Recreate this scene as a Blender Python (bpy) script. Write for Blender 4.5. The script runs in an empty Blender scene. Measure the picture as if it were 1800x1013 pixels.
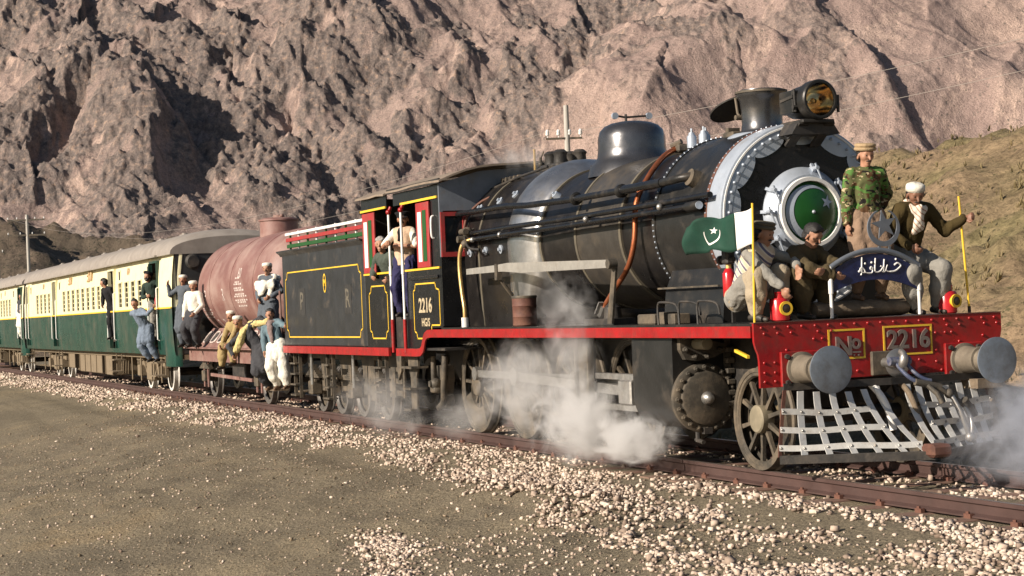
import bpy, math, random
import numpy as np
from mathutils import Vector, Matrix
R = math.radians
SC = bpy.context.scene
COL = SC.collection
random.seed(7)

# ------------------------------------------------------------------ camera
cam_d = bpy.data.cameras.new('camera')
cam = bpy.data.objects.new('camera', cam_d)
COL.objects.link(cam)
SC.camera = cam
CAM = Vector((16.2143, -10.7061, 1.8632))
YAW, PITCH, ROLL, FPX = .3751, .0093, -.0409, 3331.5
FW = Vector((-math.cos(YAW) * math.cos(PITCH), math.sin(YAW) * math.cos(PITCH), math.sin(PITCH)))
RT = Vector((math.sin(YAW), math.cos(YAW), 0))
UP = RT.cross(FW)
RT2 = RT * math.cos(ROLL) + UP * math.sin(ROLL)
UP2 = UP * math.cos(ROLL) - RT * math.sin(ROLL)
cam.matrix_world = Matrix(((RT2.x, UP2.x, -FW.x, CAM.x), (RT2.y, UP2.y, -FW.y, CAM.y), (RT2.z, UP2.z, -FW.z, CAM.z), (0, 0, 0, 1)))
cam_d.sensor_width = 36
cam_d.lens = FPX / 1800 * 36
cam_d.clip_start = .1
cam_d.clip_end = 6000

# ------------------------------------------------------------------ light
SUN_EL = R(25)
SUN_H = Vector((.17, -.985, 0)).normalized()
SUN = Vector((SUN_H.x * math.cos(SUN_EL), SUN_H.y * math.cos(SUN_EL), math.sin(SUN_EL)))
w = bpy.data.worlds.new('World')
SC.world = w
w.use_nodes = True
nt = w.node_tree
sky = nt.nodes.new('ShaderNodeTexSky')
sky.sky_type = 'NISHITA'
sky.sun_disc = False
sky.sun_elevation = SUN_EL
sky.sun_rotation = math.atan2(SUN.x, SUN.y)
nt.nodes['Background'].inputs['Strength'].default_value = .05
nt.links.new(sky.outputs[0], nt.nodes['Background'].inputs['Color'])
sd = bpy.data.lights.new('sun', 'SUN')
sd.energy = 5.0
sd.angle = R(.5)
sd.color = (1, .88, .745)
so = bpy.data.objects.new('sun', sd)
so.rotation_euler = SUN.to_track_quat('Z', 'Y').to_euler()
so.location = (20, -40, 30)
COL.objects.link(so)
SC.view_settings.view_transform = 'Standard'
SC.view_settings.look = 'None'
SC.view_settings.exposure = .58
SC.view_settings.gamma = 1
try:
    SC.cycles.volume_step_rate = 1.0
    SC.cycles.volume_max_steps = 160
    SC.cycles.volume_bounces = 3
    SC.cycles.max_bounces = 6
    SC.cycles.use_denoising = True
except Exception:
    pass

# ------------------------------------------------------------------ noise (numpy)
def _h(ix, iy, iz, s):
    n = (ix.astype(np.int64) * 374761393 + iy.astype(np.int64) * 668265263 + iz.astype(np.int64) * 2147483647 + s * 974634777) & 0xFFFFFFFF
    n = ((n ^ (n >> 13)) * 1274126177) & 0xFFFFFFFF
    n = ((n ^ (n >> 16)) * 2246822519) & 0xFFFFFFFF
    return ((n ^ (n >> 15)) & 0xFFFFFF).astype(np.float64) / 0x7FFFFF - 1.0

def vn2(x, y, s=0):
    ix, iy = np.floor(x), np.floor(y)
    fx, fy = x - ix, y - iy
    ux, uy = fx * fx * fx * (fx * (fx * 6 - 15) + 10), fy * fy * fy * (fy * (fy * 6 - 15) + 10)
    def g(a, b):
        an = _h(ix + a, iy + b, ix * 0, s) * math.pi
        return np.cos(an) * (fx - a) + np.sin(an) * (fy - b)
    a = g(0, 0) * (1 - ux) + g(1, 0) * ux
    b = g(0, 1) * (1 - ux) + g(1, 1) * ux
    return (a * (1 - uy) + b * uy) * 1.6

def vn3(x, y, z, s=0):
    ix, iy, iz = np.floor(x), np.floor(y), np.floor(z)
    fx, fy, fz = x - ix, y - iy, z - iz
    ux, uy, uz = fx * fx * (3 - 2 * fx), fy * fy * (3 - 2 * fy), fz * fz * (3 - 2 * fz)
    g = lambda a, b, c: _h(ix + a, iy + b, iz + c, s)
    a = (g(0, 0, 0) * (1 - ux) + g(1, 0, 0) * ux) * (1 - uy) + (g(0, 1, 0) * (1 - ux) + g(1, 1, 0) * ux) * uy
    b = (g(0, 0, 1) * (1 - ux) + g(1, 0, 1) * ux) * (1 - uy) + (g(0, 1, 1) * (1 - ux) + g(1, 1, 1) * ux) * uy
    return a * (1 - uz) + b * uz

def fbm(x, y, o=4, s=0, g=.5):
    t, a, f = 0, 1., 1.
    for i in range(o):
        t = t + a * vn2(x * f + 17.3 * i, y * f - 9.1 * i, s + i)
        a *= g; f *= 2.03
    return t

def ridged(x, y, o=5, s=0, g=.5):
    t, a, f, w_ = 0, 1., 1., 1.
    for i in range(o):
        n = 1 - np.abs(vn2(x * f + 31.7 * i, y * f + 5.3 * i, s + i)) * 1.25
        n = np.clip(n, 0, 1) ** 2
        t = t + a * n * w_
        w_ = np.clip(n * 1.6, 0, 1)
        a *= g; f *= 2.07
    return t

def sst(a, b, x):
    t = np.clip((x - a) / (b - a), 0, 1)
    return t * t * (3 - 2 * t)

# ------------------------------------------------------------------ object helpers
ORG = {}

def prop(o, label=None, cat=None, group=None, kind=None):
    if label: o['label'] = label
    if cat: o['category'] = cat
    if group: o['group'] = group
    if kind: o['kind'] = kind
    return o

def thing(name, loc, label, cat, group=None):
    o = bpy.data.objects.new(name, None)
    o.empty_display_size = .2
    COL.objects.link(o)
    o.location = loc
    ORG[o.name] = Vector(loc)
    return prop(o, label, cat, group)

def mesh_obj(name, verts, faces, m, parent=None, smooth=30, loc=None, mats=None, fmat=None):
    """verts in world coordinates; the object hangs under parent (origin of its thing)"""
    while parent is not None and parent.parent is not None and parent.parent.parent is not None:
        parent = parent.parent          # never a fourth level
    org = ORG[parent.name] if parent is not None else Vector(loc or (0, 0, 0))
    v = np.asarray(verts, dtype=np.float64).reshape(-1, 3) - np.array(org)
    me = bpy.data.meshes.new(name)
    if isinstance(faces, np.ndarray):
        nf, k = faces.shape
        me.vertices.add(len(v)); me.vertices.foreach_set('co', v.astype(np.float32).ravel())
        me.loops.add(nf * k); me.loops.foreach_set('vertex_index', faces.astype(np.int32).ravel())
        me.polygons.add(nf); me.polygons.foreach_set('loop_start', np.arange(0, nf * k, k, dtype=np.int32))
        me.update(calc_edges=True)
    else:
        me.from_pydata(v.tolist(), [], faces)
    for q in (mats or [m]):
        me.materials.append(q)
    if fmat is not None:
        me.polygons.foreach_set('material_index', np.asarray(fmat, dtype=np.int32))
    if smooth:
        me.polygons.foreach_set('use_smooth', np.ones(len(me.polygons), dtype=bool))
        if smooth < 180:
            me.set_sharp_from_angle(angle=R(smooth))
    me.update()
    o = bpy.data.objects.new(name, me)
    COL.objects.link(o)
    if parent is not None:
        o.parent = parent
    else:
        o.location = org
    ORG[o.name] = org
    return o

def copy_tree(o, parent=None, delta=None):
    c = o.copy()
    COL.objects.link(c)
    c.parent = parent
    if delta is not None:
        c.location = o.location + Vector(delta)
    ORG[c.name] = Vector(c.location) if parent is None else ORG[parent.name]
    for ch in [x for x in o.children]:
        copy_tree(ch, c)
    return c

class MB:
    def __init__(s): s.v, s.f = [], []
    def add(s, v, f):
        n = len(s.v)
        s.v += [tuple(p) for p in v]
        s.f += [tuple(i + n for i in q) for q in f]
        return s
    def box(s, x0, x1, y0, y1, z0, z1):
        return s.add([(x0, y0, z0), (x1, y0, z0), (x1, y1, z0), (x0, y1, z0), (x0, y0, z1), (x1, y0, z1), (x1, y1, z1), (x0, y1, z1)],
                     [(0, 3, 2, 1), (4, 5, 6, 7), (0, 1, 5, 4), (1, 2, 6, 5), (2, 3, 7, 6), (3, 0, 4, 7)])
    def bevbox(s, x0, x1, y0, y1, z0, z1, b=.02):
        """box with chamfered vertical profile (all 12 edges cut)"""
        c = [((x0 + x1) / 2, (y0 + y1) / 2, (z0 + z1) / 2)]
        h = ((x1 - x0) / 2, (y1 - y0) / 2, (z1 - z0) / 2)
        V, idx = [], {}
        for sx in (-1, 1):
            for sy in (-1, 1):
                for sz in (-1, 1):
                    for a in range(3):
                        p = [sx * (h[0] - b), sy * (h[1] - b), sz * (h[2] - b)]
                        sg = (sx, sy, sz)
                        p[a] = sg[a] * h[a]
                        idx[(sx, sy, sz, a)] = len(V)
                        V.append((c[0][0] + p[0], c[0][1] + p[1], c[0][2] + p[2]))
        F = []
        for a in range(3):
            o1, o2 = [(1, 2), (2, 0), (0, 1)][a]
            for sg in (-1, 1):
                q = []
                for u, t in ((-1, -1), (1, -1), (1, 1), (-1, 1)):
                    k = [0, 0, 0]; k[a] = sg; k[o1] = u; k[o2] = t
                    q.append(idx[(k[0], k[1], k[2], a)])
                F.append(tuple(q if sg > 0 else q[::-1]))
        for a in range(3):   # edges along axis a
            o1, o2 = [(1, 2), (2, 0), (0, 1)][a]
            for u in (-1, 1):
                for t in (-1, 1):
                    k1 = [0, 0, 0]; k1[a] = -1; k1[o1] = u; k1[o2] = t
                    k2 = list(k1); k2[a] = 1
                    q = [idx[(*k1, o1)], idx[(*k2, o1)], idx[(*k2, o2)], idx[(*k1, o2)]]
                    F.append(tuple(q if u * t < 0 else q[::-1]))
        for sx in (-1, 1):
            for sy in (-1, 1):
                for sz in (-1, 1):
                    q = [idx[(sx, sy, sz, 0)], idx[(sx, sy, sz, 1)], idx[(sx, sy, sz, 2)]]
                    F.append(tuple(q if sx * sy * sz > 0 else q[::-1]))
        return s.add(V, F)
    def obox(s, a, b, wd, th, up=(0, 0, 1)):
        """bar from a to b; wd across (perp. to up), th along up-ish"""
        a, b = Vector(a), Vector(b)
        d = (b - a).normalized(); u = Vector(up)
        sd_ = d.cross(u)
        if sd_.length < 1e-4: sd_ = d.cross(Vector((1, 0, 0)))
        sd_.normalize(); u = sd_.cross(d)
        V = []
        for p in (a, b):
            for i, j in ((-1, -1), (1, -1), (1, 1), (-1, 1)):
                V.append(p + sd_ * (i * wd / 2) + u * (j * th / 2))
        return s.add(V, [(3, 2, 1, 0), (4, 5, 6, 7), (0, 1, 5, 4), (1, 2, 6, 5), (2, 3, 7, 6), (3, 0, 4, 7)])
    def cyl(s, a, b, r0, r1=None, n=16, caps=True):
        return s.prof(a, b, [(0, r0), (1, r0 if r1 is None else r1)], n, caps)
    def prof(s, a, b, pr, n=24, caps=True, ph=0):
        """lathe round the axis a->b: pr = [(t along the axis 0..1, radius)]"""
        a, b = Vector(a), Vector(b)
        d = (b - a)
        dn = d.normalized()
        u = dn.orthogonal().normalized() if abs(dn.z) > .99 or abs(dn.z) > .01 else Vector((0, 0, 1))
        u = (u - dn * u.dot(dn)).normalized()
        t = dn.cross(u)
        V, F = [], []
        for k, (q, r) in enumerate(pr):
            for i in range(n):
                an = 2 * math.pi * i / n + ph
                V.append(a + d * q + u * (math.cos(an) * r) + t * (math.sin(an) * r))
        for k in range(len(pr) - 1):
            for i in range(n):
                j = (i + 1) % n
                F.append((k * n + i, k * n + j, (k + 1) * n + j, (k + 1) * n + i))
        if caps:
            if pr[0][1] > 1e-5: F.append(tuple(reversed(range(n))))
            if pr[-1][1] > 1e-5: F.append(tuple((len(pr) - 1) * n + i for i in range(n)))
        return s.add(V, F)
    def tube(s, pts, r, n=8, closed=False):
        P = [Vector(p) for p in pts]
        V, F = [], []
        m = len(P)
        prev = None
        rr = r if isinstance(r, (list, tuple)) else [r] * m
        for k in range(m):
            if closed: d = P[(k + 1) % m] - P[k - 1]
            else: d = P[min(k + 1, m - 1)] - P[max(k - 1, 0)]
            d.normalize()
            if prev is None: u = d.orthogonal().normalized()
            else:
                u = prev - d * prev.dot(d)
                u = u.normalized() if u.length > 1e-5 else d.orthogonal().normalized()
            prev = u
            t = d.cross(u)
            for i in range(n):
                an = 2 * math.pi * i / n
                V.append(P[k] + (u * math.cos(an) + t * math.sin(an)) * rr[k])
        for k in range(m if closed else m - 1):
            k2 = (k + 1) % m
            for i in range(n):
                j = (i + 1) % n
                F.append((k * n + i, k * n + j, k2 * n + j, k2 * n + i))
        if not closed:
            F.append(tuple(reversed(range(n)))); F.append(tuple((m - 1) * n + i for i in range(n)))
        return s.add(V, F)
    def prism(s, poly, ax, d0, d1):
        """poly in the other two axes (x: (y,z), y: (x,z), z: (x,y)); fan caps as one ngon"""
        def P(p, d): return {'x': (d, p[0], p[1]), 'y': (p[0], d, p[1]), 'z': (p[0], p[1], d)}[ax]
        n = len(poly)
        V = [P(p, d0) for p in poly] + [P(p, d1) for p in poly]
        F = [tuple(range(n)), tuple(reversed(range(n, 2 * n)))] + [(i, i + n, (i + 1) % n + n, (i + 1) % n) for i in range(n)]
        return s.add(V, F)
    def strip(s, pa, pb):
        """ribbon between two polylines"""
        n = len(pa)
        return s.add(list(pa) + list(pb), [(i, i + 1, n + i + 1, n + i) for i in range(n - 1)])
    def loft(s, secs, closed=True, caps=True):
        n = len(secs[0]); V = []; F = []
        for q in secs: V += list(q)
        for k in range(len(secs) - 1):
            for i in range(n if closed else n - 1):
                j = (i + 1) % n
                F.append((k * n + i, k * n + j, (k + 1) * n + j, (k + 1) * n + i))
        if caps: F.append(tuple(reversed(range(n)))); F.append(tuple((len(secs) - 1) * n + i for i in range(n)))
        return s.add(V, F)
    def dome(s, c, ax, r, n=10, rings=4, h=None):
        """half ball on a surface (rivet, cap)"""
        c, ax = Vector(c), Vector(ax).normalized()
        h = h or r
        pr = [(math.sin(k / rings * math.pi / 2), r * math.cos(k / rings * math.pi / 2)) for k in range(rings)] + [(1, 1e-4)]
        return s.prof(c, c + ax * h, pr, n, caps=False)
    def ball(s, c, r, n=12, rings=8):
        c = Vector(c)
        pr = [((1 - math.cos(k / rings * math.pi)) / 2, max(1e-4, r * math.sin(k / rings * math.pi))) for k in range(rings + 1)]
        return s.prof(c - Vector((0, 0, r)), c + Vector((0, 0, r)), pr, n, caps=False)
    def build(s, name, m, parent=None, smooth=30, loc=None, fix=True):
        o = mesh_obj(name, s.v, s.f, m, parent, smooth, loc)
        if fix:
            import bmesh
            bm = bmesh.new(); bm.from_mesh(o.data)
            bmesh.ops.recalc_face_normals(bm, faces=bm.faces)
            bm.to_mesh(o.data); bm.free()
        return o

# ------------------------------------------------------------------ materials
MATS = {}

def mat(name, col, rough=.5, metal=0., var=.15, scale=6., dirt=None, dirt_amt=.0, dirt_scale=3., bump=0., bscale=40., rvar=.12, spec=.5, coat=0.):
    if name in MATS: return MATS[name]
    m = bpy.data.materials.new(name); m.use_nodes = True
    N, L = m.node_tree.nodes, m.node_tree.links
    b = N['Principled BSDF']
    tc = N.new('ShaderNodeTexCoord')
    def noise(sc, det=5, ro=.6):
        n = N.new('ShaderNodeTexNoise'); n.inputs['Scale'].default_value = sc; n.inputs['Detail'].default_value = det; n.inputs['Roughness'].default_value = ro
        L.new(tc.outputs['Object'], n.inputs['Vector']); return n
    n1 = noise(scale)
    rmp = N.new('ShaderNodeValToRGB')
    rmp.color_ramp.elements[0].position = .28; rmp.color_ramp.elements[1].position = .72
    rmp.color_ramp.elements[0].color = (*[max(0, c * (1 - var)) for c in col], 1)
    rmp.color_ramp.elements[1].color = (*[min(1, c * (1 + var)) for c in col], 1)
    L.new(n1.outputs['Fac'], rmp.inputs['Fac'])
    out = rmp.outputs['Color']
    n2 = noise(dirt_scale, 8, .7)
    if dirt and dirt_amt > 0:
        mr = N.new('ShaderNodeMapRange')
        mr.inputs['From Min'].default_value = .62 - .42 * dirt_amt; mr.inputs['From Max'].default_value = .95 - .42 * dirt_amt
        L.new(n2.outputs['Fac'], mr.inputs['Value'])
        mx = N.new('ShaderNodeMix'); mx.data_type = 'RGBA'
        L.new(mr.outputs[0], mx.inputs['Factor']); L.new(out, mx.inputs['A']); mx.inputs['B'].default_value = (*dirt, 1)
        out = mx.outputs['Result']
    L.new(out, b.inputs['Base Color'])
    mr2 = N.new('ShaderNodeMapRange')
    mr2.inputs['From Min'].default_value = .3; mr2.inputs['From Max'].default_value = .7
    mr2.inputs['To Min'].default_value = max(.02, rough - rvar); mr2.inputs['To Max'].default_value = min(1, rough + rvar)
    L.new(n2.outputs['Fac'], mr2.inputs['Value']); L.new(mr2.outputs[0], b.inputs['Roughness'])
    b.inputs['Metallic'].default_value = metal
    b.inputs['Specular IOR Level'].default_value = spec
    if coat: b.inputs['Coat Weight'].default_value = coat; b.inputs['Coat Roughness'].default_value = .15
    if bump > 0:
        n3 = noise(bscale, 6, .65)
        bp = N.new('ShaderNodeBump'); bp.inputs['Strength'].default_value = 1.; bp.inputs['Distance'].default_value = bump
        L.new(n3.outputs['Fac'], bp.inputs['Height']); L.new(bp.outputs[0], b.inputs['Normal'])
    MATS[name] = m
    return m

DUST = (.20, .155, .105)
SOOT = (.012, .011, .010)
band_m = mat('dusty_olive_band', (.115, .10, .072), .6, 0, .2, 5, (.05, .045, .04), .3, 3)
black = mat('black_paint', (.010, .010, .011), .28, 0, .35, 5, (.11, .09, .07), .10, 2.5, .0015, 30, .14, spec=.32)
black_dusty = mat('black_dusty_paint', (.018, .0175, .0165), .36, 0, .3, 4, (.10, .08, .06), .20, 2.0, .002, 25, spec=.32)
black_gloss = mat('black_gloss_paint', (.009, .0095, .011), .25, 0, .3, 4, (.10, .085, .065), .08, 2.2, .001, 18, .08, spec=.32)
lagging = mat('dark_lagging_steel', (.014, .0125, .012), .34, .15, .3, 5, (.06, .05, .04), .25, 2.0, .002, 12, spec=.32)
lagging_grey = mat('grey_dusty_lagging', (.055, .050, .044), .40, .2, .22, 5, (.13, .105, .075), .30, 2.2, .002, 15, spec=.32)
polished = mat('polished_steel', (.46, .46, .46), .33, .92, .25, 4, (.16, .14, .12), .25, 2.5, .001, 12, .10)
dome_m = mat('dark_polished_dome', (.13, .13, .135), .27, .8, .25, 4, (.10, .09, .08), .22, 2.5, .001, 14, .08)
casing_m = mat('dusty_buffer_casing', (.17, .145, .11), .65, .1, .3, 7, (.10, .08, .06), .3, 5, .003, 30)
steel = mat('worn_steel', (.38, .37, .35), .42, .8, .25, 9, (.20, .15, .10), .25, 4, .002, 30)
grey_iron = mat('dusty_iron', (.075, .067, .055), .62, .15, .3, 6, DUST, .45, 3, .004, 30, spec=.32)
dark_iron = mat('dark_iron', (.030, .028, .026), .6, .1, .3, 6, (.10, .08, .06), .35, 3, .004, 30)
silver = mat('silver_paint', (.40, .45, .52), .36, .30, .12, 5, (.25, .22, .18), .12, 4, .002, 30)
white_p = mat('white_paint', (.78, .77, .74), .45, 0, .08, 6, (.35, .30, .24), .12, 4, .001, 40)
red = mat('red_paint', (.31, .008, .010), .36, 0, .22, 5, (.12, .035, .025), .36, 6, .003, 22)
red_dull = mat('red_dull_paint', (.34, .03, .03), .5, 0, .2, 5, (.14, .08, .06), .25, 4)
yellow = mat('yellow_paint', (.78, .50, .04), .45, 0, .12, 8, (.4, .28, .08), .15, 5)
green_p = mat('green_paint', (.012, .080, .016), .35, 0, .12, 6)
green_flag = mat('green_cloth', (.004, .040, .024), .85, 0, .2, 4, bump=.003, bscale=60)
white_cloth = mat('white_cloth', (.78, .77, .74), .9, 0, .08, 6, bump=.002, bscale=70)
rust = mat('rusty_steel', (.115, .048, .034), .72, .1, .3, 8, (.20, .10, .06), .35, 5, .004, 40)
rail_m = mat('rusty_rail_steel', (.080, .046, .040), .6, .2, .22, 3, (.08, .05, .045), .3, 1.2, .003, 50)
rail_top = mat('worn_rail_head', (.30, .25, .22), .35, .7, .2, 3)
copper = mat('copper_pipe', (.50, .16, .07), .38, .8, .2, 6, (.18, .09, .06), .25, 5)
brass = mat('brass_pipe', (.62, .42, .17), .4, .8, .2, 6, (.3, .2, .1), .2, 5)
timber = mat('weathered_timber', (.16, .12, .08), .85, 0, .35, 3, (.26, .21, .15), .35, 6, .012, 18)
blue_p = mat('dark_blue_enamel', (.012, .018, .075), .3, 0, .3, 12, (.05, .06, .12), .2, 9, .002, 30)
grey_paint = mat('grey_metal_paint', (.17, .19, .22), .45, .3, .15, 6, DUST, .15, 4)
tan_roof = mat('tan_roof_canvas', (.24, .19, .145), .85, 0, .2, 2, (.12, .10, .08), .3, 2.5, .006, 9)
glass_m = mat('dark_glass', (.02, .025, .03), .08, 0, .1, 5, rvar=.03)
sleeper_m = mat('rusty_steel_sleeper', (.17, .10, .075), .75, 0, .25, 6, (.22, .17, .12), .4, 4, .004, 30)
# ================================================================== terrain
def grid_mesh(name, X, Y, Z, m, kind='structure', attr=None, smooth=180):
    ny, nx = X.shape
    V = np.stack([X, Y, Z], -1).reshape(-1, 3)
    i = np.arange(nx - 1)[None, :] + nx * np.arange(ny - 1)[:, None]
    F = np.stack([i, i + 1, i + nx + 1, i + nx], -1).reshape(-1, 4)
    o = mesh_obj(name, V, F, m, None, smooth)
    for k, a in (attr or {}).items():
        at = o.data.attributes.new(k, 'FLOAT', 'POINT')
        at.data.foreach_set('value', a.astype(np.float32).ravel())
    o['kind'] = kind
    return o

FH = Vector((FW.x, FW.y, 0)).normalized()

def terrain_mat(name, cols, scales, bump, bs, attr=None, attr_cols=None, rough=.95, specks=None, mottle=None, attr2=None):
    """cols: ramp stops [(pos, rgb)] on a mixed noise; attr mixes towards attr_cols by a stored rock mask"""
    m = bpy.data.materials.new(name); m.use_nodes = True
    N, L = m.node_tree.nodes, m.node_tree.links
    b = N['Principled BSDF']
    b.inputs['Specular IOR Level'].default_value = .15
    b.inputs['Roughness'].default_value = rough
    g = N.new('ShaderNodeNewGeometry')
    def noise(sc, det=8, ro=.65):
        n = N.new('ShaderNodeTexNoise'); n.inputs['Scale'].default_value = sc; n.inputs['Detail'].default_value = det; n.inputs['Roughness'].default_value = ro
        L.new(g.outputs['Position'], n.inputs['Vector']); return n
    def ramp(fac, st):
        r = N.new('ShaderNodeValToRGB'); e = r.color_ramp.elements
        e[0].position, e[0].color = st[0][0], (*st[0][1], 1)
        e[1].position, e[1].color = st[-1][0], (*st[-1][1], 1)
        for p, c in st[1:-1]:
            q = e.new(p); q.color = (*c, 1)
        L.new(fac, r.inputs['Fac']); return r.outputs['Color']
    def mix(f, a, c, mode='MIX'):
        x = N.new('ShaderNodeMix'); x.data_type = 'RGBA'; x.blend_type = mode
        if isinstance(f, float): x.inputs['Factor'].default_value = f
        else: L.new(f, x.inputs['Factor'])
        L.new(a, x.inputs['A'])
        if isinstance(c, tuple): x.inputs['B'].default_value = (*c, 1)
        else: L.new(c, x.inputs['B'])
        return x.outputs['Result']
    n1, n2 = noise(scales[0]), noise(scales[1])
    c = ramp(n1.outputs['Fac'], cols)
    if attr:
        at = N.new('ShaderNodeAttribute'); at.attribute_name = attr
        c2 = ramp(n2.outputs['Fac'], attr_cols)
        c = mix(at.outputs['Fac'], c, c2)
    if attr2:
        a2 = N.new('ShaderNodeAttribute'); a2.attribute_name = attr2[0]
        c = mix(a2.outputs['Fac'], c, attr2[1])
    d = ramp(n2.outputs['Fac'], [(.3, (.55, .55, .55)), (.5, (1, 1, 1)), (.75, (1.0, 1.0, 1.0))])
    c = mix(.5, c, d, 'MULTIPLY')
    if mottle:
        nm = noise(mottle[0], 5, .85)
        c = mix(1.0, c, ramp(nm.outputs['Fac'], [(.38, (mottle[1],) * 3), (.50, (.95, .95, .95)), (.62, (mottle[2],) * 3)]), 'MULTIPLY')
    if specks:
        for sc, th, colr in specks:
            n3 = noise(sc, 3, .7)
            mr = N.new('ShaderNodeMapRange'); mr.inputs['From Min'].default_value = th; mr.inputs['From Max'].default_value = th + .06
            L.new(n3.outputs['Fac'], mr.inputs['Value'])
            c = mix(mr.outputs[0], c, colr)
    L.new(c, b.inputs['Base Color'])
    n4 = noise(bs, 10, .7)
    bp = N.new('ShaderNodeBump'); bp.inputs['Strength'].default_value = 1.; bp.inputs['Distance'].default_value = bump
    L.new(n4.outputs['Fac'], bp.inputs['Height']); L.new(bp.outputs[0], b.inputs['Normal'])
    return m

# ---- the mountain face across the valley
V0, ZB, SLP = 620., 24., .66
def img_sv(px, py):
    s = (px - 900) / FPX
    e = (537.5 - .0409 * (px - 900) - py) / FPX
    v = (SLP * V0 - ZB + 1.86) / (SLP - e)
    return s * v, v

def spur_field(U, V, spurs):
    h = np.zeros_like(U); rk = np.zeros_like(U)
    for pts, hh, wl, wr, rock in spurs:
        P = [img_sv(*p) for p in pts]
        best = np.full(U.shape, 1e9); side = np.zeros(U.shape); tt = np.zeros(U.shape)
        n = len(P) - 1
        for i in range(n):
            ax, ay = P[i]; bx, by = P[i + 1]
            dx, dy = bx - ax, by - ay
            t = np.clip(((U - ax) * dx + (V - ay) * dy) / (dx * dx + dy * dy), 0, 1)
            qx, qy = U - ax - t * dx, V - ay - t * dy
            d = np.hypot(qx, qy)
            k = d < best
            best = np.where(k, d, best)
            side = np.where(k, qx, side)
            tt = np.where(k, (i + t) / n, tt)
        wd = np.where(side > 0, wr, wl * .75)
        q = np.clip(1 - best / wd, 0, 1)
        env = np.clip(np.minimum(tt * 4 + .35, (1 - tt) * 3 + .5), 0, 1)
        c = hh * (q * q * (3 - 2 * q) * .5 + q * .5) * env
        h = np.maximum(h, c) + np.minimum(h, c) * .35
        rk = np.maximum(rk, np.clip(q * 1.6, 0, 1) * rock)
    return h, rk

SPURS = [
    ([(-60, 30), (20, 38), (85, 62), (110, 95)], 14, 45, 16, 1),
    ([(100, 90), (160, 84), (172, 110), (168, 165), (150, 200)], 18, 50, 11, 1),
    ([(250, 88), (290, 70), (335, 84), (350, 118), (362, 160)], 16, 45, 10, 1),
    ([(375, 110), (420, 95), (480, 104), (552, 126), (622, 148), (632, 180), (650, 220)], 20, 40, 12, 1),
    ([(520, 180), (560, 176), (610, 212), (640, 250), (668, 300)], 18, 40, 12, 1),
    ([(425, 168), (470, 205), (512, 242), (545, 300), (580, 340)], 19, 42, 11, 1),
    ([(-80, 150), (0, 172), (45, 208), (76, 262), (90, 300)], 22, 55, 12, 1),
    ([(90, 262), (140, 232), (190, 216), (240, 240), (276, 280), (288, 350), (292, 430)], 26, 50, 13, 1),
    ([(250, 250), (300, 262), (335, 300), (352, 352)], 14, 35, 9, 1),
    ([(205, 160), (240, 150), (262, 190), (268, 230)], 13, 36, 9, .9),
    ([(340, 190), (400, 180), (440, 225), (470, 290), (500, 330)], 14, 36, 10, .8),
    ([(640, 132), (690, 125), (742, 150), (765, 190), (790, 215)], 14, 50, 13, .9),
    ([(640, 170), (700, 185), (720, 225), (700, 270)], 10, 30, 10, .9),
    ([(500, -30), (560, 10), (600, 60), (640, 110)], 15, 50, 10, .4),
    ([(650, -60), (690, 10), (760, 70), (820, 130), (850, 150)], 14, 60, 8, .25),
    ([(800, 60), (850, 92), (838, 130), (818, 165)], 9, 40, 9, .2),
    ([(930, 165), (985, 95), (1050, 85), (1110, 98), (1140, 130), (1175, 170)], 22, 55, 20, .55),
    ([(1070, -40), (1105, 12), (1150, 30), (1200, 62), (1235, 100), (1300, 140)], 20, 50, 12, .9),
    ([(1230, -50), (1262, 10), (1272, 60), (1330, 120), (1420, 180)], 16, 45, 10, .6),
    ([(1330, 10), (1392, 35), (1440, 62), (1462, 92), (1560, 190), (1650, 280)], 20, 60, 13, .7),
    ([(1400, -60), (1428, -10), (1440, 30)], 20, 50, 10, .9),
    ([(1500, -40), (1600, 40), (1720, 120), (1850, 200)], 15, 110, 60, .1),
    ([(1000, 250), (1060, 190), (1120, 230), (1180, 270)], 9, 40, 20, .3),
    ([(850, 230), (910, 185), (950, 205), (990, 245)], 11, 30, 16, .6),
    ([(480, 330), (560, 300), (640, 320), (700, 300)], 9, 40, 30, .1),
    ([(820, -30), (900, 10), (960, 60), (1000, 90)], 12, 60, 14, .35),
]
nrow = 430
s_ = np.concatenate([np.linspace(-.62, -.29, 70, endpoint=False), np.linspace(-.29, .29, 740), np.linspace(.29, .85, 110)[1:]])
v_ = np.concatenate([np.linspace(330, 590, 40, endpoint=False), np.linspace(590, 850, nrow - 40)])
S_, Vv = np.meshgrid(s_, v_)
U = S_ * Vv
wx = 5 * fbm(U / 45, Vv / 45, 3, 11); wy = 5 * fbm(U / 45, Vv / 45, 3, 23)
jx, jy = fbm(U / 5, Vv / 5, 3, 31, .6), fbm(U / 5, Vv / 5, 3, 37, .6)
Uw, Vw = U + wx + .6 * jx, Vv + wy + .6 * jy
base = np.where(Vv > V0, ZB + SLP * (Vv - V0), ZB * np.clip((Vv - 340) / (V0 - 340), 0, 1) ** 2.2)
sp, rk = spur_field(Uw, Vw, SPURS)
left = 1 - sst(-.03, .10, S_ - .0002 * (Vv - 700))      # craggy left, smooth scree to the right
on = sst(560, 650, Vv)
big = fbm(U / 110, Vv / 110, 3, 5)
# gullies combed down the fall line
A1 = Uw * .80 + Vw * .60; B1 = -Uw * .60 + Vw * .80
A2 = Uw * .86 - Vw * .50; B2 = Uw * .50 + Vw * .86
g1 = ridged(A1 / 30, B1 / 150, 4, 51, .5)
g2 = ridged(A2 / 24, B2 / 200, 4, 71, .5)
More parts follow.
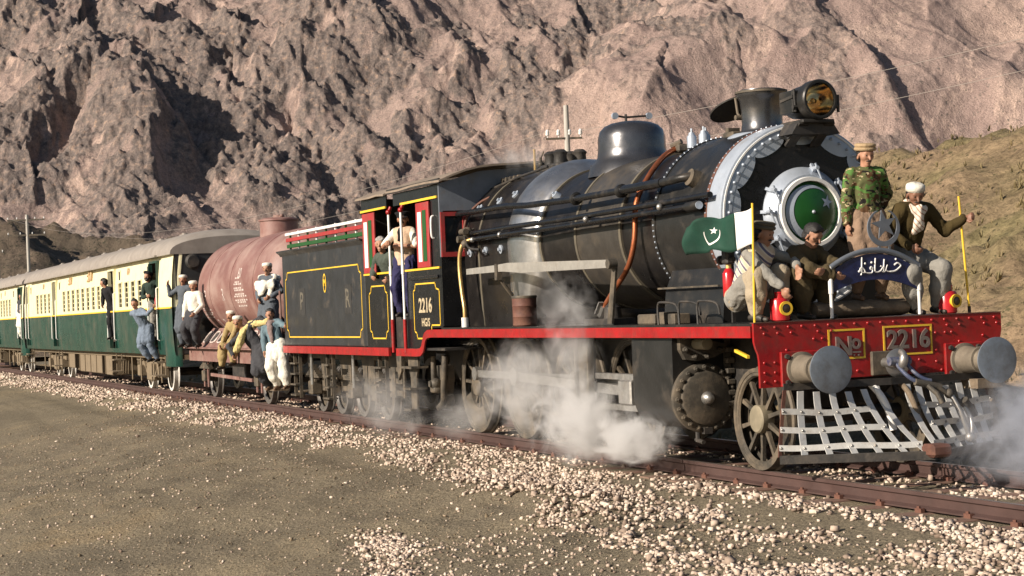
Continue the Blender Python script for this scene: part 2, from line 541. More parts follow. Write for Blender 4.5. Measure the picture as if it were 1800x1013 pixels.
# crags: broken rock standing proud of the slope
cn = fbm(Uw / 22, Vw / 22, 4, 131, .55) + .35 * fbm(U / 7, Vv / 7, 3, 137)
crag = np.clip(sst(.05, .45, cn * .85 + rk * .60 + .10 * left - .18), 0, 1) * np.clip(rk * .9 + .60 * left + .05, 0, 1)
mid = ridged(Uw / 27 + Vw / 60, Vw / 24 - Uw / 80, 5, 87, .50)
mid2 = ridged(A1 / 9, B1 / 20, 3, 89, .5)
rg1 = ridged(Uw / 9, Vw / 9, 4, 91, .52); rg2 = ridged(U / 3.6, Vv / 3.6, 2, 95, .55)
fine = fbm(U / 2.6, Vv / 2.6, 2, 101, .6)
Z = base + on * (sp * .62 + 15 * big + 3.4 * (g1 - .55) * (.35 + .35 * left) + 2.8 * (g2 - .55) * (.55 - .3 * left) + 3.2 * (mid - .6) * (.10 + .60 * left) + 1.1 * (mid2 - .55) * (.12 + .6 * left)
                 + crag * (1.7 * rg1 + .55 * rg2 - .3) + fine * (.08 + .08 * left + .10 * crag) + .25 * (rg2 - .5) * (.10 + .5 * left))
rock = np.clip(crag * 1.1 + .36 * left + .45 * left * sst(.0, .5, fbm(U / 26, Vv / 20, 4, 151)) + .10 * fbm(U / 40, Vv / 12, 3, 157), 0, 1)
pale_v = sst(.86, .99, 1 - np.abs(vn2(A2 / 34 + .15 * jx, B2 / 230, 171)) * 1.25) * .8 + .6 * sst(.1, .5, fbm(U / 60, Vv / 45, 3, 173)) * (1 - left)
pale_v = np.clip(pale_v, 0, 1) * (1 - crag * .8)
MX = CAM.x + FH.x * Vv + RT.x * U
MY = CAM.y + FH.y * Vv + RT.y * U
mountain_m = terrain_mat('mountain_rock', [(.30, (.30, .218, .193)), (.46, (.365, .268, .235)), (.58, (.41, .305, .265)), (.72, (.45, .335, .29))], (.03, .45), .9, 1.1,
                         'rock', [(.28, (.115, .100, .097)), (.46, (.19, .158, .145)), (.58, (.265, .208, .18)), (.72, (.45, .31, .225))],
                         specks=[(.5, .61, (.17, .145, .125)), (2.4, .60, (.15, .128, .11))], mottle=(1.7, .66, 1.15), attr2=('pale', (.56, .415, .345)))
grid_mesh('mountain', MX, MY, Z, mountain_m, attr={'rock': rock, 'pale': pale_v})

# ---- foothills low on the left, shadow painted into their colour
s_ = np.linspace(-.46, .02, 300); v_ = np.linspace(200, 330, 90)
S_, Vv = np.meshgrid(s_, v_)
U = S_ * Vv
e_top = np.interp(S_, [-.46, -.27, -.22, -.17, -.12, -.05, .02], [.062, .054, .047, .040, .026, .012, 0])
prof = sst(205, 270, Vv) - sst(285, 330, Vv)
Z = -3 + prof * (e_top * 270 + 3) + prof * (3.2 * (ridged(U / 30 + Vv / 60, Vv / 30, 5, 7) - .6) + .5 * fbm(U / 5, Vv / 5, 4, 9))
foot_m = terrain_mat('foothill_painted_shade', [(.3, (.075, .062, .048)), (.5, (.12, .095, .07)), (.7, (.20, .15, .11))], (.06, .5), .5, .8, specks=[(1.2, .58, (.045, .045, .03))])  # dark ramp stands in for a shadow over the slope; specks are scrub
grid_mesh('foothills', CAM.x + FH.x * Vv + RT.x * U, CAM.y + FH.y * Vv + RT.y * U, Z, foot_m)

# ---- ground sheet
def hill_h(x, y):
    c = 6.3 * sst(2.5, 24, y + .6 * fbm(x / 9, y / 9, 3, 61)) ** .9 * (1 - .75 * sst(26, 60, y))
    return c * sst(-95, -50, x) * (1 + .05 * sst(-45, -30, x))

def ground_h(x, y):
    ay = np.abs(y)
    z = -.185 - .20 * sst(1.5, 2.9, ay) - .16 * sst(3.0, 7.5, -y)
    z = z + .045 * fbm(x / 2.5, y / 1.6, 4, 41) * sst(1.4, 2.4, ay) + .011 * fbm(x / .30, y / .30, 4, 43, .65) * sst(1.5, 3.2, ay)
    z = z + .20 * np.exp(-((x + 3.3) / 3.2) ** 2 - ((y + 2.75) / .5) ** 2) * sst(-.6, .6, fbm(x / 1.5, y / 1.5, 2, 47) + .4)
    z = z - .125 * np.maximum(0, -y - 3.4) * sst(-60, -25, x) * (1 - sst(9, 13, -y)) - .7 * sst(9, 13, -y) * sst(-60, -25, x) + .30 * np.exp(-((x + 11.5) / 7) ** 2 - ((y + 7.0) / 2.6) ** 2)
    return z

def axis(a, b, f0, f1, st, gr):
    c = list(np.arange(f0, f1, st)); d = st; p = c[-1]
    while p < b: d *= gr; p += d; c.append(p)
    d = st; p = c[0]; q = []
    while p > a: d *= gr; p -= d; q.append(p)
    return np.array(q[::-1] + c)
gx = axis(-2600, 700, -20, 8, .095, 1.08)
gy = axis(-500, 2400, -9.0, -1.2, .085, 1.10)
X, Y = np.meshgrid(gx, gy)
far = sst(120, 400, np.hypot(X, Y))
Zg = ground_h(X, Y) * (1 - far) - 4.5 * far + .03 * fbm(X / .9, Y / .9, 3, 83) * sst(2.4, 4, np.abs(Y))
Zg -= .5 * sst(2.2, 4, Y) * (1 - far)
soil = terrain_mat('dry_soil', [(.30, (.18, .152, .108)), (.47, (.226, .190, .134)), (.60, (.27, .224, .152)), (.76, (.345, .258, .15))], (.35, 14.0), .05, 20.,
                   specks=[(40., .64, (.34, .285, .22)), (20., .68, (.33, .27, .21)), (70., .60, (.065, .055, .04)), (30., .66, (.08, .07, .05))], mottle=(30., .42, 1.4))
grid_mesh('ground', X, Y, Zg, soil)

# ---- grassy cutting side behind the engine
hx = np.concatenate([np.linspace(-110, -45, 80, endpoint=False), np.linspace(-45, 22, 340)])
hy = np.concatenate([np.linspace(2.3, 12, 110, endpoint=False), np.linspace(12, 70, 140)])
X, Y = np.meshgrid(hx, hy)
Hh = hill_h(X, Y)
Zh = -.75 + Hh * 1.04 + .35 * np.clip(Hh / 2, 0, 1) * fbm(X / 3.2, Y / 3.2, 5, 63) + .12 * fbm(X / .7, Y / .7, 4, 67)
Zh += .35 * np.clip(Hh / 2, 0, 1) * (ridged((X + Y * .8) / 5, (Y - X * .4) / 9, 4, 69) - .6)
grs = np.clip(.5 + 1.1 * fbm(X / 5, Y / 5, 4, 73) - .25, 0, 1)
hill_m = terrain_mat('dry_grass_hill', [(.30, (.20, .14, .09)), (.5, (.28, .20, .125)), (.7, (.35, .25, .155))], (.5, 3.5), .09, 5.,
                     'rock', [(.30, (.12, .10, .05)), (.5, (.20, .165, .085)), (.7, (.29, .225, .125))],
                     specks=[(7., .60, (.085, .075, .04)), (2.6, .62, (.13, .11, .06))], mottle=(5., .6, 1.15))
grid_mesh('hillside', X, Y, Zh, hill_m, attr={'rock': grs})

# tussocks of dry grass on the hillside
rng = np.random.default_rng(5)
def tussocks(n):
    Vs, Fs = [], []
    x = rng.uniform(-58, 2, n * 3); y = rng.uniform(3.6, 27, n * 3)
    dens = .5 + fbm(x / 4, y / 4, 3, 77)
    k = rng.random(n * 3) < np.clip(dens, .05, 1)
    x, y = x[k][:n], y[k][:n]
    ix = np.searchsorted(hx, x).clip(1, len(hx) - 1); iy = np.searchsorted(hy, y).clip(1, len(hy) - 1)
    z = Zh[iy, ix]
    h = rng.uniform(.05, .17, len(x))
    nb = 7
    for b in range(nb):
        an = rng.uniform(0, 6.28, len(x)); ln = rng.uniform(.15, .8, len(x)) * h; wd = h * .22
        cx, cy = np.cos(an), np.sin(an)
        a = np.stack([x - cy * wd, y + cx * wd, z - .05], -1); c = np.stack([x + cy * wd, y - cx * wd, z - .05], -1)
        t = np.stack([x + cx * ln, y + cy * ln, z + h * rng.uniform(.6, 1.1, len(x))], -1)
        i0 = sum(len(q) for q in Vs)
        Vs.append(np.concatenate([a, c, t])); m_ = len(x); ar = np.arange(m_)
        Fs.append(np.stack([ar, ar + m_, ar + 2 * m_], -1) + i0)
    return np.concatenate(Vs), np.concatenate(Fs)
tv, tf = tussocks(5000)
tuss_m = mat('dry_tussock', (.19, .155, .075), .9, 0, .35, .35, (.28, .21, .11), .5, 1.5)
o = mesh_obj('dry_grass', tv, tf, tuss_m, None, 0)
prop(o, 'dry olive grass tufts covering the hillside right of the engine', 'grass', kind='stuff')

# ================================================================== track
track = bpy.data.objects.new('railway_track', None); COL.objects.link(track); ORG['railway_track'] = Vector((0, 0, 0)); track['kind'] = 'structure'
RAILP = [(-.035, 0), (.035, 0), (.036, -.035), (.012, -.05), (.010, -.125), (.068, -.145), (.068, -.16), (-.068, -.16), (-.068, -.145), (-.010, -.125), (-.012, -.05), (-.036, -.035)]
for sy in (-1, 1):
    b = MB()
    for a, c in ((-140, -62.02), (-62, -44.02), (-44, -30.02), (-30, -17.02), (-17, -3.52), (-3.5, 9.5), (9.52, 30)):
        b.prism([(p[0] + sy * .873, p[1]) for p in RAILP], 'x', a, c)
    b.build('rail', rail_m, track, 40)
    b = MB()
    b.box(-140, 30, sy * .873 - .022, sy * .873 + .022, .0005, .0015)
    b.build('rail_running_surface', rail_top, track, 0)
sl = MB()
sl.prism([(-.13, -.30), (-.12, -.175), (-.09, -.165), (.09, -.165), (.12, -.175), (.13, -.30)], 'y', -1.36, 1.36)
sl0 = sl.build('sleeper', sleeper_m, track, 0)
fx = MB()
for sy in (-1, 1):
    for t in (-1, 1):
        fx.box(-.05, .05, sy * .873 + t * .075 - .02, sy * .873 + t * .075 + .025, -.166, -.125)
        fx.cyl((0, sy * .873 + t * .085, -.13), (0, sy * .873 + t * .085, -.105), .018, n=6)
fx0 = fx.build('rail_clip', rust, sl0, 0)
k = 0
for i in range(140):
    x = 7.2 - .72 * i + random.uniform(-.03, .03)
    if i == 0: s2, f2 = sl0, fx0
    else:
        s2 = sl0.copy(); COL.objects.link(s2); s2.parent = track
        if x > -40:
            f2 = fx0.copy(); COL.objects.link(f2); f2.parent = s2
    s2.location = (x, random.uniform(-.04, .04), random.uniform(-.012, .004)); s2.rotation_euler.z = random.uniform(-.012, .012)

# ballast: loose pale stones, real geometry
def stones(name, x, y, z, r, m, label, coarse=False):
    n = len(x)
    if coarse:
        ico = np.array([(1, 0, 0), (-1, 0, 0), (0, 1, 0), (0, -1, 0), (0, 0, 1), (0, 0, -1)]) * 1.15
        fc = np.array([(0, 2, 4), (2, 1, 4), (1, 3, 4), (3, 0, 4), (2, 0, 5), (1, 2, 5), (3, 1, 5), (0, 3, 5)])
    else:
        ico = np.array([(x, y, z) for x in (-1, 1) for y in (-1, 1) for z in (-1, 1)]) * .72
        fc = np.array([(0, 1, 3), (0, 3, 2), (4, 6, 7), (4, 7, 5), (0, 4, 5), (0, 5, 1), (2, 3, 7), (2, 7, 6), (0, 2, 6), (0, 6, 4), (1, 5, 7), (1, 7, 3)])
    nv = len(ico)
    jit = 1 + .48 * (rng.random((n, nv, 3)) - .5) * 2
    sc = rng.uniform(.6, 1.3, (n, 1, 3)) * np.array([1.1, 1.0, .78])
    P = ico[None] * jit * sc * r[:, None, None]
    an = rng.uniform(0, 6.28, n); ca, sa = np.cos(an)[:, None], np.sin(an)[:, None]
    ti = rng.uniform(-.7, .7, n); ct, st = np.cos(ti)[:, None], np.sin(ti)[:, None]
    px, py, pz = P[..., 0], P[..., 1], P[..., 2]
    py, pz = py * ct - pz * st, py * st + pz * ct
    px, py = px * ca - py * sa, px * sa + py * ca
    P = np.stack([px + x[:, None], py + y[:, None], pz + z[:, None]], -1)
    F = fc[None] + nv * np.arange(n)[:, None, None]
    o = mesh_obj(name, P.reshape(-1, 3), F.reshape(-1, 3), m, None, 0)
    at = o.data.attributes.new('tone', 'FLOAT', 'POINT')
    at.data.foreach_set('value', np.repeat(rng.random(n), nv).astype(np.float32))
    prop(o, label, 'gravel', kind='stuff')
    return o

def stone_mat(name, a, b_, c):
    m = bpy.data.materials.new(name); m.use_nodes = True
    N, L = m.node_tree.nodes, m.node_tree.links
    at = N.new('ShaderNodeAttribute'); at.attribute_name = 'tone'
    r = N.new('ShaderNodeValToRGB'); e = r.color_ramp.elements
    e[0].color = (*a, 1); e[1].color = (*c, 1); q = e.new(.4); q.color = (*b_, 1)
    L.new(at.outputs['Fac'], r.inputs['Fac']); L.new(r.outputs['Color'], N['Principled BSDF'].inputs['Base Color'])
    N['Principled BSDF'].inputs['Roughness'].default_value = .9
    N['Principled BSDF'].inputs['Specular IOR Level'].default_value = .2
    return m
pale = stone_mat('pale_ballast_stone', (.17, .125, .095), (.44, .345, .275), (.68, .57, .47))
earthy = stone_mat('earthy_pebble', (.10, .08, .055), (.20, .155, .10), (.36, .28, .20))

def gz(x, y):
    return np.asarray(ground_h(x, y)) + .03 * fbm(x / .9, y / .9, 3, 83) * sst(2.4, 4, np.abs(y)) - .5 * sst(2.2, 4, y)

def edge_y(x):   # outer edge of the ballast shoulder on the near side
    return np.interp(x, [-70, -25, -15, -9, -6, -3, -.5, 1.5, 4, 9], [-2.5, -2.5, -2.45, -2.6, -3.0, -3.25, -3.45, -3.75, -4.0, -4.2])
N1 = 220000
x = 9 - 80 * rng.random(N1) ** 1.7; y = rng.uniform(-4.6, 2.6, N1)
e = edge_y(x) + .30 * fbm(x / 1.3, y / 2, 3, 201)
inn = np.where(y < 0, np.clip((y - e) / .25, 0, 1), np.clip((2.6 - y) / .4, 0, 1))
bare = sst(.02, .42, fbm(x / 2.2, y / .8, 3, 203) + .55 * sst(-3.0, .5, x) * sst(-3.2, -1.6, y) * (1 - sst(-1.9, -1.2, y)) + .1 * sst(-20, -9, x) * (1 - sst(-9, -6.5, x)))
heap = np.exp(-((x + 3.6) / 3.4) ** 2 - ((y + 2.7) / .6) ** 2)
mid = (np.abs(y) < 1.25)
bed = np.clip((y + 2.25) / .1, 0, 1) * 0
dens = inn * np.clip(.95 - .9 * bare + .9 * heap, .06, 1) * np.where(mid, .45, 1)
dens = np.where((np.abs(np.abs(y) - .873) < .09), 0, dens)
k = rng.random(N1) < dens * .62
x, y = x[k], y[k]
r = rng.uniform(.012, .028, len(x)) * (1 + .5 * (rng.random(len(x)) < .08)) * (1 + .5 * sst(-12, -40, x))
z = gz(x, y) + r * rng.uniform(-.15, .75, len(x)) + .03 * np.exp(-((x + 3.6) / 3.4) ** 2 - ((y + 2.7) / .5) ** 2)
stones('ballast', x, y, z, r, pale, 'pale broken ballast stones along the near rail')
# a spill of stones running down the bank, and loose pebbles over the soil
n = 1500
t = rng.random(n)
x = -3.6 + 4.6 * t + rng.normal(0, .22, n); y = -4.6 - 1.15 * t + rng.normal(0, .16, n) * (1 - .3 * t)
x = np.concatenate([x, rng.normal(-2.5, .45, 420)]); y = np.concatenate([y, rng.normal(-4.75, .16, 420)])
n2 = 5200
x2 = 7 - 34 * rng.random(n2) ** 1.3; y2 = rng.uniform(-9.5, -2.4, n2)
x3 = rng.uniform(-2, 6, 2600); y3 = rng.uniform(-6.2, -3.2, 2600)
x, y = np.concatenate([x, x2, x3]), np.concatenate([y, y2, y3])
r = np.concatenate([rng.uniform(.010, .026, n + 420), rng.uniform(.006, .016, n2) + .012 * (rng.random(n2) < .05), rng.uniform(.009, .024, 2600)])
kk = rng.random(len(x)) < .62
stones('scattered_stones', x[kk], y[kk], gz(x[kk], y[kk]) + r[kk] * .3, r[kk], pale, 'scattered pale stones spilled over the brown bank in front')
n = 24000
x = 8 - 40 * rng.random(n) ** 1.3; y = rng.uniform(-9.8, -2.2, n)
r = rng.uniform(.005, .012, n) * (1 + 1.2 * (rng.random(n) < .06))
stones('pebbles', x, y, gz(x, y) + r * .2, r, earthy, 'small earthy pebbles strewn over the brown soil bank', True)
# ================================================================== steam locomotive
ZC = 2.72
def circ(c, r, n, ax='x', a0=0., a1=2 * math.pi, end=False):
    k = n if not end else n - 1
    out = []
    for i in range(n):
        a = a0 + (a1 - a0) * i / k
        if ax == 'x': out.append((c[0], c[1] + r * math.cos(a), c[2] + r * math.sin(a)))
        elif ax == 'y': out.append((c[0] + r * math.cos(a), c[1], c[2] + r * math.sin(a)))
        else: out.append((c[0] + r * math.cos(a), c[1] + r * math.sin(a), c[2]))
    return out

def text_mesh(txt, size, m, name, parent, origin, xdir, zdir, thick=.01, spacing=1.0, align='CENTER', bold=0.):
    cu = bpy.data.curves.new(name, 'FONT'); cu.body = txt; cu.size = size; cu.extrude = thick / 2; cu.align_x = align; cu.align_y = 'CENTER'; cu.space_character = spacing; cu.offset = bold
    cu.resolution_u = 3
    t = bpy.data.objects.new(name, cu); COL.objects.link(t)
    bpy.context.view_layer.update()
    dg = bpy.context.evaluated_depsgraph_get()
    me = t.evaluated_get(dg).to_mesh()
    xd, zd = Vector(xdir).normalized(), Vector(zdir).normalized(); nd = xd.cross(zd)
    o_ = Vector(origin)
    V = [o_ + xd * v.co.x + zd * v.co.y + nd * (v.co.z) for v in me.vertices]
    F = [tuple(p.vertices) for p in me.polygons]
    bpy.data.objects.remove(t)
    bpy.data.curves.remove(cu)
    return mesh_obj(name, [tuple(v) for v in V], F, m, parent, 0)

loco = thing('steam_locomotive', (-6, 0, 0), 'black steam locomotive with red buffer beam and green star and crescent smokebox door', 'locomotive')

# --- boiler barrel courses
def course(name, x0, x1, r0, r1, m, n=64, lip=.012):
    b = MB()
    L_ = x1 - x0
    b.prof((x0, 0, ZC), (x1, 0, ZC), [(0, r0 - .04), (0, r0), (1, r1), (1, r1 - .04)], n, True)
    return b.build(name, m, loco, 35)
course('boiler_course', -4.86, -3.74, .945, .95, lagging)
course('boiler_course', -6.22, -4.86, .965, .965, lagging_grey)
course('boiler_course', -7.50, -6.22, .955, .955, lagging)
for xb, r in ((-4.86, .972), (-6.22, .975), (-7.42, .975)):
    MB().prof((xb - .03, 0, ZC), (xb + .03, 0, ZC), [(0, r - .03), (0, r), (1, r), (1, r - .03)], 64, False).build('boiler_band', band_m, loco, 35)

# --- firebox: U section, with the polished shoulder at its front
def usec(x, r, zb, wb, n=25):
    P = [(x, -r * math.cos(math.pi * i / (n - 1)), ZC + r * math.sin(math.pi * i / (n - 1))) for i in range(n)]
    return [(x, -wb, zb), (x, -(r + wb) / 2 * 1.005, (ZC + zb) / 2)] + P + [(x, (r + wb) / 2 * 1.005, (ZC + zb) / 2), (x, wb, zb)]
FR = 1.09
b = MB(); b.loft([usec(-10.12, FR, 1.56, 1.04), usec(-9.2, FR, 1.56, 1.04), usec(-8.22, FR, 1.56, 1.04)]); b.build('firebox', lagging, loco, 35)
for xb in (-9.45,):
    b = MB(); b.loft([usec(xb - .03, FR + .012, 1.56, 1.052), usec(xb + .03, FR + .012, 1.56, 1.052)]); b.build('firebox_band', band_m, loco, 35)
b = MB()
b.loft([usec(-8.30, 1.08, 1.58, 1.03), usec(-8.25, 1.115, 1.58, 1.06), usec(-8.16, 1.138, 1.58, 1.08), usec(-8.03, 1.148, 1.58, 1.09), usec(-7.90, 1.140, 1.60, 1.08), usec(-7.78, 1.112, 1.62, 1.05), usec(-7.66, 1.065, 1.70, 1.0), usec(-7.55, 1.01, 1.85, .93), usec(-7.46, .965, 2.0, .80)])
b.build('firebox_shoulder', polished, loco, 70)
# washout plugs and mudhole doors, pale scuffs round them
for x, z in ((-9.75, 3.30), (-9.05, 3.36), (-8.55, 3.42), (-9.78, 2.66), (-9.15, 2.66), (-8.55, 2.66)):
    y = -math.sqrt(max(.01, FR * FR - (z - ZC) ** 2)); nrm = Vector((0, y, z - ZC)).normalized()
    c = Vector((x, y, z))
    MB().cyl(c - nrm * .02, c + nrm * .022, .062, n=16).cyl(c + nrm * .02, c + nrm * .055, .026, n=6).build('washout_plug', silver, loco, 30)
c = Vector((-7.2, -.80, ZC + .60)); nrm = Vector((0, -.80, .60)).normalized()
MB().cyl(c - nrm * .05, c + nrm * .03, .06, .05, n=12).cyl(c + nrm * .02, c + nrm * .06, .02, n=6).build('washout_plug', silver, loco)
MB().prof((-7.82, -1.06, 1.80), (-7.80, -1.13, 1.80), [(0, .10), (.5, .10), (1, .085)], 20).cyl((-7.8, -1.12, 1.80), (-7.8, -1.16, 1.80), .03, n=6).build('mud_door', grey_iron, loco)

# --- smokebox
sm = MB().prof((-3.80, 0, ZC), (-2.40, 0, ZC), [(0, .93), (0, 1.025), (.06, 1.03), (1, 1.03), (1, .9)], 72, False).build('smokebox', black_dusty, loco, 35)
MB().prof((-3.80, 0, ZC), (-3.72, 0, ZC), [(0, 1.026), (0, 1.040), (1, 1.040), (1, 1.026)], 72, False).build('seam_strip', black_dusty, sm, 35)
MB().prof((-2.46, 0, ZC), (-2.40, 0, ZC), [(0, 1.02), (0, 1.044), (1, 1.044), (1, 1.02)], 72, False).build('seam_strip', rust, sm, 35)
b = MB()
for i in range(80):
    a = math.pi * (-.30 + 1.6 * i / 79)
    d = Vector((0, math.cos(a), math.sin(a)))
    b.dome(Vector((-3.76, 0, ZC)) + d * 1.038, d, .014, 6, 2)
    b.dome(Vector((-2.43, 0, ZC)) + d * 1.042, d, .012, 6, 2)
prop(b.build('rivets', silver, sm, 0), kind='stuff')
# silver front ring, plate, scallops
MB().prof((-2.40, 0, ZC), (-2.08, 0, ZC), [(0, 1.0), (0, 1.038), (.86, 1.042), (.97, 1.03), (1, 1.005), (1, .9)], 80, False).build('front_ring', silver, sm, 40)
MB().prof((-2.12, 0, ZC), (-2.09, 0, ZC), [(0, 1.0), (1, 1.0)], 72).build('front_plate', black, sm, 35)
MB().prof((-2.09, 0, ZC), (-2.072, 0, ZC), [(0, 1.010), (1, 1.006), (1, .988), (0, .985)], 80, False).build('white_edge', white_p, sm, 35)
P, Q, nS, lob = [], [], 260, 13
for i in range(nS + 1):
    a = 2 * math.pi * i / nS
    u = ((a / (2 * math.pi) * lob + .25) % 1) * 2 - 1
    ri = .905 - .115 * math.sqrt(max(0, 1 - u * u * .96))
    P.append((-2.083, .984 * math.cos(a), ZC + .984 * math.sin(a))); Q.append((-2.083, ri * math.cos(a), ZC + ri * math.sin(a)))
MB().strip(P, Q).build('scalloped_border', silver, sm, 0)
b = MB()
for i in range(52):
    a = 2 * math.pi * (i + .5) / 52
    b.dome((-2.082, .935 * math.cos(a), ZC + .935 * math.sin(a)), (1, 0, 0), .021, 8, 3, .03)
prop(b.build('border_rivets', silver, sm, 60), kind='stuff')

# --- smokebox door
DZ = 2.755
door = MB().prof((-2.09, 0, DZ), (-1.90, 0, DZ), [(0, .51), (.18, .505), (.35, .48), (.55, .445), (.8, .415), (.8, .39), (.55, .385)], 64, False).build('smokebox_door', silver, loco, 35)
MB().prof((-1.96, 0, DZ), (-1.90, 0, DZ), [(0, .395), (1, .385), (1, .345), (0, .34)], 64, False).build('door_rim', white_p, door, 35)
MB().prof((-1.97, 0, DZ), (-1.87, 0, DZ), [(0, .36), (.35, .34), (.7, .22), (.93, .10), (1, .02)], 64).build('door_dish', green_p, door, 60)
def dish_x(r): return np.interp(r, [.02, .10, .22, .34, .36], [-1.87, -1.877, -1.90, -1.935, -1.97]) + .006
def flat_on_dish(poly, name, m, fan=None):
    V = [(dish_x(math.hypot(y, z)), y, DZ + z) for y, z in poly]
    return V
# crescent
co, ci = (-.020, 0, .300), (.022, .008, .255)
P, Q = [], []
for i in range(49):
    a = math.pi * (.30 + 1.42 * i / 48)
    P.append((co[0] + co[2] * math.cos(a), co[1] + co[2] * math.sin(a)))
    Q.append((ci[0] + ci[2] * math.cos(a), ci[1] + ci[2] * math.sin(a)))
MID = [((p[0] + q[0]) / 2, (p[1] + q[1]) / 2) for p, q in zip(P, Q)]
f = lambda L_: flat_on_dish(L_, '', None)
b = MB(); b.strip(f(P), f(MID)); b.strip(f(MID), f(Q)); b.build('crescent', silver, door, 60)
def star_poly(cx, cy, r, rot, k=.40):
    return [(cx + (r if i % 2 == 0 else r * k) * math.cos(rot + i * math.pi / 5), cy + (r if i % 2 == 0 else r * k) * math.sin(rot + i * math.pi / 5)) for i in range(10)]
sp_ = star_poly(.185, .105, .082, R(75))
b = MB(); V = f(sp_) + f([(.185, .105)]); b.add(V, [(i, (i + 1) % 10, 10) for i in range(10)]); b.build('star', silver, door, 0)
MB().dome((-1.868, 0, DZ), (1, 0, 0), .022, 10, 3).build('door_knob', silver, door, 60)
for k_, a in enumerate((78, 150, 178, 215, 262, 330, 18, 40)):
    a = R(a); d = Vector((0, math.cos(a), math.sin(a))); c = Vector((-2.02, 0, DZ)) + d * .50
    b = MB(); b.obox(c + d * .05 - Vector((.05, 0, 0)), c - d * .04 + Vector((.03, 0, 0)), .035, .03, (1, 0, 0))
    b.cyl(c - Vector((.08, 0, 0)), c + Vector((.10, 0, 0)), .022, n=10)
    h = c + Vector((.085, 0, 0))
    b.tube([h + Vector((0, -.02, .05)), h, h + Vector((.01, .035, -.10)), h + Vector((.01, .055, -.15))], [.012, .015, .010, .012], 8)
    b.build('door_clamp', silver, door, 50)
MB().prism([(.54, 2.98), (.62, 2.98), (.62, 2.50), (.80, 2.50), (.80, 2.42), (.58, 2.38), (.54, 2.45)], 'x', -2.07, -2.03).build('door_hinge', silver, door)
MB().cyl((-2.06, .60, 2.47), (-1.95, .60, 2.47), .05, n=12).cyl((-2.06, .76, 2.44), (-1.93, .76, 2.44), .045, n=12).build('door_hinge_pin', white_p, door)

# --- saddle under smokebox
b = MB(); b.loft([[(x, -1.02, 1.57), (x, -.98, 1.95), (x, -.86, 2.25), (x, .86, 2.25), (x, .98, 1.95), (x, 1.02, 1.57)] for x in (-3.62, -2.16)]); b.build('smokebox_saddle', black_dusty, loco, 20)
MB().obox((-3.70, -1.03, 1.99), (-2.2, -1.03, 1.99), .03, .02).build('saddle_strip', grey_iron, loco)

# --- dome
b = MB()
b.prof((-6.45, 0, 3.50), (-6.45, 0, 4.235), [(0, .60), (.20, .56), (.27, .50), (.36, .462), (.5, .45), (.70, .445), (.82, .42), (.90, .365), (.96, .27), (.99, .14), (1, .02)], 48, False)
b.build('steam_dome', dome_m, loco, 60)
# small chime gauge on the dome
b = MB(); b.tube([(-6.6, 0, 4.22), (-6.6, 0, 4.34)], .018); b.tube([(-6.6, -.14, 4.32), (-6.6, 0, 4.30), (-6.6, .30, 4.32)], .014)
b.build('dome_fitting', dark_iron, loco)
for y in (-.16, .34):
    MB().cyl((-6.62, y, 4.32), (-6.58, y, 4.32), .045, n=14).build('dome_fitting_knob', silver, loco)

# --- chimney with its hinged lid thrown back
CX = -2.93
b = MB()
b.prof((CX, 0, 3.62), (CX, 0, 4.22), [(0, .36), (.13, .335), (.17, .27), (.24, .245), (.38, .232), (.62, .236), (.80, .25), (.86, .272), (.90, .285), (.96, .285), (.965, .255), (1, .25), (1, .20), (.8, .19)], 48, False)
ch = b.build('chimney', dome_m, loco, 40)
MB().prof((CX, 0, 3.66), (CX, 0, 3.72), [(0, .42), (.5, .40), (1, .345)], 40, False).build('chimney_base', silver, ch, 50)
MB().prof((CX, 0, 4.18), (CX, 0, 4.205), [(0, .288), (0, .30), (1, .30), (1, .288)], 48, False).build('chimney_rim', grey_iron, ch, 40)
lc = Vector((CX - .66, 0, 4.08)); ln = Vector((-.42, -.10, .90)).normalized()
MB().prof(lc - ln * .012, lc + ln * .02, [(0, .30), (.5, .305), (1, .27)], 40).build('chimney_lid', dark_iron, ch, 40)
MB().tube([(CX - .27, -.13, 4.16), (CX - .36, -.14, 4.17), (CX - .30, -.15, 3.98), (CX - .25, -.14, 3.93)], .016).cyl((CX - .27, -.2, 3.93), (CX - .27, -.09, 3.93), .03, n=10).build('lid_hinge', grey_iron, ch)

# --- headlamp
HX0, HX1, HZ = -2.20, -1.62, 3.965
b = MB()
b.prof((HX0, 0, HZ), (HX1, 0, HZ), [(0, .10), (.05, .165), (.3, .18), (.55, .19), (.72, .195), (.74, .215), (.97, .217), (1, .205), (1, .18), (.9, .175)], 44, False)
lamp = b.build('headlamp', black_dusty, loco, 35)
MB().bevbox(-2.12, -1.83, -.235, -.10, HZ - .13, HZ + .12, .012).build('lamp_side_box', black_dusty, lamp, 20)
MB().obox((-2.08, -.24, HZ + .02), (-1.80, -.24, HZ + .05), .015, .03).tube([(-1.80, -.215, HZ - .12), (-1.80, -.225, HZ + .13)], .014).cyl((-1.80, -.25, HZ - .07), (-1.80, -.20, HZ - .07), .025, n=8).build('lamp_latch', dark_iron, lamp)
refl = mat('lamp_reflector', (.92, .76, .52), .12, 1., .06, 3, (.5, .28, .12), .15, 5, rvar=.04)
MB().prof((-2.0, 0, HZ), (-1.66, 0, HZ), [(0, .02), (.05, .06), (.25, .11), (.6, .15), (1, .176)], 44, False).build('lamp_reflector', refl, lamp, 60)
gl = bpy.data.materials.new('lamp_glass'); gl.use_nodes = True
gb = gl.node_tree.nodes['Principled BSDF']; gb.inputs['Transmission Weight'].default_value = 1; gb.inputs['Roughness'].default_value = .02; gb.inputs['IOR'].default_value = 1.2; gb.inputs['Base Color'].default_value = (1, .95, .85, 1)
MB().prof((-1.652, 0, HZ), (-1.635, 0, HZ), [(0, .178), (.5, .178), (1, .02)], 44, False).build('lamp_glass', gl, lamp, 60)
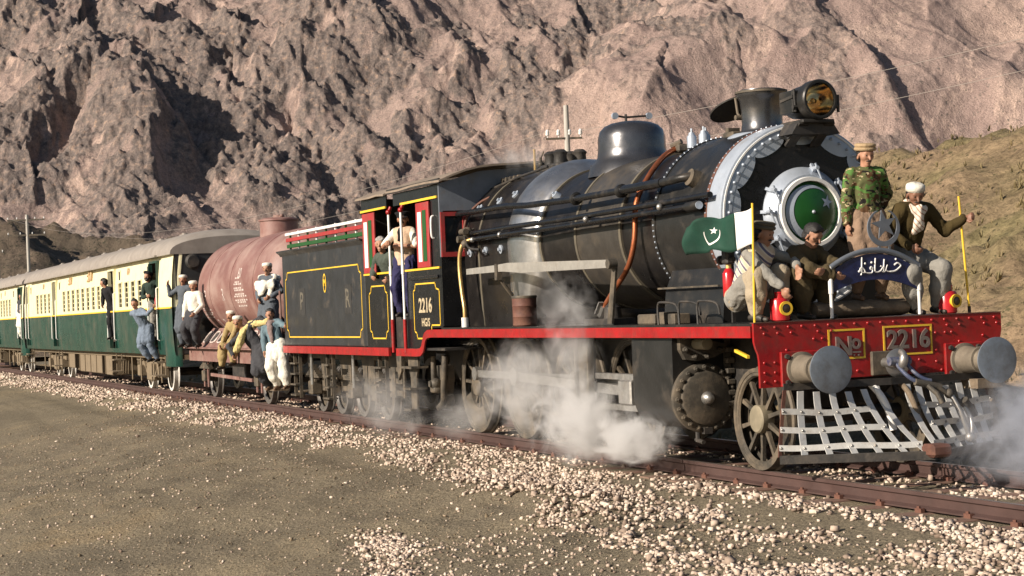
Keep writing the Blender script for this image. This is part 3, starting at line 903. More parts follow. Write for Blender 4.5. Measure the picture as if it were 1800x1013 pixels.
MB().ball((-1.83, 0, HZ), .03, 10, 6).build('lamp_bulb', brass, lamp, 60)
MB().cyl((-1.66, .20, HZ - .07), (-1.66, .235, HZ - .07), .03, n=8).obox((-1.66, .235, HZ + .05), (-1.66, .235, HZ - .14), .03, .02, (0, 1, 0)).build('lamp_hinge', dark_iron, lamp)
b = MB(); b.bevbox(-2.18, -1.68, -.20, .20, 3.715, 3.755, .01); b.obox((-1.72, -.16, 3.72), (-2.06, -.16, 3.50), .03, .12, (0, 1, 0)); b.obox((-1.72, .16, 3.72), (-2.06, .16, 3.50), .03, .12, (0, 1, 0))
b.prism([(-.22, 3.72), (.22, 3.72), (.30, 3.60), (-.30, 3.60)], 'x', -2.06, -1.75)
b.build('lamp_bracket', dark_iron, loco)

# --- mountings on boiler top
for i, (x, y) in enumerate(((-4.52, -.10), (-4.40, .03), (-4.28, -.06))):
    MB().prof((x, y, 3.70), (x, y, 3.95), [(0, .06), (.55, .06), (.65, .04), (.75, .035)], 16).cyl((x, y, 3.88), (x, y, 3.94), .015, n=6).build('lubricator', silver, loco, 40)
MB().bevbox(-4.75, -4.58, -.26, -.08, 3.66, 3.76, .02).cyl((-4.72, -.28, 3.74), (-4.60, -.20, 3.79), .035, n=8).build('lubricator_valve', grey_iron, loco)
MB().bevbox(-3.50, -3.25, -.22, .0, 3.70, 3.78, .015).box(-3.45, -3.38, -.2, -.05, 3.78, 3.83).build('snifting_valve', grey_iron, loco)
b = MB(); b.bevbox(-9.05, -8.35, -.28, .28, 3.68, 3.86, .03)
for y in (-.15, .15):
    b.prof((-8.85, y, 3.84), (-8.85, y, 4.05), [(0, .10), (.6, .09), (.8, .11), (1, .06)], 16); b.prof((-8.52, y, 3.84), (-8.52, y, 4.05), [(0, .10), (.6, .09), (.8, .11), (1, .06)], 16)
b.build('safety_valves', dark_iron, loco, 40)
MB().tube([(-9.6, -.1, 3.75), (-9.6, -.1, 4.15)], .018).build('whistle', brass, loco)
MB().tube([(-9.25, -.15, 3.72), (-9.25, -.15, 4.0)], .022).ball((-9.25, -.15, 3.9), .045).tube([(-9.25, -.15, 3.98), (-9.2, -.12, 4.08)], .01).build('steam_valve', grey_iron, loco)
b = MB()
for i in range(5): b.ball((-9.95 + .16 * i, -.42 + .05 * (i % 2), 3.70), .06, 10, 6).cyl((-9.95 + .16 * i, -.5, 3.72), (-9.95 + .16 * i, -.36, 3.72), .04, n=8)
b.build('turret_valves', grey_iron, loco, 60)
b = MB(); b.tube([(-10.1, -.62, 3.60), (-9.3, -.55, 3.70), (-8.4, -.40, 3.80)], .02)
b.tube([(-8.3, -.1, 3.82), (-7.6, -.1, 3.72), (-7.1, -.05, 3.74)], .02); b.build('turret_pipe', dark_iron, loco)

# --- pipes and handrails along the near side
def pipe(name, pts, r, m, n=10): return MB().tube(pts, r, n).build(name, m, loco, 60)
YP = -1.075
pipe('ejector_pipe', [(-10.15, YP - .10, 3.24), (-9.2, YP - .11, 3.235), (-8.3, YP - .15, 3.235), (-7.9, YP - .15, 3.225), (-7.4, YP - .08, 3.20), (-6.0, YP - .02, 3.185), (-4.5, YP, 3.195)], .044, black)
pipe('ejector_pipe_sleeve', [(-4.55, YP, 3.195), (-3.4, YP, 3.205)], .058, black)
pipe('ejector_elbow', [(-3.42, YP, 3.205), (-3.1, YP, 3.215), (-2.98, YP + .03, 3.225), (-2.9, YP + .12, 3.24), (-2.88, YP + .24, 3.22)], .050, black_dusty)
MB().prof((-2.88, -.99, 3.23), (-2.88, -.88, 3.19), [(0, .10), (.4, .10), (1, .11)], 18).build('ejector_flange', grey_iron, loco)
for x in (-5.9, -4.52): MB().prof((x - .04, YP, 3.19), (x + .04, YP, 3.19), [(0, .06), (.2, .085), (.8, .085), (1, .06)], 14).build('pipe_coupling', black_dusty, loco)
YQ = -1.12
pipe('sand_pipe', [(-9.95, YQ - .06, 2.93), (-8.0, YQ - .11, 2.935), (-6.0, YQ, 2.945), (-4.0, YQ - .02, 2.96), (-2.20, YQ + .03, 2.985)], .036, black)
pipe('sand_pipe', [(-9.95, YQ - .07, 2.84), (-8.0, YQ - .12, 2.845), (-6.0, YQ - .02, 2.855), (-4.0, YQ - .03, 2.87), (-2.60, YQ, 2.885)], .034, black)
MB().prof((-2.72, YQ, 2.88), (-2.42, YQ, 2.885), [(0, .03), (.1, .055), (.9, .056), (1, .04)], 16).build('handrail_lamp', black_dusty, loco)
MB().cyl((-2.42, YQ, 2.885), (-2.41, YQ, 2.885), .045, n=14).build('handrail_lamp_face', silver, loco)
for x, z in ((-9.3, 2.83), (-8.2, 2.85), (-5.4, 2.9), (-3.3, 2.92)):
    yk = YQ - (.12 if x < -7.5 else .05); MB().cyl((x, -.95, z), (x, yk, z), .022, n=8).ball((x, yk, z), .042, 10, 6).build('handrail_stanchion', steel, loco, 60)
# copper and brass delivery pipes
def smooth_path(P, k=4):
    P = [Vector(p) for p in P]; out = []
    for i in range(len(P) - 1):
        a, b_, c, d = P[max(i - 1, 0)], P[i], P[i + 1], P[min(i + 2, len(P) - 1)]
        for j in range(k):
            t = j / k
            out.append(.5 * ((2 * b_) + (c - a) * t + (2 * a - 5 * b_ + 4 * c - d) * t * t + (3 * b_ - a - 3 * c + d) * t ** 3))
    return out + [P[-1]]
pipe('delivery_pipe', smooth_path([(-4.70, -.22, 3.71), (-4.55, -.48, 3.60), (-4.38, -.78, 3.34), (-4.28, -1.0, 3.02), (-4.26, -1.05, 2.6), (-4.40, -1.08, 2.28), (-4.75, -1.12, 2.0), (-5.05, -1.14, 1.78)]), .034, copper)
MB().cyl((-5.0, -1.14, 1.82), (-5.12, -1.14, 1.70), .055, n=10).obox((-5.12, -1.2, 1.72), (-4.98, -1.2, 1.86), .06, .02).build('pipe_union', steel, loco)
pipe('injector_pipe', smooth_path([(-9.42, -1.22, 2.84), (-9.50, -1.33, 2.76), (-9.56, -1.36, 2.5), (-9.50, -1.36, 2.1), (-9.42, -1.36, 1.85), (-9.42, -1.36, 1.62)]), .030, brass)
MB().cyl((-9.42, -1.36, 1.58), (-9.42, -1.36, 1.72), .05, n=12).build('pipe_union', white_p, loco)
pipe('feed_pipe', smooth_path([(-9.5, -.62, 3.52), (-9.85, -.85, 3.42), (-9.98, -1.05, 3.2), (-9.92, -1.15, 2.9), (-9.6, -1.25, 2.7)]), .02, rust)
pipe('feed_pipe', smooth_path([(-9.6, -1.1, 3.0), (-9.55, -1.26, 2.9), (-9.3, -1.3, 2.72), (-9.0, -1.25, 2.68)]), .018, dark_iron)
b = MB(); b.ball((-9.55, -1.22, 2.95), .08); b.cyl((-9.65, -1.28, 2.96), (-9.45, -1.28, 2.96), .045, n=8); b.cyl((-9.55, -1.2, 2.85), (-9.55, -1.38, 2.85), .05, n=8); b.ball((-9.45, -1.3, 2.78), .06)
b.build('clack_valve', grey_iron, loco, 60)
# reversing gear: long pale bar with drop arm
b = MB(); b.prism([(-9.12, 2.33), (-9.12, 2.41), (-8.0, 2.425), (-7.5, 2.44), (-4.2, 2.36), (-4.12, 2.34), (-4.12, 2.28), (-4.2, 2.265), (-7.0, 2.29), (-7.7, 2.33)], 'y', -1.42, -1.385)
b.build('reversing_rod', mat('pale_rod_steel', (.44, .42, .38), .45, .5, .15, 8, (.25, .2, .15), .2, 6), loco)
MB().cyl((-4.17, -1.46, 2.31), (-4.17, -1.35, 2.31), .06, n=14).prism([(-4.22, 2.31), (-4.12, 2.31), (-4.30, 1.60), (-4.44, 1.60)], 'y', -1.375, -1.345).build('reversing_arm', grey_iron, loco)
MB().box(-7.95, -7.86, -1.44, -1.37, 2.22, 2.44).tube([(-7.9, -1.38, 2.24), (-7.9, -1.3, 2.12), (-7.92, -1.2, 2.0)], .03).build('reversing_bracket', grey_iron, loco)

# --- running board, valances
b = MB()
for sy in (-1, 1):
    y0, y1 = sorted((sy * 1.485, sy * .55))
    b.box(-10.1, -.66, y0, y1, 1.555, 1.582)
b.box(-2.2, -.66, -.55, .55, 1.555, 1.582)
run = b.build('running_board', black_dusty, loco, 0)
val = []
def ribbon(name, pts, hh, y, m, th=.025):
    """valance strip: centre line pts (x,z)"""
    top, bot = [], []
    for i, (x, z) in enumerate(pts):
        a = pts[max(0, i - 1)]; c = pts[min(len(pts) - 1, i + 1)]
        d = Vector((c[0] - a[0], c[1] - a[1])).normalized(); nn = Vector((-d.y, d.x))
        if nn.y < 0 or (abs(nn.y) < 1e-6 and nn.x < 0): nn = -nn
        top.append((x + nn.x * hh / 2, z + nn.y * hh / 2)); bot.append((x - nn.x * hh / 2, z - nn.y * hh / 2))
    b = MB()
    secs = [[(t[0], y, t[1]), (t[0], y + th, t[1]), (q[0], y + th, q[1]), (q[0], y, q[1])] for t, q in zip(top, bot)]
    b.loft(secs); return b.build(name, m, loco, 40)
def arc(cx, cz, r, a0, a1, n=8): return [(cx + r * math.cos(R(a0 + (a1 - a0) * i / n)), cz + r * math.sin(R(a0 + (a1 - a0) * i / n))) for i in range(n + 1)]
CUR = [(-.68, 1.497), (-10.55, 1.497)] + [(-10.72, 1.49), (-10.84, 1.455), (-10.90, 1.40), (-10.94, 1.33), (-10.99, 1.26), (-11.09, 1.215), (-11.25, 1.205)] + [(-12.27, 1.205)]
ribbon('valance', CUR, .118, -1.497, red)
ribbon('valance', CUR, .118, 1.472, red)

# --- buffer beam
beam_poly = [(-1.487, 1.583), (-1.487, 1.40), (-1.47, 1.33), (-1.445, 1.27), (-1.435, 1.20), (-1.435, .93), (-.78, .93), (-.78, .985), (.78, .985), (.78, .93), (1.435, .93), (1.435, 1.20), (1.445, 1.27), (1.47, 1.33), (1.487, 1.40), (1.487, 1.583)]
beam = MB().prism(beam_poly, 'x', -.66, -.625).build('buffer_beam', red, loco, 25)
MB().box(-.70, -.615, -1.487, 1.487, 1.5845, 1.592).build('beam_cap', rust, beam)
b = MB()
def riv(y, z, r=.0175): b.dome((-.626, y, z), (1, 0, 0), r, 8, 3, r * .9)
for i in range(19): riv(-1.40 + 2.8 * i / 18, 1.535)
for i in (0, 1, 2, 4, 5, 14, 15, 17, 18): riv(-1.40 + 2.8 * i / 18 + .03, 1.475)
for z in (1.40, 1.25): riv(-.80, z); riv(-.70, z); riv(.86, z); riv(.78, z)
for z in (1.18, 1.08, .99): riv(-1.38, z); riv(-1.26, z); riv(1.38, z)
for y, z in ((-1.12, 1.30), (-1.02, 1.20), (-.62, 1.30), (-.66, 1.15), (-.1, 1.16), (.1, 1.10), (-.30, 1.05), (.30, 1.06), (.45, 1.13), (.66, 1.22), (.66, 1.1), (.55, 1.0), (.66, 1.40), (.95, 1.30), (1.1, 1.25), (1.25, 1.35), (-.12, 1.0), (.8, 1.1), (.72, 1.01), (.27, 1.14)): riv(y, z)
prop(b.build('beam_rivets', red, beam, 60), kind='stuff')
def frame_rect(y0, y1, z0, z1, t, x, m, name, par):
    b = MB()
    b.box(x, x + .006, y0, y1, z1 - t, z1); b.box(x, x + .006, y0, y1, z0, z0 + t); b.box(x, x + .006, y0, y0 + t, z0 + t, z1 - t); b.box(x, x + .006, y1 - t, y1, z0 + t, z1 - t)
    return b.build(name, m, par, 0)
frame_rect(-.635, -.20, 1.175, 1.485, .020, -.6255, yellow, 'plate_frame', beam)
frame_rect(.02, .615, 1.185, 1.495, .020, -.6255, yellow, 'plate_frame', beam)
num_m = mat('number_metal', (.20, .17, .15), .5, .4, .2, 12, (.25, .08, .07), .3, 10)
text_mesh('N', .27, num_m, 'number_letter', beam, (-.612, -.46, 1.30), (0, 1, 0), (0, 0, 1), .02, bold=.006)
text_mesh('o', .22, num_m, 'number_letter', beam, (-.612, -.315, 1.345), (0, 1, 0), (0, 0, 1), .02, bold=.005)
b = MB(); b.box(-.622, -.604, -.37, -.26, 1.235, 1.252); b.box(-.622, -.604, -.35, -.335, 1.205, 1.22); b.box(-.622, -.604, -.295, -.28, 1.205, 1.22); b.build('number_bar', num_m, beam, 0)
for i, c in enumerate('2216'):
    text_mesh(c, .27, num_m, 'number_digit', beam, (-.612, .125 + .13 * i - (.0 if c != '1' else -.005), 1.34), (0, 1, 0), (0, 0, 1), .02, bold=.006)

# --- buffers
for sy in (-1, 1):
    yb = sy * .978
    b = MB(); b.bevbox(-.624, -.585, yb - .23, yb + .23, .93, 1.285, .008)
    bf = b.build('buffer', red, loco, 0)
    b = MB()
    b.prof((-.585, yb, 1.105), (-.18, yb, 1.105), [(0, .175), (.06, .175), (.08, .145), (.6, .125), (.72, .125), (.73, .14), (.78, .14), (.79, .115), (1, .11), (1, .08)], 32, False)
    b.build('buffer_casing', casing_m, bf, 35)
    b = MB()
    for dy in (-.17, .17):
        for dz in (-.13, .13): b.cyl((-.585, yb + dy, 1.105 + dz), (-.55, yb + dy, 1.105 + dz), .026, n=6)
    b.build('buffer_bolts', dark_iron, bf, 0)
    b = MB(); b.prof((-.25, yb, 1.105), (0, yb, 1.105), [(0, .075), (.80, .075), (.82, .215), (.90, .236), (.955, .236), (.985, .20), (1, .08), (1, .01)], 48)
    b.build('buffer_head', mat('bright_buffer_steel', (.20, .235, .28), .42, .35, .2, 7, (.13, .13, .13), .40, 6, .001, 20), bf, 35)

# --- draw hook and screw coupling
b = MB(); b.bevbox(-.624, -.58, -.15, .15, .99, 1.24, .01); hk = b.build('draw_hook', grey_iron, loco, 0)
b = MB(); b.tube(smooth_path([(-.6, 0, 1.12), (-.40, 0, 1.12), (-.30, .0, 1.09), (-.24, .0, 1.12), (-.24, .01, 1.20), (-.30, .02, 1.235)]), [.05] * 6 + [.045] * 10 + [.035] * 5, 10); b.build('hook', steel, hk, 60)
MB().prof((-.56, .12, 1.11), (-.50, .12, 1.11), [(0, .13), (.5, .15), (1, .10)], 24).build('hook_boss', steel, hk, 40)
link = [(-.30, -.06, 1.14), (-.26, -.02, 1.06), (-.20, .03, .98), (-.17, .10, .93), (-.16, .17, .91)]
MB().tube(smooth_path(link), .022).tube(smooth_path([(x, y + .10, z + .02) for x, y, z in link]), .020).cyl((-.31, -.12, 1.14), (-.31, .12, 1.14), .045, n=12).build('coupling_link', mat('blue_worn_steel', (.09, .11, .19), .45, .4, .25, 10, (.35, .34, .33), .4, 8), hk, 60)
MB().cyl((-.16, .08, .925), (-.13, .36, .86), .036, n=10).tube([(-.15, .20, .90), (-.06, .27, .80), (-.02, .30, .70)], .028).cyl((-.13, .30, .88), (-.10, .68, .62), .030, n=10).ball((-.12, .45, .79), .052).cyl((-.08, .60, .72), (-.14, .76, .56), .042, n=10).build('coupling_screw', grey_iron, hk, 60)
MB().tube(smooth_path([(-.12, .46, .80), (-.04, .52, .62), (-.02, .56, .48), (-.02, .60, .36)]), .026).tube(smooth_path([(-.11, .62, .66), (-.02, .64, .5), (-.01, .62, .36)]), .024).ball((-.01, .61, .34), .055).build('coupling_shackle', steel, hk, 60)
pipe('brake_hose', smooth_path([(-.58, -.20, .93), (-.42, -.17, .80), (-.36, -.13, .66), (-.34, -.10, .52), (-.33, -.09, .44)]), .036, white_p)
pipe('brake_hose', smooth_path([(-.58, .15, .93), (-.40, .16, .80), (-.28, .18, .58), (-.22, .20, .40)]), .03, timber)

# --- cowcatcher: riveted flat bars, each a piece of its own
cow = bpy.data.objects.new('cowcatcher', None); COL.objects.link(cow); cow.parent = loco; ORG[cow.name] = ORG[loco.name]
strap = mat('pale_strap_steel', (.60, .60, .58), .45, .35, .15, 9, (.28, .22, .17), .2, 8)
strap_blue = mat('blue_strap_steel', (.04, .07, .32), .45, .2, .2, 9)
def cow_pt(u, t, sy):
    """u 0 outer .. 1 tip along the width, t 0 top .. 1 bottom"""
    top = Vector((-.56 + .10 * u, -1.20 * (1 - u) - .0 * u, .90 - .03 * math.sin(u * 3)))
    bot = Vector((-.50 + .80 * u, -1.29 * (1 - u) - .03, .235))
    k = t ** 1.15
    p = top.lerp(bot, t); p.x = top.x + (bot.x - top.x) * (t ** 1.5)
    p.z += .008 * math.sin(9 * u + 4 * t)
    return Vector((p.x, p.y * (-sy), p.z)) if sy > 0 else p
for sy in (-1, 1):
    for u in (.0, .165, .33, .495, .66, .825, .96):
        m_ = strap
        P = [cow_pt(u * (1 - .12 * (1 - t)), t, sy) for t in np.linspace(.02 if .1 < u < .9 else 0, .99, 7)]
        b = MB()
        secs = []
        wdt = .036 if u > 0 else .02
        for p in P:
            secs.append([p + Vector((.006, -wdt, 0)), p + Vector((.006, wdt, 0)), p + Vector((-.006, wdt, 0)), p + Vector((-.006, -wdt, 0))])
        b.loft(secs); b.build('cowcatcher_bar', m_ if u > 0 else rust, cow, 40)
    for t in (.33, .60, .86):
        u1 = .74 if t < .5 else (.80 if t < .7 else .97)
        P = [cow_pt(u, t, sy) + Vector((.014, -.002, 0)) for u in np.linspace(-.01, u1, 12)]
        b = MB()
        secs = [[p + Vector((.006, 0, -.030)), p + Vector((.006, 0, .030)), p + Vector((-.006, 0, .030)), p + Vector((-.006, 0, -.030))] for p in P]
        b.loft(secs); br = b.build('cowcatcher_bar', strap, cow, 40)
        b = MB()
        for u in (.0, .165, .33, .495, .66, .825, .96):
            uu = u * (1 - .12 * (1 - t))
            if uu <= u1: b.dome(cow_pt(uu, t, sy) + Vector((.02, -.002, 0)), (1, -.5, 0), .015, 8, 2)
        b.build('bar_rivets', steel, br, 60)
    b = MB(); A, B = cow_pt(0, 1, sy), cow_pt(1, 1, sy); b.obox(A + Vector((0, 0, -.02)), B + Vector((0, 0, -.02)), .06, .085); b.build('bottom_angle', dark_iron, cow, 0)
    b = MB(); A, B = cow_pt(0, 0, sy), cow_pt(1, 0, sy); b.obox(A + Vector((-.03, 0, .03)), B + Vector((-.03, 0, .03)), .05, .07); b.build('top_angle', dark_iron, cow, 0)
    b = MB(); b.obox((-.75, sy * 1.15, .9), (-.52, sy * 1.22, .26), .06, .05); b.build('cowcatcher_stay', grey_iron, cow, 0)
MB().bevbox(.18, .40, -.12, .12, .20, .33, .03).build('cowcatcher_nose', rust, cow, 20)
MB().box(-.70, -.40, 1.0, 1.32, .80, .90).obox((-.55, 1.25, .88), (-.50, 1.30, .26), .06, .06).build('guard_bracket', timber, cow, 0)

# --- wheels
def wheel(name, x, r, sy, spokes, parent, tyre_m, hub_r, y0=.80, wd=.135, m=grey_iron, cw=False, hubm=None):
    y_in, y_out = sy * y0, sy * (y0 + wd)
    b = MB(); b.prof((x, y_in, r), (x, y_out, r), [(0, r - .10), (0, r + .028), (.18, r + .026), (.30, r), (1, r - .006), (1.0, r - .05), (.93, r - .055), (.93, r - .085), (.75, r - .10)], 56, False)
    tyre = b.build(name, tyre_m, parent, 30)
    b = MB()
    for i in range(spokes):
        a = 2 * math.pi * (i + .35) / spokes
        d = Vector((math.cos(a), 0, math.sin(a)))
        c = Vector((x, sy * (y0 + wd * .5), r))
        p0, p1 = c + d * hub_r * .7, c + d * (r - .08)
        sdv = Vector((0, 1, 0)).cross(d)
        secs = []
        for p, w_, h_ in ((p0, .055, .05), (c + d * r * .55, .038, .04), (p1, .05, .045)):
            secs.append([p + sdv * w_ * .5 + Vector((0, h_ * .5, 0)), p - sdv * w_ * .5 + Vector((0, h_ * .5, 0)), p - sdv * w_ * .5 - Vector((0, h_ * .5, 0)), p + sdv * w_ * .5 - Vector((0, h_ * .5, 0))])
        b.loft(secs)
    if spokes:
        prop(b.build('spokes', m, tyre, 20))
    else:
        b = MB(); b.prof((x, sy * (y0 + wd * .3), r), (x, sy * (y0 + wd * .62), r), [(0, r - .09), (.4, r - .09), (1, hub_r)], 40); b.build('wheel_web', m, tyre, 30)
    b = MB(); b.prof((x, sy * (y0 + .01), r), (x, sy * (y0 + wd + .03), r), [(0, hub_r * .9), (.2, hub_r), (.9, hub_r), (1, hub_r * .9), (1, .001)], 28); b.build('hub', hubm or m, tyre, 35)
    if cw:
        b = MB(); a0, a1 = cw
        ro, ri = r - .09, r * .48
        pa = [(x + ro * math.cos(R(a0 + (a1 - a0) * i / 12)), r + ro * math.sin(R(a0 + (a1 - a0) * i / 12))) for i in range(13)]
        pb = [(x + ri * math.cos(R(a1 - (a1 - a0) * i / 12)) , r + ri * math.sin(R(a1 - (a1 - a0) * i / 12))) for i in range(13)]
        b.prism(pa + pb, 'y', sy * (y0 + wd * .2), sy * (y0 + wd * .9)); b.build('counterweight', m, tyre, 20)
    return tyre
hub_pale = mat('dusty_hub', (.23, .20, .14), .7, .1, .2, 5, (.30, .25, .17), .35, 5)
PX = -1.62
for sy in (-1, 1): wheel('pony_wheel', PX, .55, sy, 10, loco, grey_iron, .15, hubm=hub_pale)
MB().cyl((PX, -.8, .55), (PX, .8, .55), .08, n=14).build('axle', dark_iron, loco)
DR = .715
DXS = [-4.75, -6.50, -8.30, -10.16]
for i, x in enumerate(DXS):
    for sy in (-1, 1): wheel('driving_wheel', x, DR, sy, 13, loco, grey_iron, .17, cw=(200, 300))
    MB().cyl((x, -.8, DR), (x, .8, DR), .1, n=14).build('axle', dark_iron, loco)
CK = Vector((.30 * math.cos(R(35)), 0, .30 * math.sin(R(35))))
for sy in (-1, 1):
    b = MB(); y = sy * 1.02
    b.obox((DXS[3] + CK.x, y, DR + CK.z), (DXS[0] + CK.x, y, DR + CK.z), .05, .10)
    for x in DXS: b.cyl((x + CK.x, y - .05, DR + CK.z), (x + CK.x, y + .05, DR + CK.z), .10, n=16)
    b.build('coupling_rod', steel, loco, 35)
    b = MB(); y2 = sy * 1.13
    b.obox((DXS[2] + CK.x, y2, DR + CK.z), (-4.4, y2, .78), .05, .12); b.cyl((DXS[2] + CK.x, y2 - .06, DR + CK.z), (DXS[2] + CK.x, y2 + .06, DR + CK.z), .13, n=16); b.cyl((-4.4, y2 - .07, .78), (-4.4, y2 + .07, .78), .09, n=14)
    b.build('connecting_rod', steel, loco, 35)
    b = MB(); b.box(-5.6, -3.7, sy * 1.13 - .05, sy * 1.13 + .05, .92, .99); b.box(-5.6, -3.7, sy * 1.13 - .05, sy * 1.13 + .05, .55, .62); b.box(-5.65, -5.55, sy * 1.13 - .08, sy * 1.13 + .08, .5, 1.4)
    b.bevbox(-4.55, -4.2, sy * 1.13 - .09, sy * 1.13 + .09, .62, .92, .02)
    b.build('crosshead_guides', steel, loco, 0)
    b = MB(); b.prism([(-5.72, 1.44), (-5.28, 1.44), (-5.28, .60), (-5.38, .45), (-5.62, .45), (-5.72, .60)], 'y', sy * 1.20, sy * 1.24); b.obox((-5.68, sy * 1.26, .5), (-5.68, sy * 1.26, 1.44), .04, .05); b.obox((-5.3, sy * 1.26, .5), (-5.3, sy * 1.26, 1.44), .04, .05)
    b.build('motion_bracket', grey_iron, loco, 0)
# frames
for sy in (-1, 1):
    MB().prism([(-1.0, 1.54), (-12.0, 1.54), (-12.0, 1.0), (-11.2, .55), (-1.9, .62), (-1.2, 1.05), (-.66, 1.1), (-.66, 1.54)], 'y', sy * .66, sy * .70).build('main_frame', dark_iron, loco, 0)
b = MB(); b.box(-9.9, -8.3, -.6, .6, .35, 1.4); b.build('ashpan', dark_iron, loco, 0)
# brake and spring gear by the rear drivers
b = MB()
for x in (-11.05,):
    b.prism([(x - .28, 1.0), (x + .20, 1.0), (x + .20, .80), (x + .05, .45), (x - .1, .45)], 'y', -1.16, -1.04); b.bevbox(x - .1, x + .12, -1.18, -1.02, .36, .55, .02)
b.build('trailing_hanger', grey_iron, loco, 0)
pipe('suction_pipe', smooth_path([(-10.8, -1.2, 1.15), (-10.85, -1.22, .7), (-10.95, -1.2, .45), (-11.3, -1.15, .35)]), .05, grey_iron)
pipe('suction_pipe', smooth_path([(-11.2, -1.25, 1.14), (-11.22, -1.25, .8), (-11.3, -1.2, .6)]), .04, grey_iron)
MB().ball((-11.15, -1.25, .72), .09).cyl((-11.15, -1.35, .72), (-11.15, -1.1, .72), .05, n=10).bevbox(-11.28, -11.08, -1.30, -1.15, .58, .68, .02).build('injector', grey_iron, loco, 60)

# --- cylinders
for sy in (-1, 1):
    b = MB()
    sec = [(sy * .72, 1.54), (sy * 1.40, 1.54)] + [(sy * 1.425, 1.38), (sy * 1.425, .80)]
    sec += [(sy * (1.075 + .35 * math.cos(R(a))), .755 - .36 * math.sin(R(a))) for a in range(0, 91, 10)] + [(sy * .72, .395)]
    b.loft([[(x, p[0], p[1]) for p in sec] for x in (-3.66, -2.62)])
    cy = b.build('cylinder', black_dusty, loco, 35)
    c0, c1 = (-2.62, sy * 1.075, .755), (-2.50, sy * 1.075, .755)
    MB().prof(c0, c1, [(0, .385), (.45, .385), (.5, .375), (.62, .345), (.62, .30), (.9, .295), (1, .27), (1, .001)], 52).build('cylinder_cover', grey_iron, cy, 30)
    MB().dome((-2.50, sy * 1.075, .755), (1, 0, 0), .075, 18, 6, .10).build('cover_boss', steel, cy, 60)
    b = MB()
    for i in range(20):
        a = 2 * math.pi * i / 20
        p = Vector((-2.565, sy * 1.075 + .345 * math.cos(a), .755 + .345 * math.sin(a)))
        b.cyl(p, p + Vector((.05, 0, 0)), .026, n=6); b.dome(p + Vector((.045, 0, 0)), (1, 0, 0), .018, 6, 2)
    prop(b.build('cover_nuts', grey_iron, cy, 30), kind='stuff')
    vp = [(sy * 1.36, 1.50), (sy * 1.36, 1.30), (sy * 1.30, 1.19), (sy * 1.15, 1.17), (sy * .95, 1.20), (sy * .80, 1.26), (sy * .78, 1.34), (sy * .95, 1.38), (sy * 1.10, 1.47), (sy * 1.22, 1.52)]
    MB().prism(vp, 'x', -2.62, -2.54).build('valve_chest_cover', grey_iron, cy, 20)
    MB().cyl((-2.56, sy * 1.16, 1.36), (-2.28, sy * 1.16, 1.36), .065, n=18).cyl((-2.30, sy * 1.16, 1.36), (-2.27, sy * 1.16, 1.36), .05, n=14).build('valve_spindle_guide', hub_pale, cy, 35)
    b = MB()
    for y, z in ((1.31, 1.44), (1.31, 1.30), (1.20, 1.22), (1.05, 1.215), (.88, 1.29)):
        p = Vector((-2.54, sy * y, z)); b.cyl(p, p + Vector((.05, 0, 0)), .03, n=6); b.dome(p + Vector((.05, 0, 0)), (1, 0, 0), .022, 6, 2)
    b.build('chest_nuts', grey_iron, cy, 0)
    b = MB(); b.box(-2.62, -2.585, sy * .755 - .04, sy * .755 + .04, .5, 1.5); b.build('cylinder_flange', grey_iron, cy, 0)
    b = MB()
    for z in (1.28, 1.16, 1.04, .92, .8, .68): b.bevbox(-2.585, -2.50, sy * .76 - .05, sy * .76 + .05, z - .03, z + .03, .01)
    b.build('flange_bolts', grey_iron, cy, 0)
    MB().cyl((-2.75, sy * 1.08, .41), (-2.75, sy * 1.08, .26), .03, n=8).cyl((-2.80, sy * 1.08, .28), (-2.62, sy * 1.08, .26), .025, n=8).build('drain_cock', dark_iron, cy)
    MB().box(-2.56, -2.5, sy * 1.075 - .05, sy * 1.075 + .05, .36, .43).build('drain_boss', dark_iron, cy, 0)
MB().obox((-1.30, -1.34, 1.30), (-.92, -1.40, 1.24), .03, .03).build('yellow_lever', yellow, loco, 0)
# small fittings on the board by the cylinder
b = MB(); b.bevbox(-3.75, -3.30, -1.30, -1.05, 1.58, 1.70, .015); b.bevbox(-3.2, -3.05, -1.3, -1.1, 1.58, 1.72, .01); b.bevbox(-2.95, -2.78, -1.3, -1.1, 1.58, 1.70, .01); b.build('oil_box', grey_iron, loco, 0)
for x in (-3.02, -2.5, -2.05):
    MB().tube(smooth_path([(x, -1.38, 1.58), (x, -1.38, 1.80), (x + .1, -1.36, 1.83), (x + .35, -1.33, 1.80), (x + .42, -1.33, 1.68)]), .014, 6).build('oil_pipe', dark_iron, loco)
MB().box(-5.3, -4.4, -1.3, -1.0, 1.58, 1.66).prof((-4.75, -1.15, 1.64), (-4.75, -1.15, 1.95), [(0, .12), (.5, .10), (.7, .04), (1, .03)], 12).build('mechanical_lubricator', dark_iron, loco, 30)

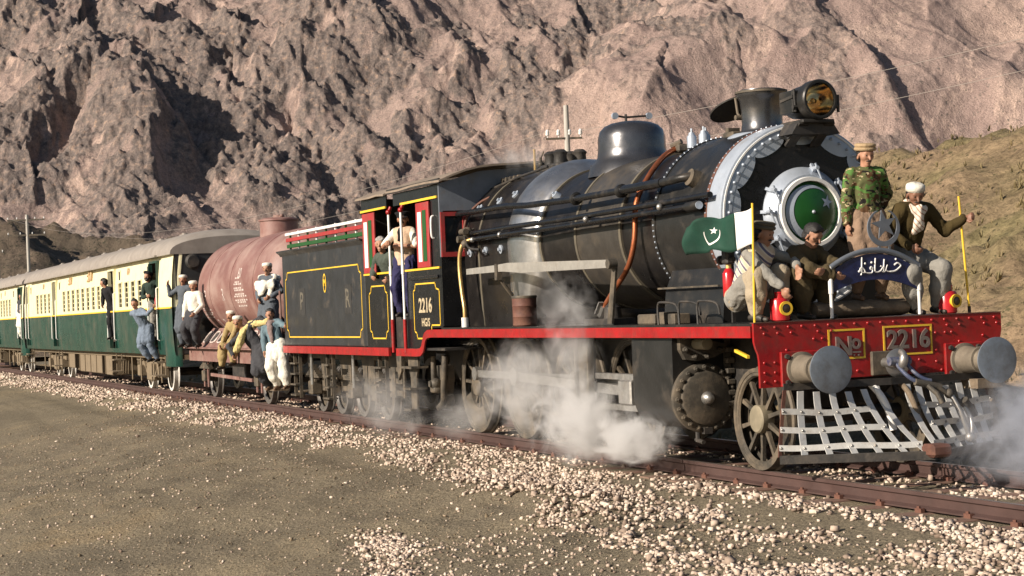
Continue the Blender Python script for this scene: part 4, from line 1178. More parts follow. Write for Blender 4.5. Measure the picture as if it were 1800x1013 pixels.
# --- cab (engine half)
YS = 1.452
for sy in (1, -1):
    b = MB()
    y0, y1 = sorted((sy * YS, sy * (YS - .02)))
    b.prism([(-11.72, 1.275), (-11.05, 1.275), (-10.97, 1.40), (-10.86, 1.52), (-10.70, 1.575), (-10.12, 1.583), (-10.12, 2.46), (-11.72, 2.46)], 'y', y0, y1)
    b.box(-10.46, -10.12, y0, y1, 2.46, 3.50); b.box(-12.26, -10.12, y0, y1, 3.505, 3.70)
    cab = b.build('cab' if sy < 0 else 'cab_far_side', black_gloss, loco, 0)
b = MB(); MB().box(-10.12, -10.075, -1.45, -1.02, 1.60, 2.62).build('cab_front_lower', black_gloss, cab, 0); b.box(-10.12, -10.08, -1.45, -1.40, 2.62, 3.30); b.box(-10.12, -10.08, -1.04, -.9, 2.62, 3.30)
b.prism([(-1.45, 3.30), (-1.45, 3.70), (-.8, 3.88), (0, 3.93), (.8, 3.88), (1.45, 3.70), (1.45, 1.6), (1.0, 1.6), (1.0, 3.30)], 'x', -10.12, -10.08)
b.build('cab_front', grey_paint, cab, 0)
frm = [(-1.445, -1.05, 2.62, 3.30)]
b = MB(); b.box(-10.078, -10.05, -1.445, -1.385, 2.62, 3.28); b.box(-10.078, -10.05, -1.10, -1.05, 2.62, 3.28); b.box(-10.078, -10.05, -1.385, -1.10, 3.22, 3.28); b.box(-10.078, -10.05, -1.385, -1.10, 2.62, 2.69); b.build('window_frame', red_dull, cab, 0)
MB().box(-10.10, -10.09, -1.385, -1.10, 2.69, 3.22).build('window_glass', glass_m, cab, 0)
b = MB(); b.box(-11.70, -10.2, -.9, 1.35, 1.30, 1.36); b.box(-10.5, -10.15, -.85, .85, 1.36, 3.55); b.build('cab_interior', dark_iron, cab, 0)
b = MB(); b.box(-12.6, -10.1, -1.44, 1.44, 1.24, 1.275); b.build('footplate', dark_iron, cab, 0)
def shutter(x0, x1, z0, z1, y, par):
    s = MB().bevbox(x0, x1, y - .03, y, z0, z1, .006).build('shutter', red_dull, par, 0)
    w_ = x1 - x0
    MB().box(x0 + w_ * .16, x0 + w_ * .44, y - .036, y - .031, z0 + .09, z1 - .14).build('white_stripe', white_p, s, 0)
    MB().box(x0 + w_ * .53, x0 + w_ * .82, y - .036, y - .031, z0 + .09, z1 - .12).build('green_stripe', green_p, s, 0)
shutter(-11.08, -10.50, 2.49, 3.47, -1.455, cab)
def lining(pts, par, y, m=yellow, w_=.022, closed=True):
    b = MB(); n = len(pts)
    for i in range(n if closed else n - 1):
        a, c = pts[i], pts[(i + 1) % n]
        d = Vector((c[0] - a[0], c[1] - a[1])).normalized() * (w_ * .5)
        b.obox((a[0] - d.x, y, a[1] - d.y), (c[0] + d.x, y, c[1] + d.y), .003, w_, (0, -d.y if 0 else 0, 1) if abs(d.x) > 1e-6 else (1, 0, 0))
    return b.build('yellow_lining', m, par, 0)
def notched(x0, x1, z0, z1, k=.11):
    return [(x0 + k, z0), (x1 - k, z0), (x1 - k * .8, z0 + k * .7), (x1, z0 + k), (x1, z1 - k), (x1 - k * .8, z1 - k * .7), (x1 - k, z1), (x0 + k, z1), (x0 + k * .8, z1 - k * .7), (x0, z1 - k), (x0, z0 + k), (x0 + k * .8, z0 + k * .7)]
lining([(-10.22, 1.62), (-10.62, 1.62), (-10.62, 1.52), (-10.80, 1.42), (-11.30, 1.42), (-11.32, 1.50), (-11.42, 1.53), (-11.42, 2.14), (-11.34, 2.17), (-11.32, 2.25), (-10.40, 2.25), (-10.37, 2.17), (-10.22, 2.14)], cab, -YS - .003)
MB().box(-11.74, -10.14, -YS - .02, -YS - .002, 2.455, 2.485).build('yellow_sill', yellow, cab, 0)
MB().box(-11.85, -10.14, -YS - .025, -YS - .002, 3.495, 3.53).build('yellow_sill', yellow, cab, 0)
MB().bevbox(-11.62, -10.2, -YS - .035, -YS - .002, 2.315, 2.365, .01).build('cab_ledge', black_gloss, cab, 0)
for z_, s_, t_ in ((1.91, .30, '2216'), (1.66, .17, 'HG/S')):
    text_mesh(t_, s_, mat('worn_cream_letter', (.48, .40, .26), .6, 0, .3, 25, (.16, .14, .11), .35, 18), 'cab_number', cab, (-10.87, -YS - .006, z_), (1, 0, 0), (0, 0, 1), .006, 1.02, bold=.008 if s_ > .2 else .004)
MB().box(-11.2, -10.5, -YS - .0025, -YS - .001, 1.78, 2.05).build('number_panel', black, cab, 0)
MB().tube(smooth_path([(-10.33, -1.46, 3.24), (-10.33, -1.50, 3.20), (-10.33, -1.50, 2.95), (-10.33, -1.46, 2.91)]), .016).build('cab_handle', white_p, cab)
# white posts with red feet
post_paint = white_p
def post(x, par):
    q = MB().cyl((x, -1.49, 1.72), (x, -1.49, 3.40), .021, n=12).build('hand_post', white_p, par, 60)
    MB().cyl((x, -1.49, 1.20), (x, -1.49, 1.72), .03, n=12).build('post_foot', red, q, 60)
    MB().ball((x, -1.49, 3.42), .045, 10, 6).cyl((x, -1.49, 3.41), (x, -1.45, 3.5), .03, n=8).build('post_head', red, q, 60)
    MB().cyl((x, -1.49, 2.42), (x, -1.49, 2.56), .028, n=12).build('post_collar', white_p, q, 60)
post(-11.78, cab)
# roof
def roof(x0, x1, ov, zlift, par, m, n=15, segs=4):
    b = MB(); secs = []
    for k in range(segs + 1):
        x = x0 + (x1 - x0) * k / segs
        o_, i_ = [], []
        for i in range(n):
            t = -1 + 2 * i / (n - 1); y = t * ov
            z = 3.72 + .25 * (1 - abs(t) ** 2.4) + zlift + .012 * math.sin(7 * x + 5 * y)
            o_.append((x, y, z + .03)); i_.append((x, y, z))
        secs.append(o_ + i_[::-1])
    b.loft(secs); return b.build('roof', m, par, 40)
roof(-12.42, -9.86, 1.52, .0, cab, tan_roof)
MB().obox((-9.9, -1.50, 3.735), (-12.4, -1.50, 3.735), .03, .07).build('roof_gutter', dark_iron, cab, 0)
# cab steps
b = MB(); b.prism([(-12.1, 1.15), (-11.62, 1.15), (-11.62, .98), (-11.72, .80), (-11.72, .28), (-12.0, .28), (-12.0, .80), (-12.1, .98)], 'y', -1.36, -1.33)
b.box(-12.1, -11.6, -1.48, -1.2, .95, .985); b.box(-12.05, -11.68, -1.48, -1.2, .62, .65); b.box(-12.02, -11.7, -1.48, -1.2, .29, .32); b.build('cab_steps', grey_iron, loco, 0)
# ================================================================== tender
ten = thing('tender', (-16, 0, 0), 'black tender with yellow lining and green, red and white slatted coal rails', 'tender')
ten_black = mat('tender_black', (.024, .026, .029), .36, 0, .3, 3, DUST, .12, 2.0, .001, 20, .12)
b = MB(); b.bevbox(-19.30, -13.92, -1.452, 1.452, 1.275, 3.02, .02); body = b.build('tank_body', ten_black, ten, 20)
# flared lip
b = MB()
sec = [(-1.452, 2.98), (-1.475, 3.02), (-1.53, 3.06), (-1.53, 3.085), (-1.44, 3.06), (1.44, 3.06), (1.53, 3.085), (1.53, 3.06), (1.475, 3.02), (1.452, 2.98)]
b.loft([[(x, p[0], p[1]) for p in sec] for x in (-19.42, -13.92)]); b.build('flared_lip', ten_black, body, 30)
YT = -1.4555
lining(notched(-19.08, -14.14, 1.44, 2.66, .15), body, YT)
for x0, x1 in ((-12.45, -13.88),): pass
# ghost letters and emblem
ghost = mat('faded_letter', (.13, .115, .085), .7, 0, .4, 20, (.045, .045, .045), .45, 14)
for t_, x in (('P', -17.94), ('R', -14.96)):
    MB().box(x - .2, x + .22, YT - .001, YT + .0005, 1.84, 2.34).build('letter_patch', mat('faded_patch', (.032, .031, .029), .6, 0, .3, 8), body, 0)
    text_mesh(t_, .46, ghost, 'faded_letter', body, (x, YT - .003, 2.09), (1, 0, 0), (0, 0, 1), .004, bold=.006)
P = [(math.cos(a) * .10, math.sin(a) * .17) for a in np.linspace(0, 2 * math.pi, 25)]
b = MB(); b.strip([(-16.36 + x, YT - .003, 2.40 + z) for x, z in P], [(-16.36 + x * .72, YT - .003, 2.40 + z * .82) for x, z in P]); b.build('emblem_ring', yellow, body, 0)
text_mesh('M', .17, yellow, 'emblem_letter', body, (-16.36, YT - .004, 2.40), (1, 0, 0), (0, 0, 1), .004, bold=.004)
# valance and underframe
MB().box(-19.30, -12.66, -1.497, -1.45, 1.14, 1.272).build('valance', red, ten, 0)
MB().box(-19.30, -12.66, 1.45, 1.497, 1.14, 1.272).build('valance', red, ten, 0)
MB().box(-19.28, -12.7, -1.44, 1.44, 1.18, 1.272).build('underframe', dark_iron, ten, 0)
# slatted coal rails
for sy in (-1, 1):
    for z0, z1, m_, dx in ((3.37, 3.42, white_p, 0), (3.25, 3.32, red_dull, .06), (3.13, 3.20, green_p, .12)):
        y = sy * 1.36
        b = MB(); b.bevbox(-19.20 + dx, -13.95, min(y, y + sy * .04), max(y, y + sy * .04), z0, z1, .006); b.build('coal_rail', m_, ten, 0)
    for i in range(9):
        x = -19.0 + i * .62
        b = MB(); b.obox((x, sy * 1.345, 3.06), (x, sy * 1.345, 3.44), .03, .05, (1, 0, 0)); b.build('rail_post', white_p if i % 2 else green_p, ten, 0)
# coal heap edge, brown plate housing and lifting ring
b = MB(); b.prof((-19.2, .1, 3.05), (-14.4, .1, 3.05), [(0, .55), (.02, .62), (.98, .62), (1, .55)], 32); b.build('water_casing', mat('red_brown_tank', (.115, .050, .040), .6, 0, .25, 4, (.14, .10, .08), .3, 2.5, .003, 20), ten, 35)
MB().tube(circ((-18.0, -.05, 3.70), .10, 20, 'y'), .016, 6, True).build('lifting_ring', silver, ten)
# tender half of the cab
b = MB(); b.box(-13.91, -12.45, -YS, -YS + .02, 1.275, 2.46); tc_ = b.build('tender_cab', black_gloss, ten, 0)
MB().box(-13.91, -12.45, YS - .02, YS, 1.275, 2.46).build('side_sheet', black_gloss, tc_, 0)
MB().box(-13.98, -12.62, -YS, -YS + .02, 3.505, 3.72).build('fascia', black_gloss, tc_, 0)
MB().box(-13.98, -12.62, YS - .02, YS, 3.505, 3.72).build('fascia', black_gloss, tc_, 0)
MB().box(-13.92, -13.86, -1.44, 1.44, 2.46, 3.72).build('back_sheet', dark_iron, tc_, 0)
lining(notched(-13.72, -12.74, 1.42, 2.27, .13), tc_, YT + .001)
MB().box(-13.93, -12.44, -YS - .02, -YS - .002, 2.455, 2.485).build('yellow_sill', yellow, tc_, 0)
MB().box(-13.98, -12.62, -YS - .025, -YS - .002, 3.495, 3.53).build('yellow_sill', yellow, tc_, 0)
shutter(-13.86, -13.22, 2.49, 3.47, -1.455, tc_)
roof(-14.10, -12.56, 1.52, -.02, tc_, tan_roof)
post(-12.40, tc_)
# frame and wheels
for sy in (-1, 1):
    P = [(-19.2, 1.18), (-12.9, 1.18), (-12.9, .95), (-13.3, .60), (-19.0, .50), (-19.2, .8)]
    b = MB(); y = sy * 1.02
    WX = (-18.62, -17.35, -16.0, -14.6)
    # plate frame with horn openings: vertical webs between wheels
    b.box(-19.2, -12.9, y - .015, y + .015, 1.02, 1.18)
    for x0, x1 in ((-19.2, -18.98), (-18.28, -17.72), (-17.0, -16.38), (-15.62, -14.98), (-14.22, -13.3)):
        b.prism([(x0 - .06, 1.02), (x1 + .06, 1.02), (x1, .85), (x1 - .03, .42), (x0 + .03, .42), (x0, .85)], 'y', y - .015, y + .015)
    b.build('tender_frame', grey_iron, ten, 0)
    for x in WX:
        wheel('tender_wheel', x, .46, sy, 0, ten, mat('worn_tyre_steel', (.22, .21, .20), .4, .6, .2, 8, (.12, .09, .07), .35, 5), .12)
        if sy < 0:
            b = MB(); b.bevbox(x - .13, x + .13, y - .16, y + .05, .34, .60, .02); b.box(x - .16, x + .16, y - .10, y - .06, .58, .63); ab = b.build('axlebox', grey_iron, ten, 0)
            b = MB()
            for k_ in range(5): b.box(x - .48 + .08 * k_, x + .48 - .08 * k_, y - .12, y - .02, .66 + .035 * k_, .692 + .035 * k_)
            b.box(x - .05, x + .05, y - .13, y - .01, .63, .9); b.build('leaf_spring', grey_iron, ab, 0)
for x in WX: MB().cyl((x, -.8, .46), (x, .8, .46), .08, n=12).build('axle', dark_iron, ten)
for x in (-18.95, -16.68, -13.55):
    lad = MB()
    lad.box(x - .20, x - .17, -1.34, -1.28, .28, 1.18); lad.box(x + .17, x + .20, -1.34, -1.28, .28, 1.18); ld = lad.build('step_ladder', grey_iron, ten, 0)
    for z in (.32, .52, .72, .92): MB().box(x - .19, x + .19, -1.42, -1.25, z, z + .03).build('step', grey_iron, ld, 0)
MB().obox((-19.6, -1.1, .38), (-19.2, -1.1, .38), .25, .03).build('rear_step', timber, ten, 0)
for x in (-18.0, -15.3): MB().cyl((x, -1.30, .55), (x, -1.30, 1.18), .03, n=8).build('hanger_rod', steel, ten)
MB().prism([(-12.58, 1.14), (-12.32, 1.14), (-12.34, .9), (-12.5, .75)], 'y', -1.40, -1.36).build('footplate_bracket', grey_iron, ten, 0)

# ================================================================== tank wagon
tank = thing('tank_wagon', (-25, 0, 0), 'red brown four wheeled tank wagon with pale stencilled lettering', 'tank wagon')
tk = mat('faded_oxide_tank', (.20, .098, .084), .55, 0, .12, 1.5, (.36, .26, .225), .45, 1.0, .002, 20, .1)
tk_f = mat('faded_oxide_frame', (.19, .10, .085), .65, 0, .2, 5, (.30, .22, .18), .35, 3, .003, 30)
TZ, TR = 2.52, 1.17
b = MB()
b.prof((-28.85, 0, TZ), (-21.2, 0, TZ), [(0, .02), (.004, .35), (.012, .62), (.024, .85), (.038, 1.02), (.054, 1.12), (.07, 1.165), (.085, TR), (.915, TR), (.93, 1.165), (.95, 1.10), (.975, .85), (.99, .5), (1, .02)], 72, False)
bar = b.build('tank_barrel', tk, tank, 60)
for x in (-27.1, -25.0, -22.9): MB().prof((x - .03, 0, TZ), (x + .03, 0, TZ), [(0, TR), (0, TR + .008), (1, TR + .008), (1, TR)], 72, False).build('tank_seam', tk, bar, 35)
MB().prof((-25.0, 0, 3.55), (-25.0, 0, 4.03), [(0, .47), (.1, .43), (.85, .42), (.86, .45), (.93, .45), (.94, .40), (1, .36), (1, .01)], 36, False).build('tank_dome', tk, tank, 35)
b = MB(); b.cyl((-25, 0, 4.02), (-25, 0, 4.10), .12, n=14); b.obox((-25.25, 0, 4.06), (-24.75, 0, 4.06), .05, .03); b.ball((-24.72, 0, 4.07), .04); b.build('dome_hatch', tk_f, tank, 30)
white_st = mat('stencil_white', (.58, .50, .46), .8, 0, .2, 30, (.20, .10, .085), .35, 16)
def on_tank(txt, size, x, ang, name):
    """lettering wrapped on the barrel: ang from the horizontal (deg)"""
    cu = bpy.data.curves.new(name, 'FONT'); cu.body = txt; cu.size = size; cu.align_x = 'CENTER'; cu.align_y = 'CENTER'; cu.resolution_u = 2
    t = bpy.data.objects.new(name, cu); COL.objects.link(t); bpy.context.view_layer.update()
    me = t.evaluated_get(bpy.context.evaluated_depsgraph_get()).to_mesh()
    V = []
    for v in me.vertices:
        a = R(ang) + v.co.y / TR
        V.append((x + v.co.x, -(TR + .004) * math.cos(a), TZ + (TR + .004) * math.sin(a)))
    F = [tuple(p.vertices) for p in me.polygons]
    bpy.data.objects.remove(t); bpy.data.curves.remove(cu)
    return mesh_obj(name, V, F, white_st, bar, 0)
def dashes(rows, x0, ang0, dstep, size):
    """blocks of worn small print: short strokes, as illegible as in the picture"""
    for k_, (n_, off) in enumerate(rows):
        b = MB()
        x = x0 + off
        for i in range(n_):
            w_ = random.uniform(.5, 1.1) * size
            a = R(ang0 - dstep * k_)
            for q in range(2):
                aa = a + q * size * .55 / TR
                y0, z0 = -(TR + .004) * math.cos(aa), TZ + (TR + .004) * math.sin(aa)
                a2 = aa + size * .22 / TR
                y1, z1 = -(TR + .004) * math.cos(a2), TZ + (TR + .004) * math.sin(a2)
                b.add([(x, y0, z0), (x + w_ * .8, y0, z0), (x + w_ * .8, y1, z1), (x, y1, z1)], [(0, 1, 2, 3)])
            x += w_ * 1.25
        prop(b.build('stencil_print', white_st, bar, 0), kind='stuff')
on_tank('P', .40, -27.55, -8, 'stencil_letter'); on_tank('R', .40, -25.75, -8, 'stencil_letter')
on_tank('2', .36, -27.3, -43, 'stencil_letter'); on_tank('7', .36, -26.75, -43, 'stencil_letter'); on_tank('E', .40, -26.1, -43, 'stencil_letter')
on_tank('80', .32, -24.15, 14, 'stencil_letter')
dashes([(3, .1), (5, .0), (6, .05), (6, -.05), (5, .1)], -24.6, 4, 6.5, .16)
dashes([(4, 0), (6, .02), (6, -.05)], -28.15, -22, 6, .14)
b = MB(); b.box(-29.35, -20.55, -1.22, -1.10, .86, 1.16); fr = b.build('sole_bar', tk_f, tank, 0)
MB().box(-29.35, -20.55, 1.10, 1.22, .86, 1.16).build('sole_bar', tk_f, tank, 0)
MB().box(-29.35, -20.55, -1.10, 1.10, .92, 1.10).build('wagon_floor', dark_iron, tank, 0)
for sy in (-1, 1):
    b = MB(); b.box(-29.35, -20.55, sy * 1.28 - .08, sy * 1.28 + .08, 1.16, 1.19); b.build('frame_flange', tk_f, tank, 0)
# cradles with oval holes
for xc in (-27.2, -22.9):
    for sy in (-1, 1):
        b = MB()
        x0, x1 = xc - 1.15, xc + 1.15
        b.add([(x0, sy * 1.20, 1.19), (x1, sy * 1.20, 1.19), (x1 - .1, sy * .85, 1.62), (x0 + .1, sy * .85, 1.62)], [(0, 1, 2, 3)])
        cr = b.build('tank_cradle', tk_f, tank, 0)
        for i in range(3):
            xm = xc - .72 + .72 * i
            P = [(xm + .24 * math.copysign(abs(math.cos(a)) ** .6, math.cos(a)) , .5 + .28 * math.copysign(abs(math.sin(a)) ** .6, math.sin(a))) for a in np.linspace(0, 2 * math.pi, 21)[:-1]]
            def pl(x, t, off): return (x, sy * (1.20 - .35 * t + off), 1.19 + .43 * t + off * .8)
            b = MB(); b.add([pl(x, t, .006) for x, t in P], [tuple(range(20))]); b.build('cradle_hole', SOOT_M if 0 else dark_iron, cr, 0)
            b = MB(); b.tube([pl(x, t, .012) for x, t in P], .022, 6, True); b.build('cradle_hole_rim', white_st, cr, 60)
for x in (-28.0, -22.85):
    for sy in (-1, 1):
        wheel('wagon_wheel', x, .50, sy, 0, tank, MATS['worn_tyre_steel'], .13)
        if sy < 0:
            b = MB(); b.bevbox(x - .14, x + .14, -1.20, -.97, .38, .64, .02); ab = b.build('axlebox', grey_iron, tank, 0)
            b = MB()
            for k_ in range(4): b.box(x - .52 + .1 * k_, x + .52 - .1 * k_, -1.16, -1.06, .68 + .035 * k_, .712 + .035 * k_)
            b.build('leaf_spring', grey_iron, ab, 0)
            for dx in (-.20, .20): MB().obox((x + dx, -1.11, .25), (x + dx, -1.11, .90), .10, .03, (0, 1, 0)).build('axle_guard', tk_f, ab, 0)
    MB().cyl((x, -.8, .5), (x, .8, .5), .08, n=12).build('axle', dark_iron, tank)
MB().obox((-27.4, -1.12, .55), (-23.4, -1.12, .50), .05, .07).build('brake_lever', tk_f, tank, 0)
MB().bevbox(-25.8, -24.6, -1.0, -.3, .45, .85, .03).build('brake_reservoir', dark_iron, tank, 20)
for x in (-29.36, -20.54):
    d = -1 if x < -25 else 1
    for y in (-.978, .978):
        MB().prof((x, y, 1.05), (x + d * .5, y, 1.05), [(0, .13), (.6, .11), (.6, .06), (.92, .06), (.92, .2), (1, .2)], 20).build('wagon_buffer', grey_iron, tank, 30)
MB().prism([(-20.9, .86), (-20.6, .86), (-20.7, .40), (-20.85, .40)], 'y', -1.24, -1.20).build('step_hanger', tk_f, tank, 0)
MB().box(-21.2, -20.3, -1.42, -1.15, .37, .41).build('wagon_step', timber, tank, 0)
MB().cyl((-20.72, -1.15, 1.16), (-20.72, -1.15, 2.35), .022, n=8).build('grab_rail', tk_f, tank)

# ================================================================== coaches
cream = mat('cream_coach_paint', (.78, .73, .48), .42, 0, .08, 2, (.48, .42, .29), .26, 2.5, .001, 20)
cgreen = mat('dark_green_coach_paint', (.012, .055, .040), .33, 0, .25, 3, (.10, .09, .065), .32, 1.6, .001, 20)
c_roof = mat('grey_coach_roof', (.27, .24, .21), .7, 0, .15, 3, (.20, .17, .145), .3, 2, .002, 10)
c_end = mat('dark_coach_end', (.022, .026, .028), .5, 0, .3, 4, DUST, .2, 3)
under = mat('dusty_underframe', (.20, .155, .10), .8, 0, .3, 4, (.09, .07, .05), .35, 4, .004, 20)
win_dark = mat('coach_interior_dark', (.012, .012, .013), .35, 0, .3, 4, rvar=.05)
ochre = mat('faded_red_letter', (.42, .27, .14), .7, 0, .3, 15, (.7, .6, .35), .3, 12)
def coach(x1, label, text, first):
    LN = 27.9
    x0 = x1 - LN
    root = thing('passenger_coach', ((x0 + x1) / 2, 0, 0), label, 'coach')
    Yc = 1.60
    def sidez(z): return Yc - (.10 * np.clip((z - 2.2) / 1.3, 0, 1) ** 2) - .05 * np.clip((1.6 - z) / .6, 0, 1) ** 2
    # openings: doors (x from front) and windows
    doors = [(1.75, 2.72) if first else (.45, 1.35), (8.05, 8.95), (19.55, 20.35), (26.8, 27.4)]
    wins = []
    wins += [3.95 + .98 * i for i in range(4)]
    wins += [10.55 + 1.0 * i for i in range(8)]
    wins += [21.1 + 1.0 * i for i in range(4)]
    WW, WZ0, WZ1, DZ0, DZ1 = .46, 2.26, 2.92, 1.12, 3.30
    # column boundaries
    xs = {0., LN}
    for a, c in doors: xs |= {a, c}
    for a in wins: xs |= {a, a + WW}
    xs = sorted(xs)
    zs_g = [1.0, 1.12, 1.6, 2.16]; zs_c = [2.16, 2.26, 2.92, 3.30, 3.46]
    for sy in (-1, 1):
        for nm, zs, m_ in (('lower_panel', zs_g, cgreen), ('upper_panel', zs_c, cream)):
            V, F, idx = [], [], {}
            for i, a in enumerate(xs):
                for j, z in enumerate(zs):
                    idx[(i, j)] = len(V); V.append((x1 - a, sy * float(sidez(z)), z))
            for i in range(len(xs) - 1):
                mid_ = (xs[i] + xs[i + 1]) / 2
                isd = any(a < mid_ < c for a, c in doors); isw = any(a < mid_ < a + WW for a in wins)
                for j in range(len(zs) - 1):
                    zm = (zs[j] + zs[j + 1]) / 2
                    if isd and DZ0 < zm < DZ1: continue
                    if isw and WZ0 < zm < WZ1: continue
                    F.append((idx[(i, j)], idx[(i + 1, j)], idx[(i + 1, j + 1)], idx[(i, j + 1)]))
            mesh_obj(nm, V, F, m_, root, 20)
        if sy < 0:
            for a in wins:
                b = MB(); xa, xb = x1 - a - WW, x1 - a; y = -float(sidez(2.6))
                b.box(xa - .03, xb + .03, y - .012, y + .03, WZ1, WZ1 + .03); b.box(xa - .03, xb + .03, y - .016, y + .03, WZ0 - .03, WZ0); b.box(xa - .03, xa, y - .010, y + .03, WZ0, WZ1); b.box(xb, xb + .03, y - .010, y + .03, WZ0, WZ1)
                wf = b.build('window', cream, root, 0)
                MB().box(xa, xb, y + .10, y + .12, WZ0, WZ1).build('pane', win_dark, wf, 0)
                b = MB()
                for k_ in range(4): b.box(xa, xb, y + .028, y + .04, WZ0 + .10 + .14 * k_, WZ0 + .122 + .14 * k_)
                b.build('window_bars', cream, wf, 0)
                hs_ = random.choice((0, 0, 0, .5, .5, .3, .95))
                if hs_: MB().box(xa + .005, xb - .005, y + .055, y + .07, WZ1 - (WZ1 - WZ0) * hs_, WZ1).build('louvre_shutter', mat('faded_shutter', (.30, .27, .17), .7, 0, .25, 6, (.12, .11, .08), .35, 5), wf, 0)
            for a, c in doors:
                xa, xb = x1 - c, x1 - a; y = -1.58
                b = MB(); b.box(xa - .05, xa, y - .04, y + .06, 2.16, DZ1); b.box(xb, xb + .05, y - .04, y + .06, 2.16, DZ1); b.box(xa - .05, xb + .05, y - .02, y + .06, DZ1, DZ1 + .05)
                dr = b.build('doorway', cgreen if a < 5 else cream, root, 0)
                for xx in (xa - .05, xb): MB().box(xx, xx + .05, y - .04, y + .06, DZ0, 2.16).build('door_pillar', cgreen, dr, 0)
                MB().box(xa, xb, y + .75, y + .78, DZ0, DZ1).build('vestibule_wall', win_dark, dr, 0)
                for xx in (xa - .10, xb + .10):
                    MB().tube([(xx, y - .02, 1.35), (xx, y - .07, 1.38), (xx, y - .07, 2.65), (xx, y - .02, 2.68)], .016, 6).build('door_rail', white_p, dr)
                st = MB(); st.box(xa, xb, -1.68, -1.35, .78, .81); st.build('door_step', under, dr, 0)
                MB().box(xa, xb, -1.72, -1.40, .45, .48).build('door_step', under, dr, 0)
                for xx in (xa + .03, xb - .03): MB().obox((xx, -1.45, .40), (xx, -1.45, 1.0), .05, .03, (0, 1, 0)).build('step_bracket', under, dr, 0)
            for a in (3.1, 7.35, 9.25, 18.95, 20.75, 26.3):
                xa = x1 - a; y = -1.545
                b = MB(); b.box(xa - .14, xa + .14, y - .012, y + .02, 2.98, 3.28); f_ = b.build('ventilator_window', cream, root, 0)
                MB().box(xa - .10, xa + .10, y - .016, y - .011, 3.01, 3.25).build('ventilator_pane', win_dark, f_, 0)
            MB().box(x0 + .02, x1 - .02, -1.625, -1.60, 2.135, 2.175).build('waist_line', yellow, root, 0)
            for t_, a, z, s_ in text:
                text_mesh(t_, s_, ochre, 'coach_lettering', root, (x1 - a, -1.548 - .01 * (3.2 - z), z), (1, 0, 0), (0, .05, 1), .004, bold=.003)
    # roof
    secs = []
    for k_, x in enumerate([x0 - .02, x0 + .25, x0 + .8, x1 - .8, x1 - .25, x1 + .02]):
        dz = (-.20, -.05, 0, 0, -.05, -.20)[k_]; kk_ = (.985, .995, 1, 1, .995, .985)[k_]
        s_ = []
        for i in range(21):
            a = math.pi * i / 20
            s_.append((x, -1.63 * kk_ * math.cos(a), 3.44 + max(0, (.62 + dz)) * math.sin(a) ** .8))
        secs.append(s_)
    b = MB(); b.loft(secs); rf = b.build('roof', c_roof, root, 40)
    MB().box(x0 + 1.6, x1 - 1.5, -1.69, -1.62, 3.43, 3.475).build('gutter', c_roof, rf, 0)
    for i in range(8):
        x = x1 - 3.2 - 3.1 * i
        for y in (-.55,):
            MB().bevbox(x - .28, x + .28, y - .10, y + .10, 3.98, 4.06, .03).cyl((x, y, 4.05), (x, y, 4.09), .07, n=10).build('roof_ventilator', c_roof, rf, 20)
    # ends
    b = MB(); b.box(x1 - .03, x1 - .0, -1.48, 1.48, 1.0, 3.5); b.build('coach_end', c_end, root, 0)
    b = MB(); b.box(x0, x0 + .03, -1.48, 1.48, 1.0, 3.5); b.build('coach_end', c_end, root, 0)
    for zz0, zz1, m_ in ((.72, 2.16, cgreen), (2.16, 3.46, cream)):
        pts = [(x1 - .95, -1.598 if m_ is cgreen else -1.585), (x1 - .20, -1.595 if m_ is cgreen else -1.58), (x1 - .04, -1.54), (x1 + .01, -1.44), (x1 + .01, -1.38)]
        if m_ is cgreen:
            b = MB(); b.loft([[(p[0], p[1] - .006, z) for p in pts] for z in (zz0, zz1)], closed=False, caps=False); b.build('corner_panel', m_, root, 40, fix=False)
        else:
            b = MB(); b.loft([[(p[0], p[1] - .006 + dy, z) for p in pts] for z, dy in ((zz0, 0), (2.9, .02), (zz1, .09))], closed=False, caps=False); b.build('corner_panel', m_, root, 40, fix=False)
    b = MB(); b.box(x1, x1 + .35, -.62, .62, 1.05, 3.15); b.build('gangway_bellows', dark_iron, root, 0)
    b = MB(); b.prof((x1 + .0, -1.05, 3.25), (x1 + .09, -1.05, 3.25), [(0, .19), (.6, .19), (1, .14)], 20); b.build('end_lamp', dark_iron, root, 30)
    b = MB(); b.box(x0, x1, -1.35, 1.35, .88, 1.02); b.build('floor_frame', under, root, 0)
    for xx, d in ((x1, 1), (x0, -1)):
        for y in (-.978, .978): MB().prof((xx, y, 1.05), (xx + d * .55, y, 1.05), [(0, .13), (.6, .11), (.6, .06), (.9, .06), (.9, .21), (1, .21)], 18).build('coach_buffer', grey_iron, root, 30)
    # bogies
    tyre_w = mat('white_painted_tyre', (.62, .60, .56), .6, 0, .15, 8, (.3, .25, .2), .25, 6)
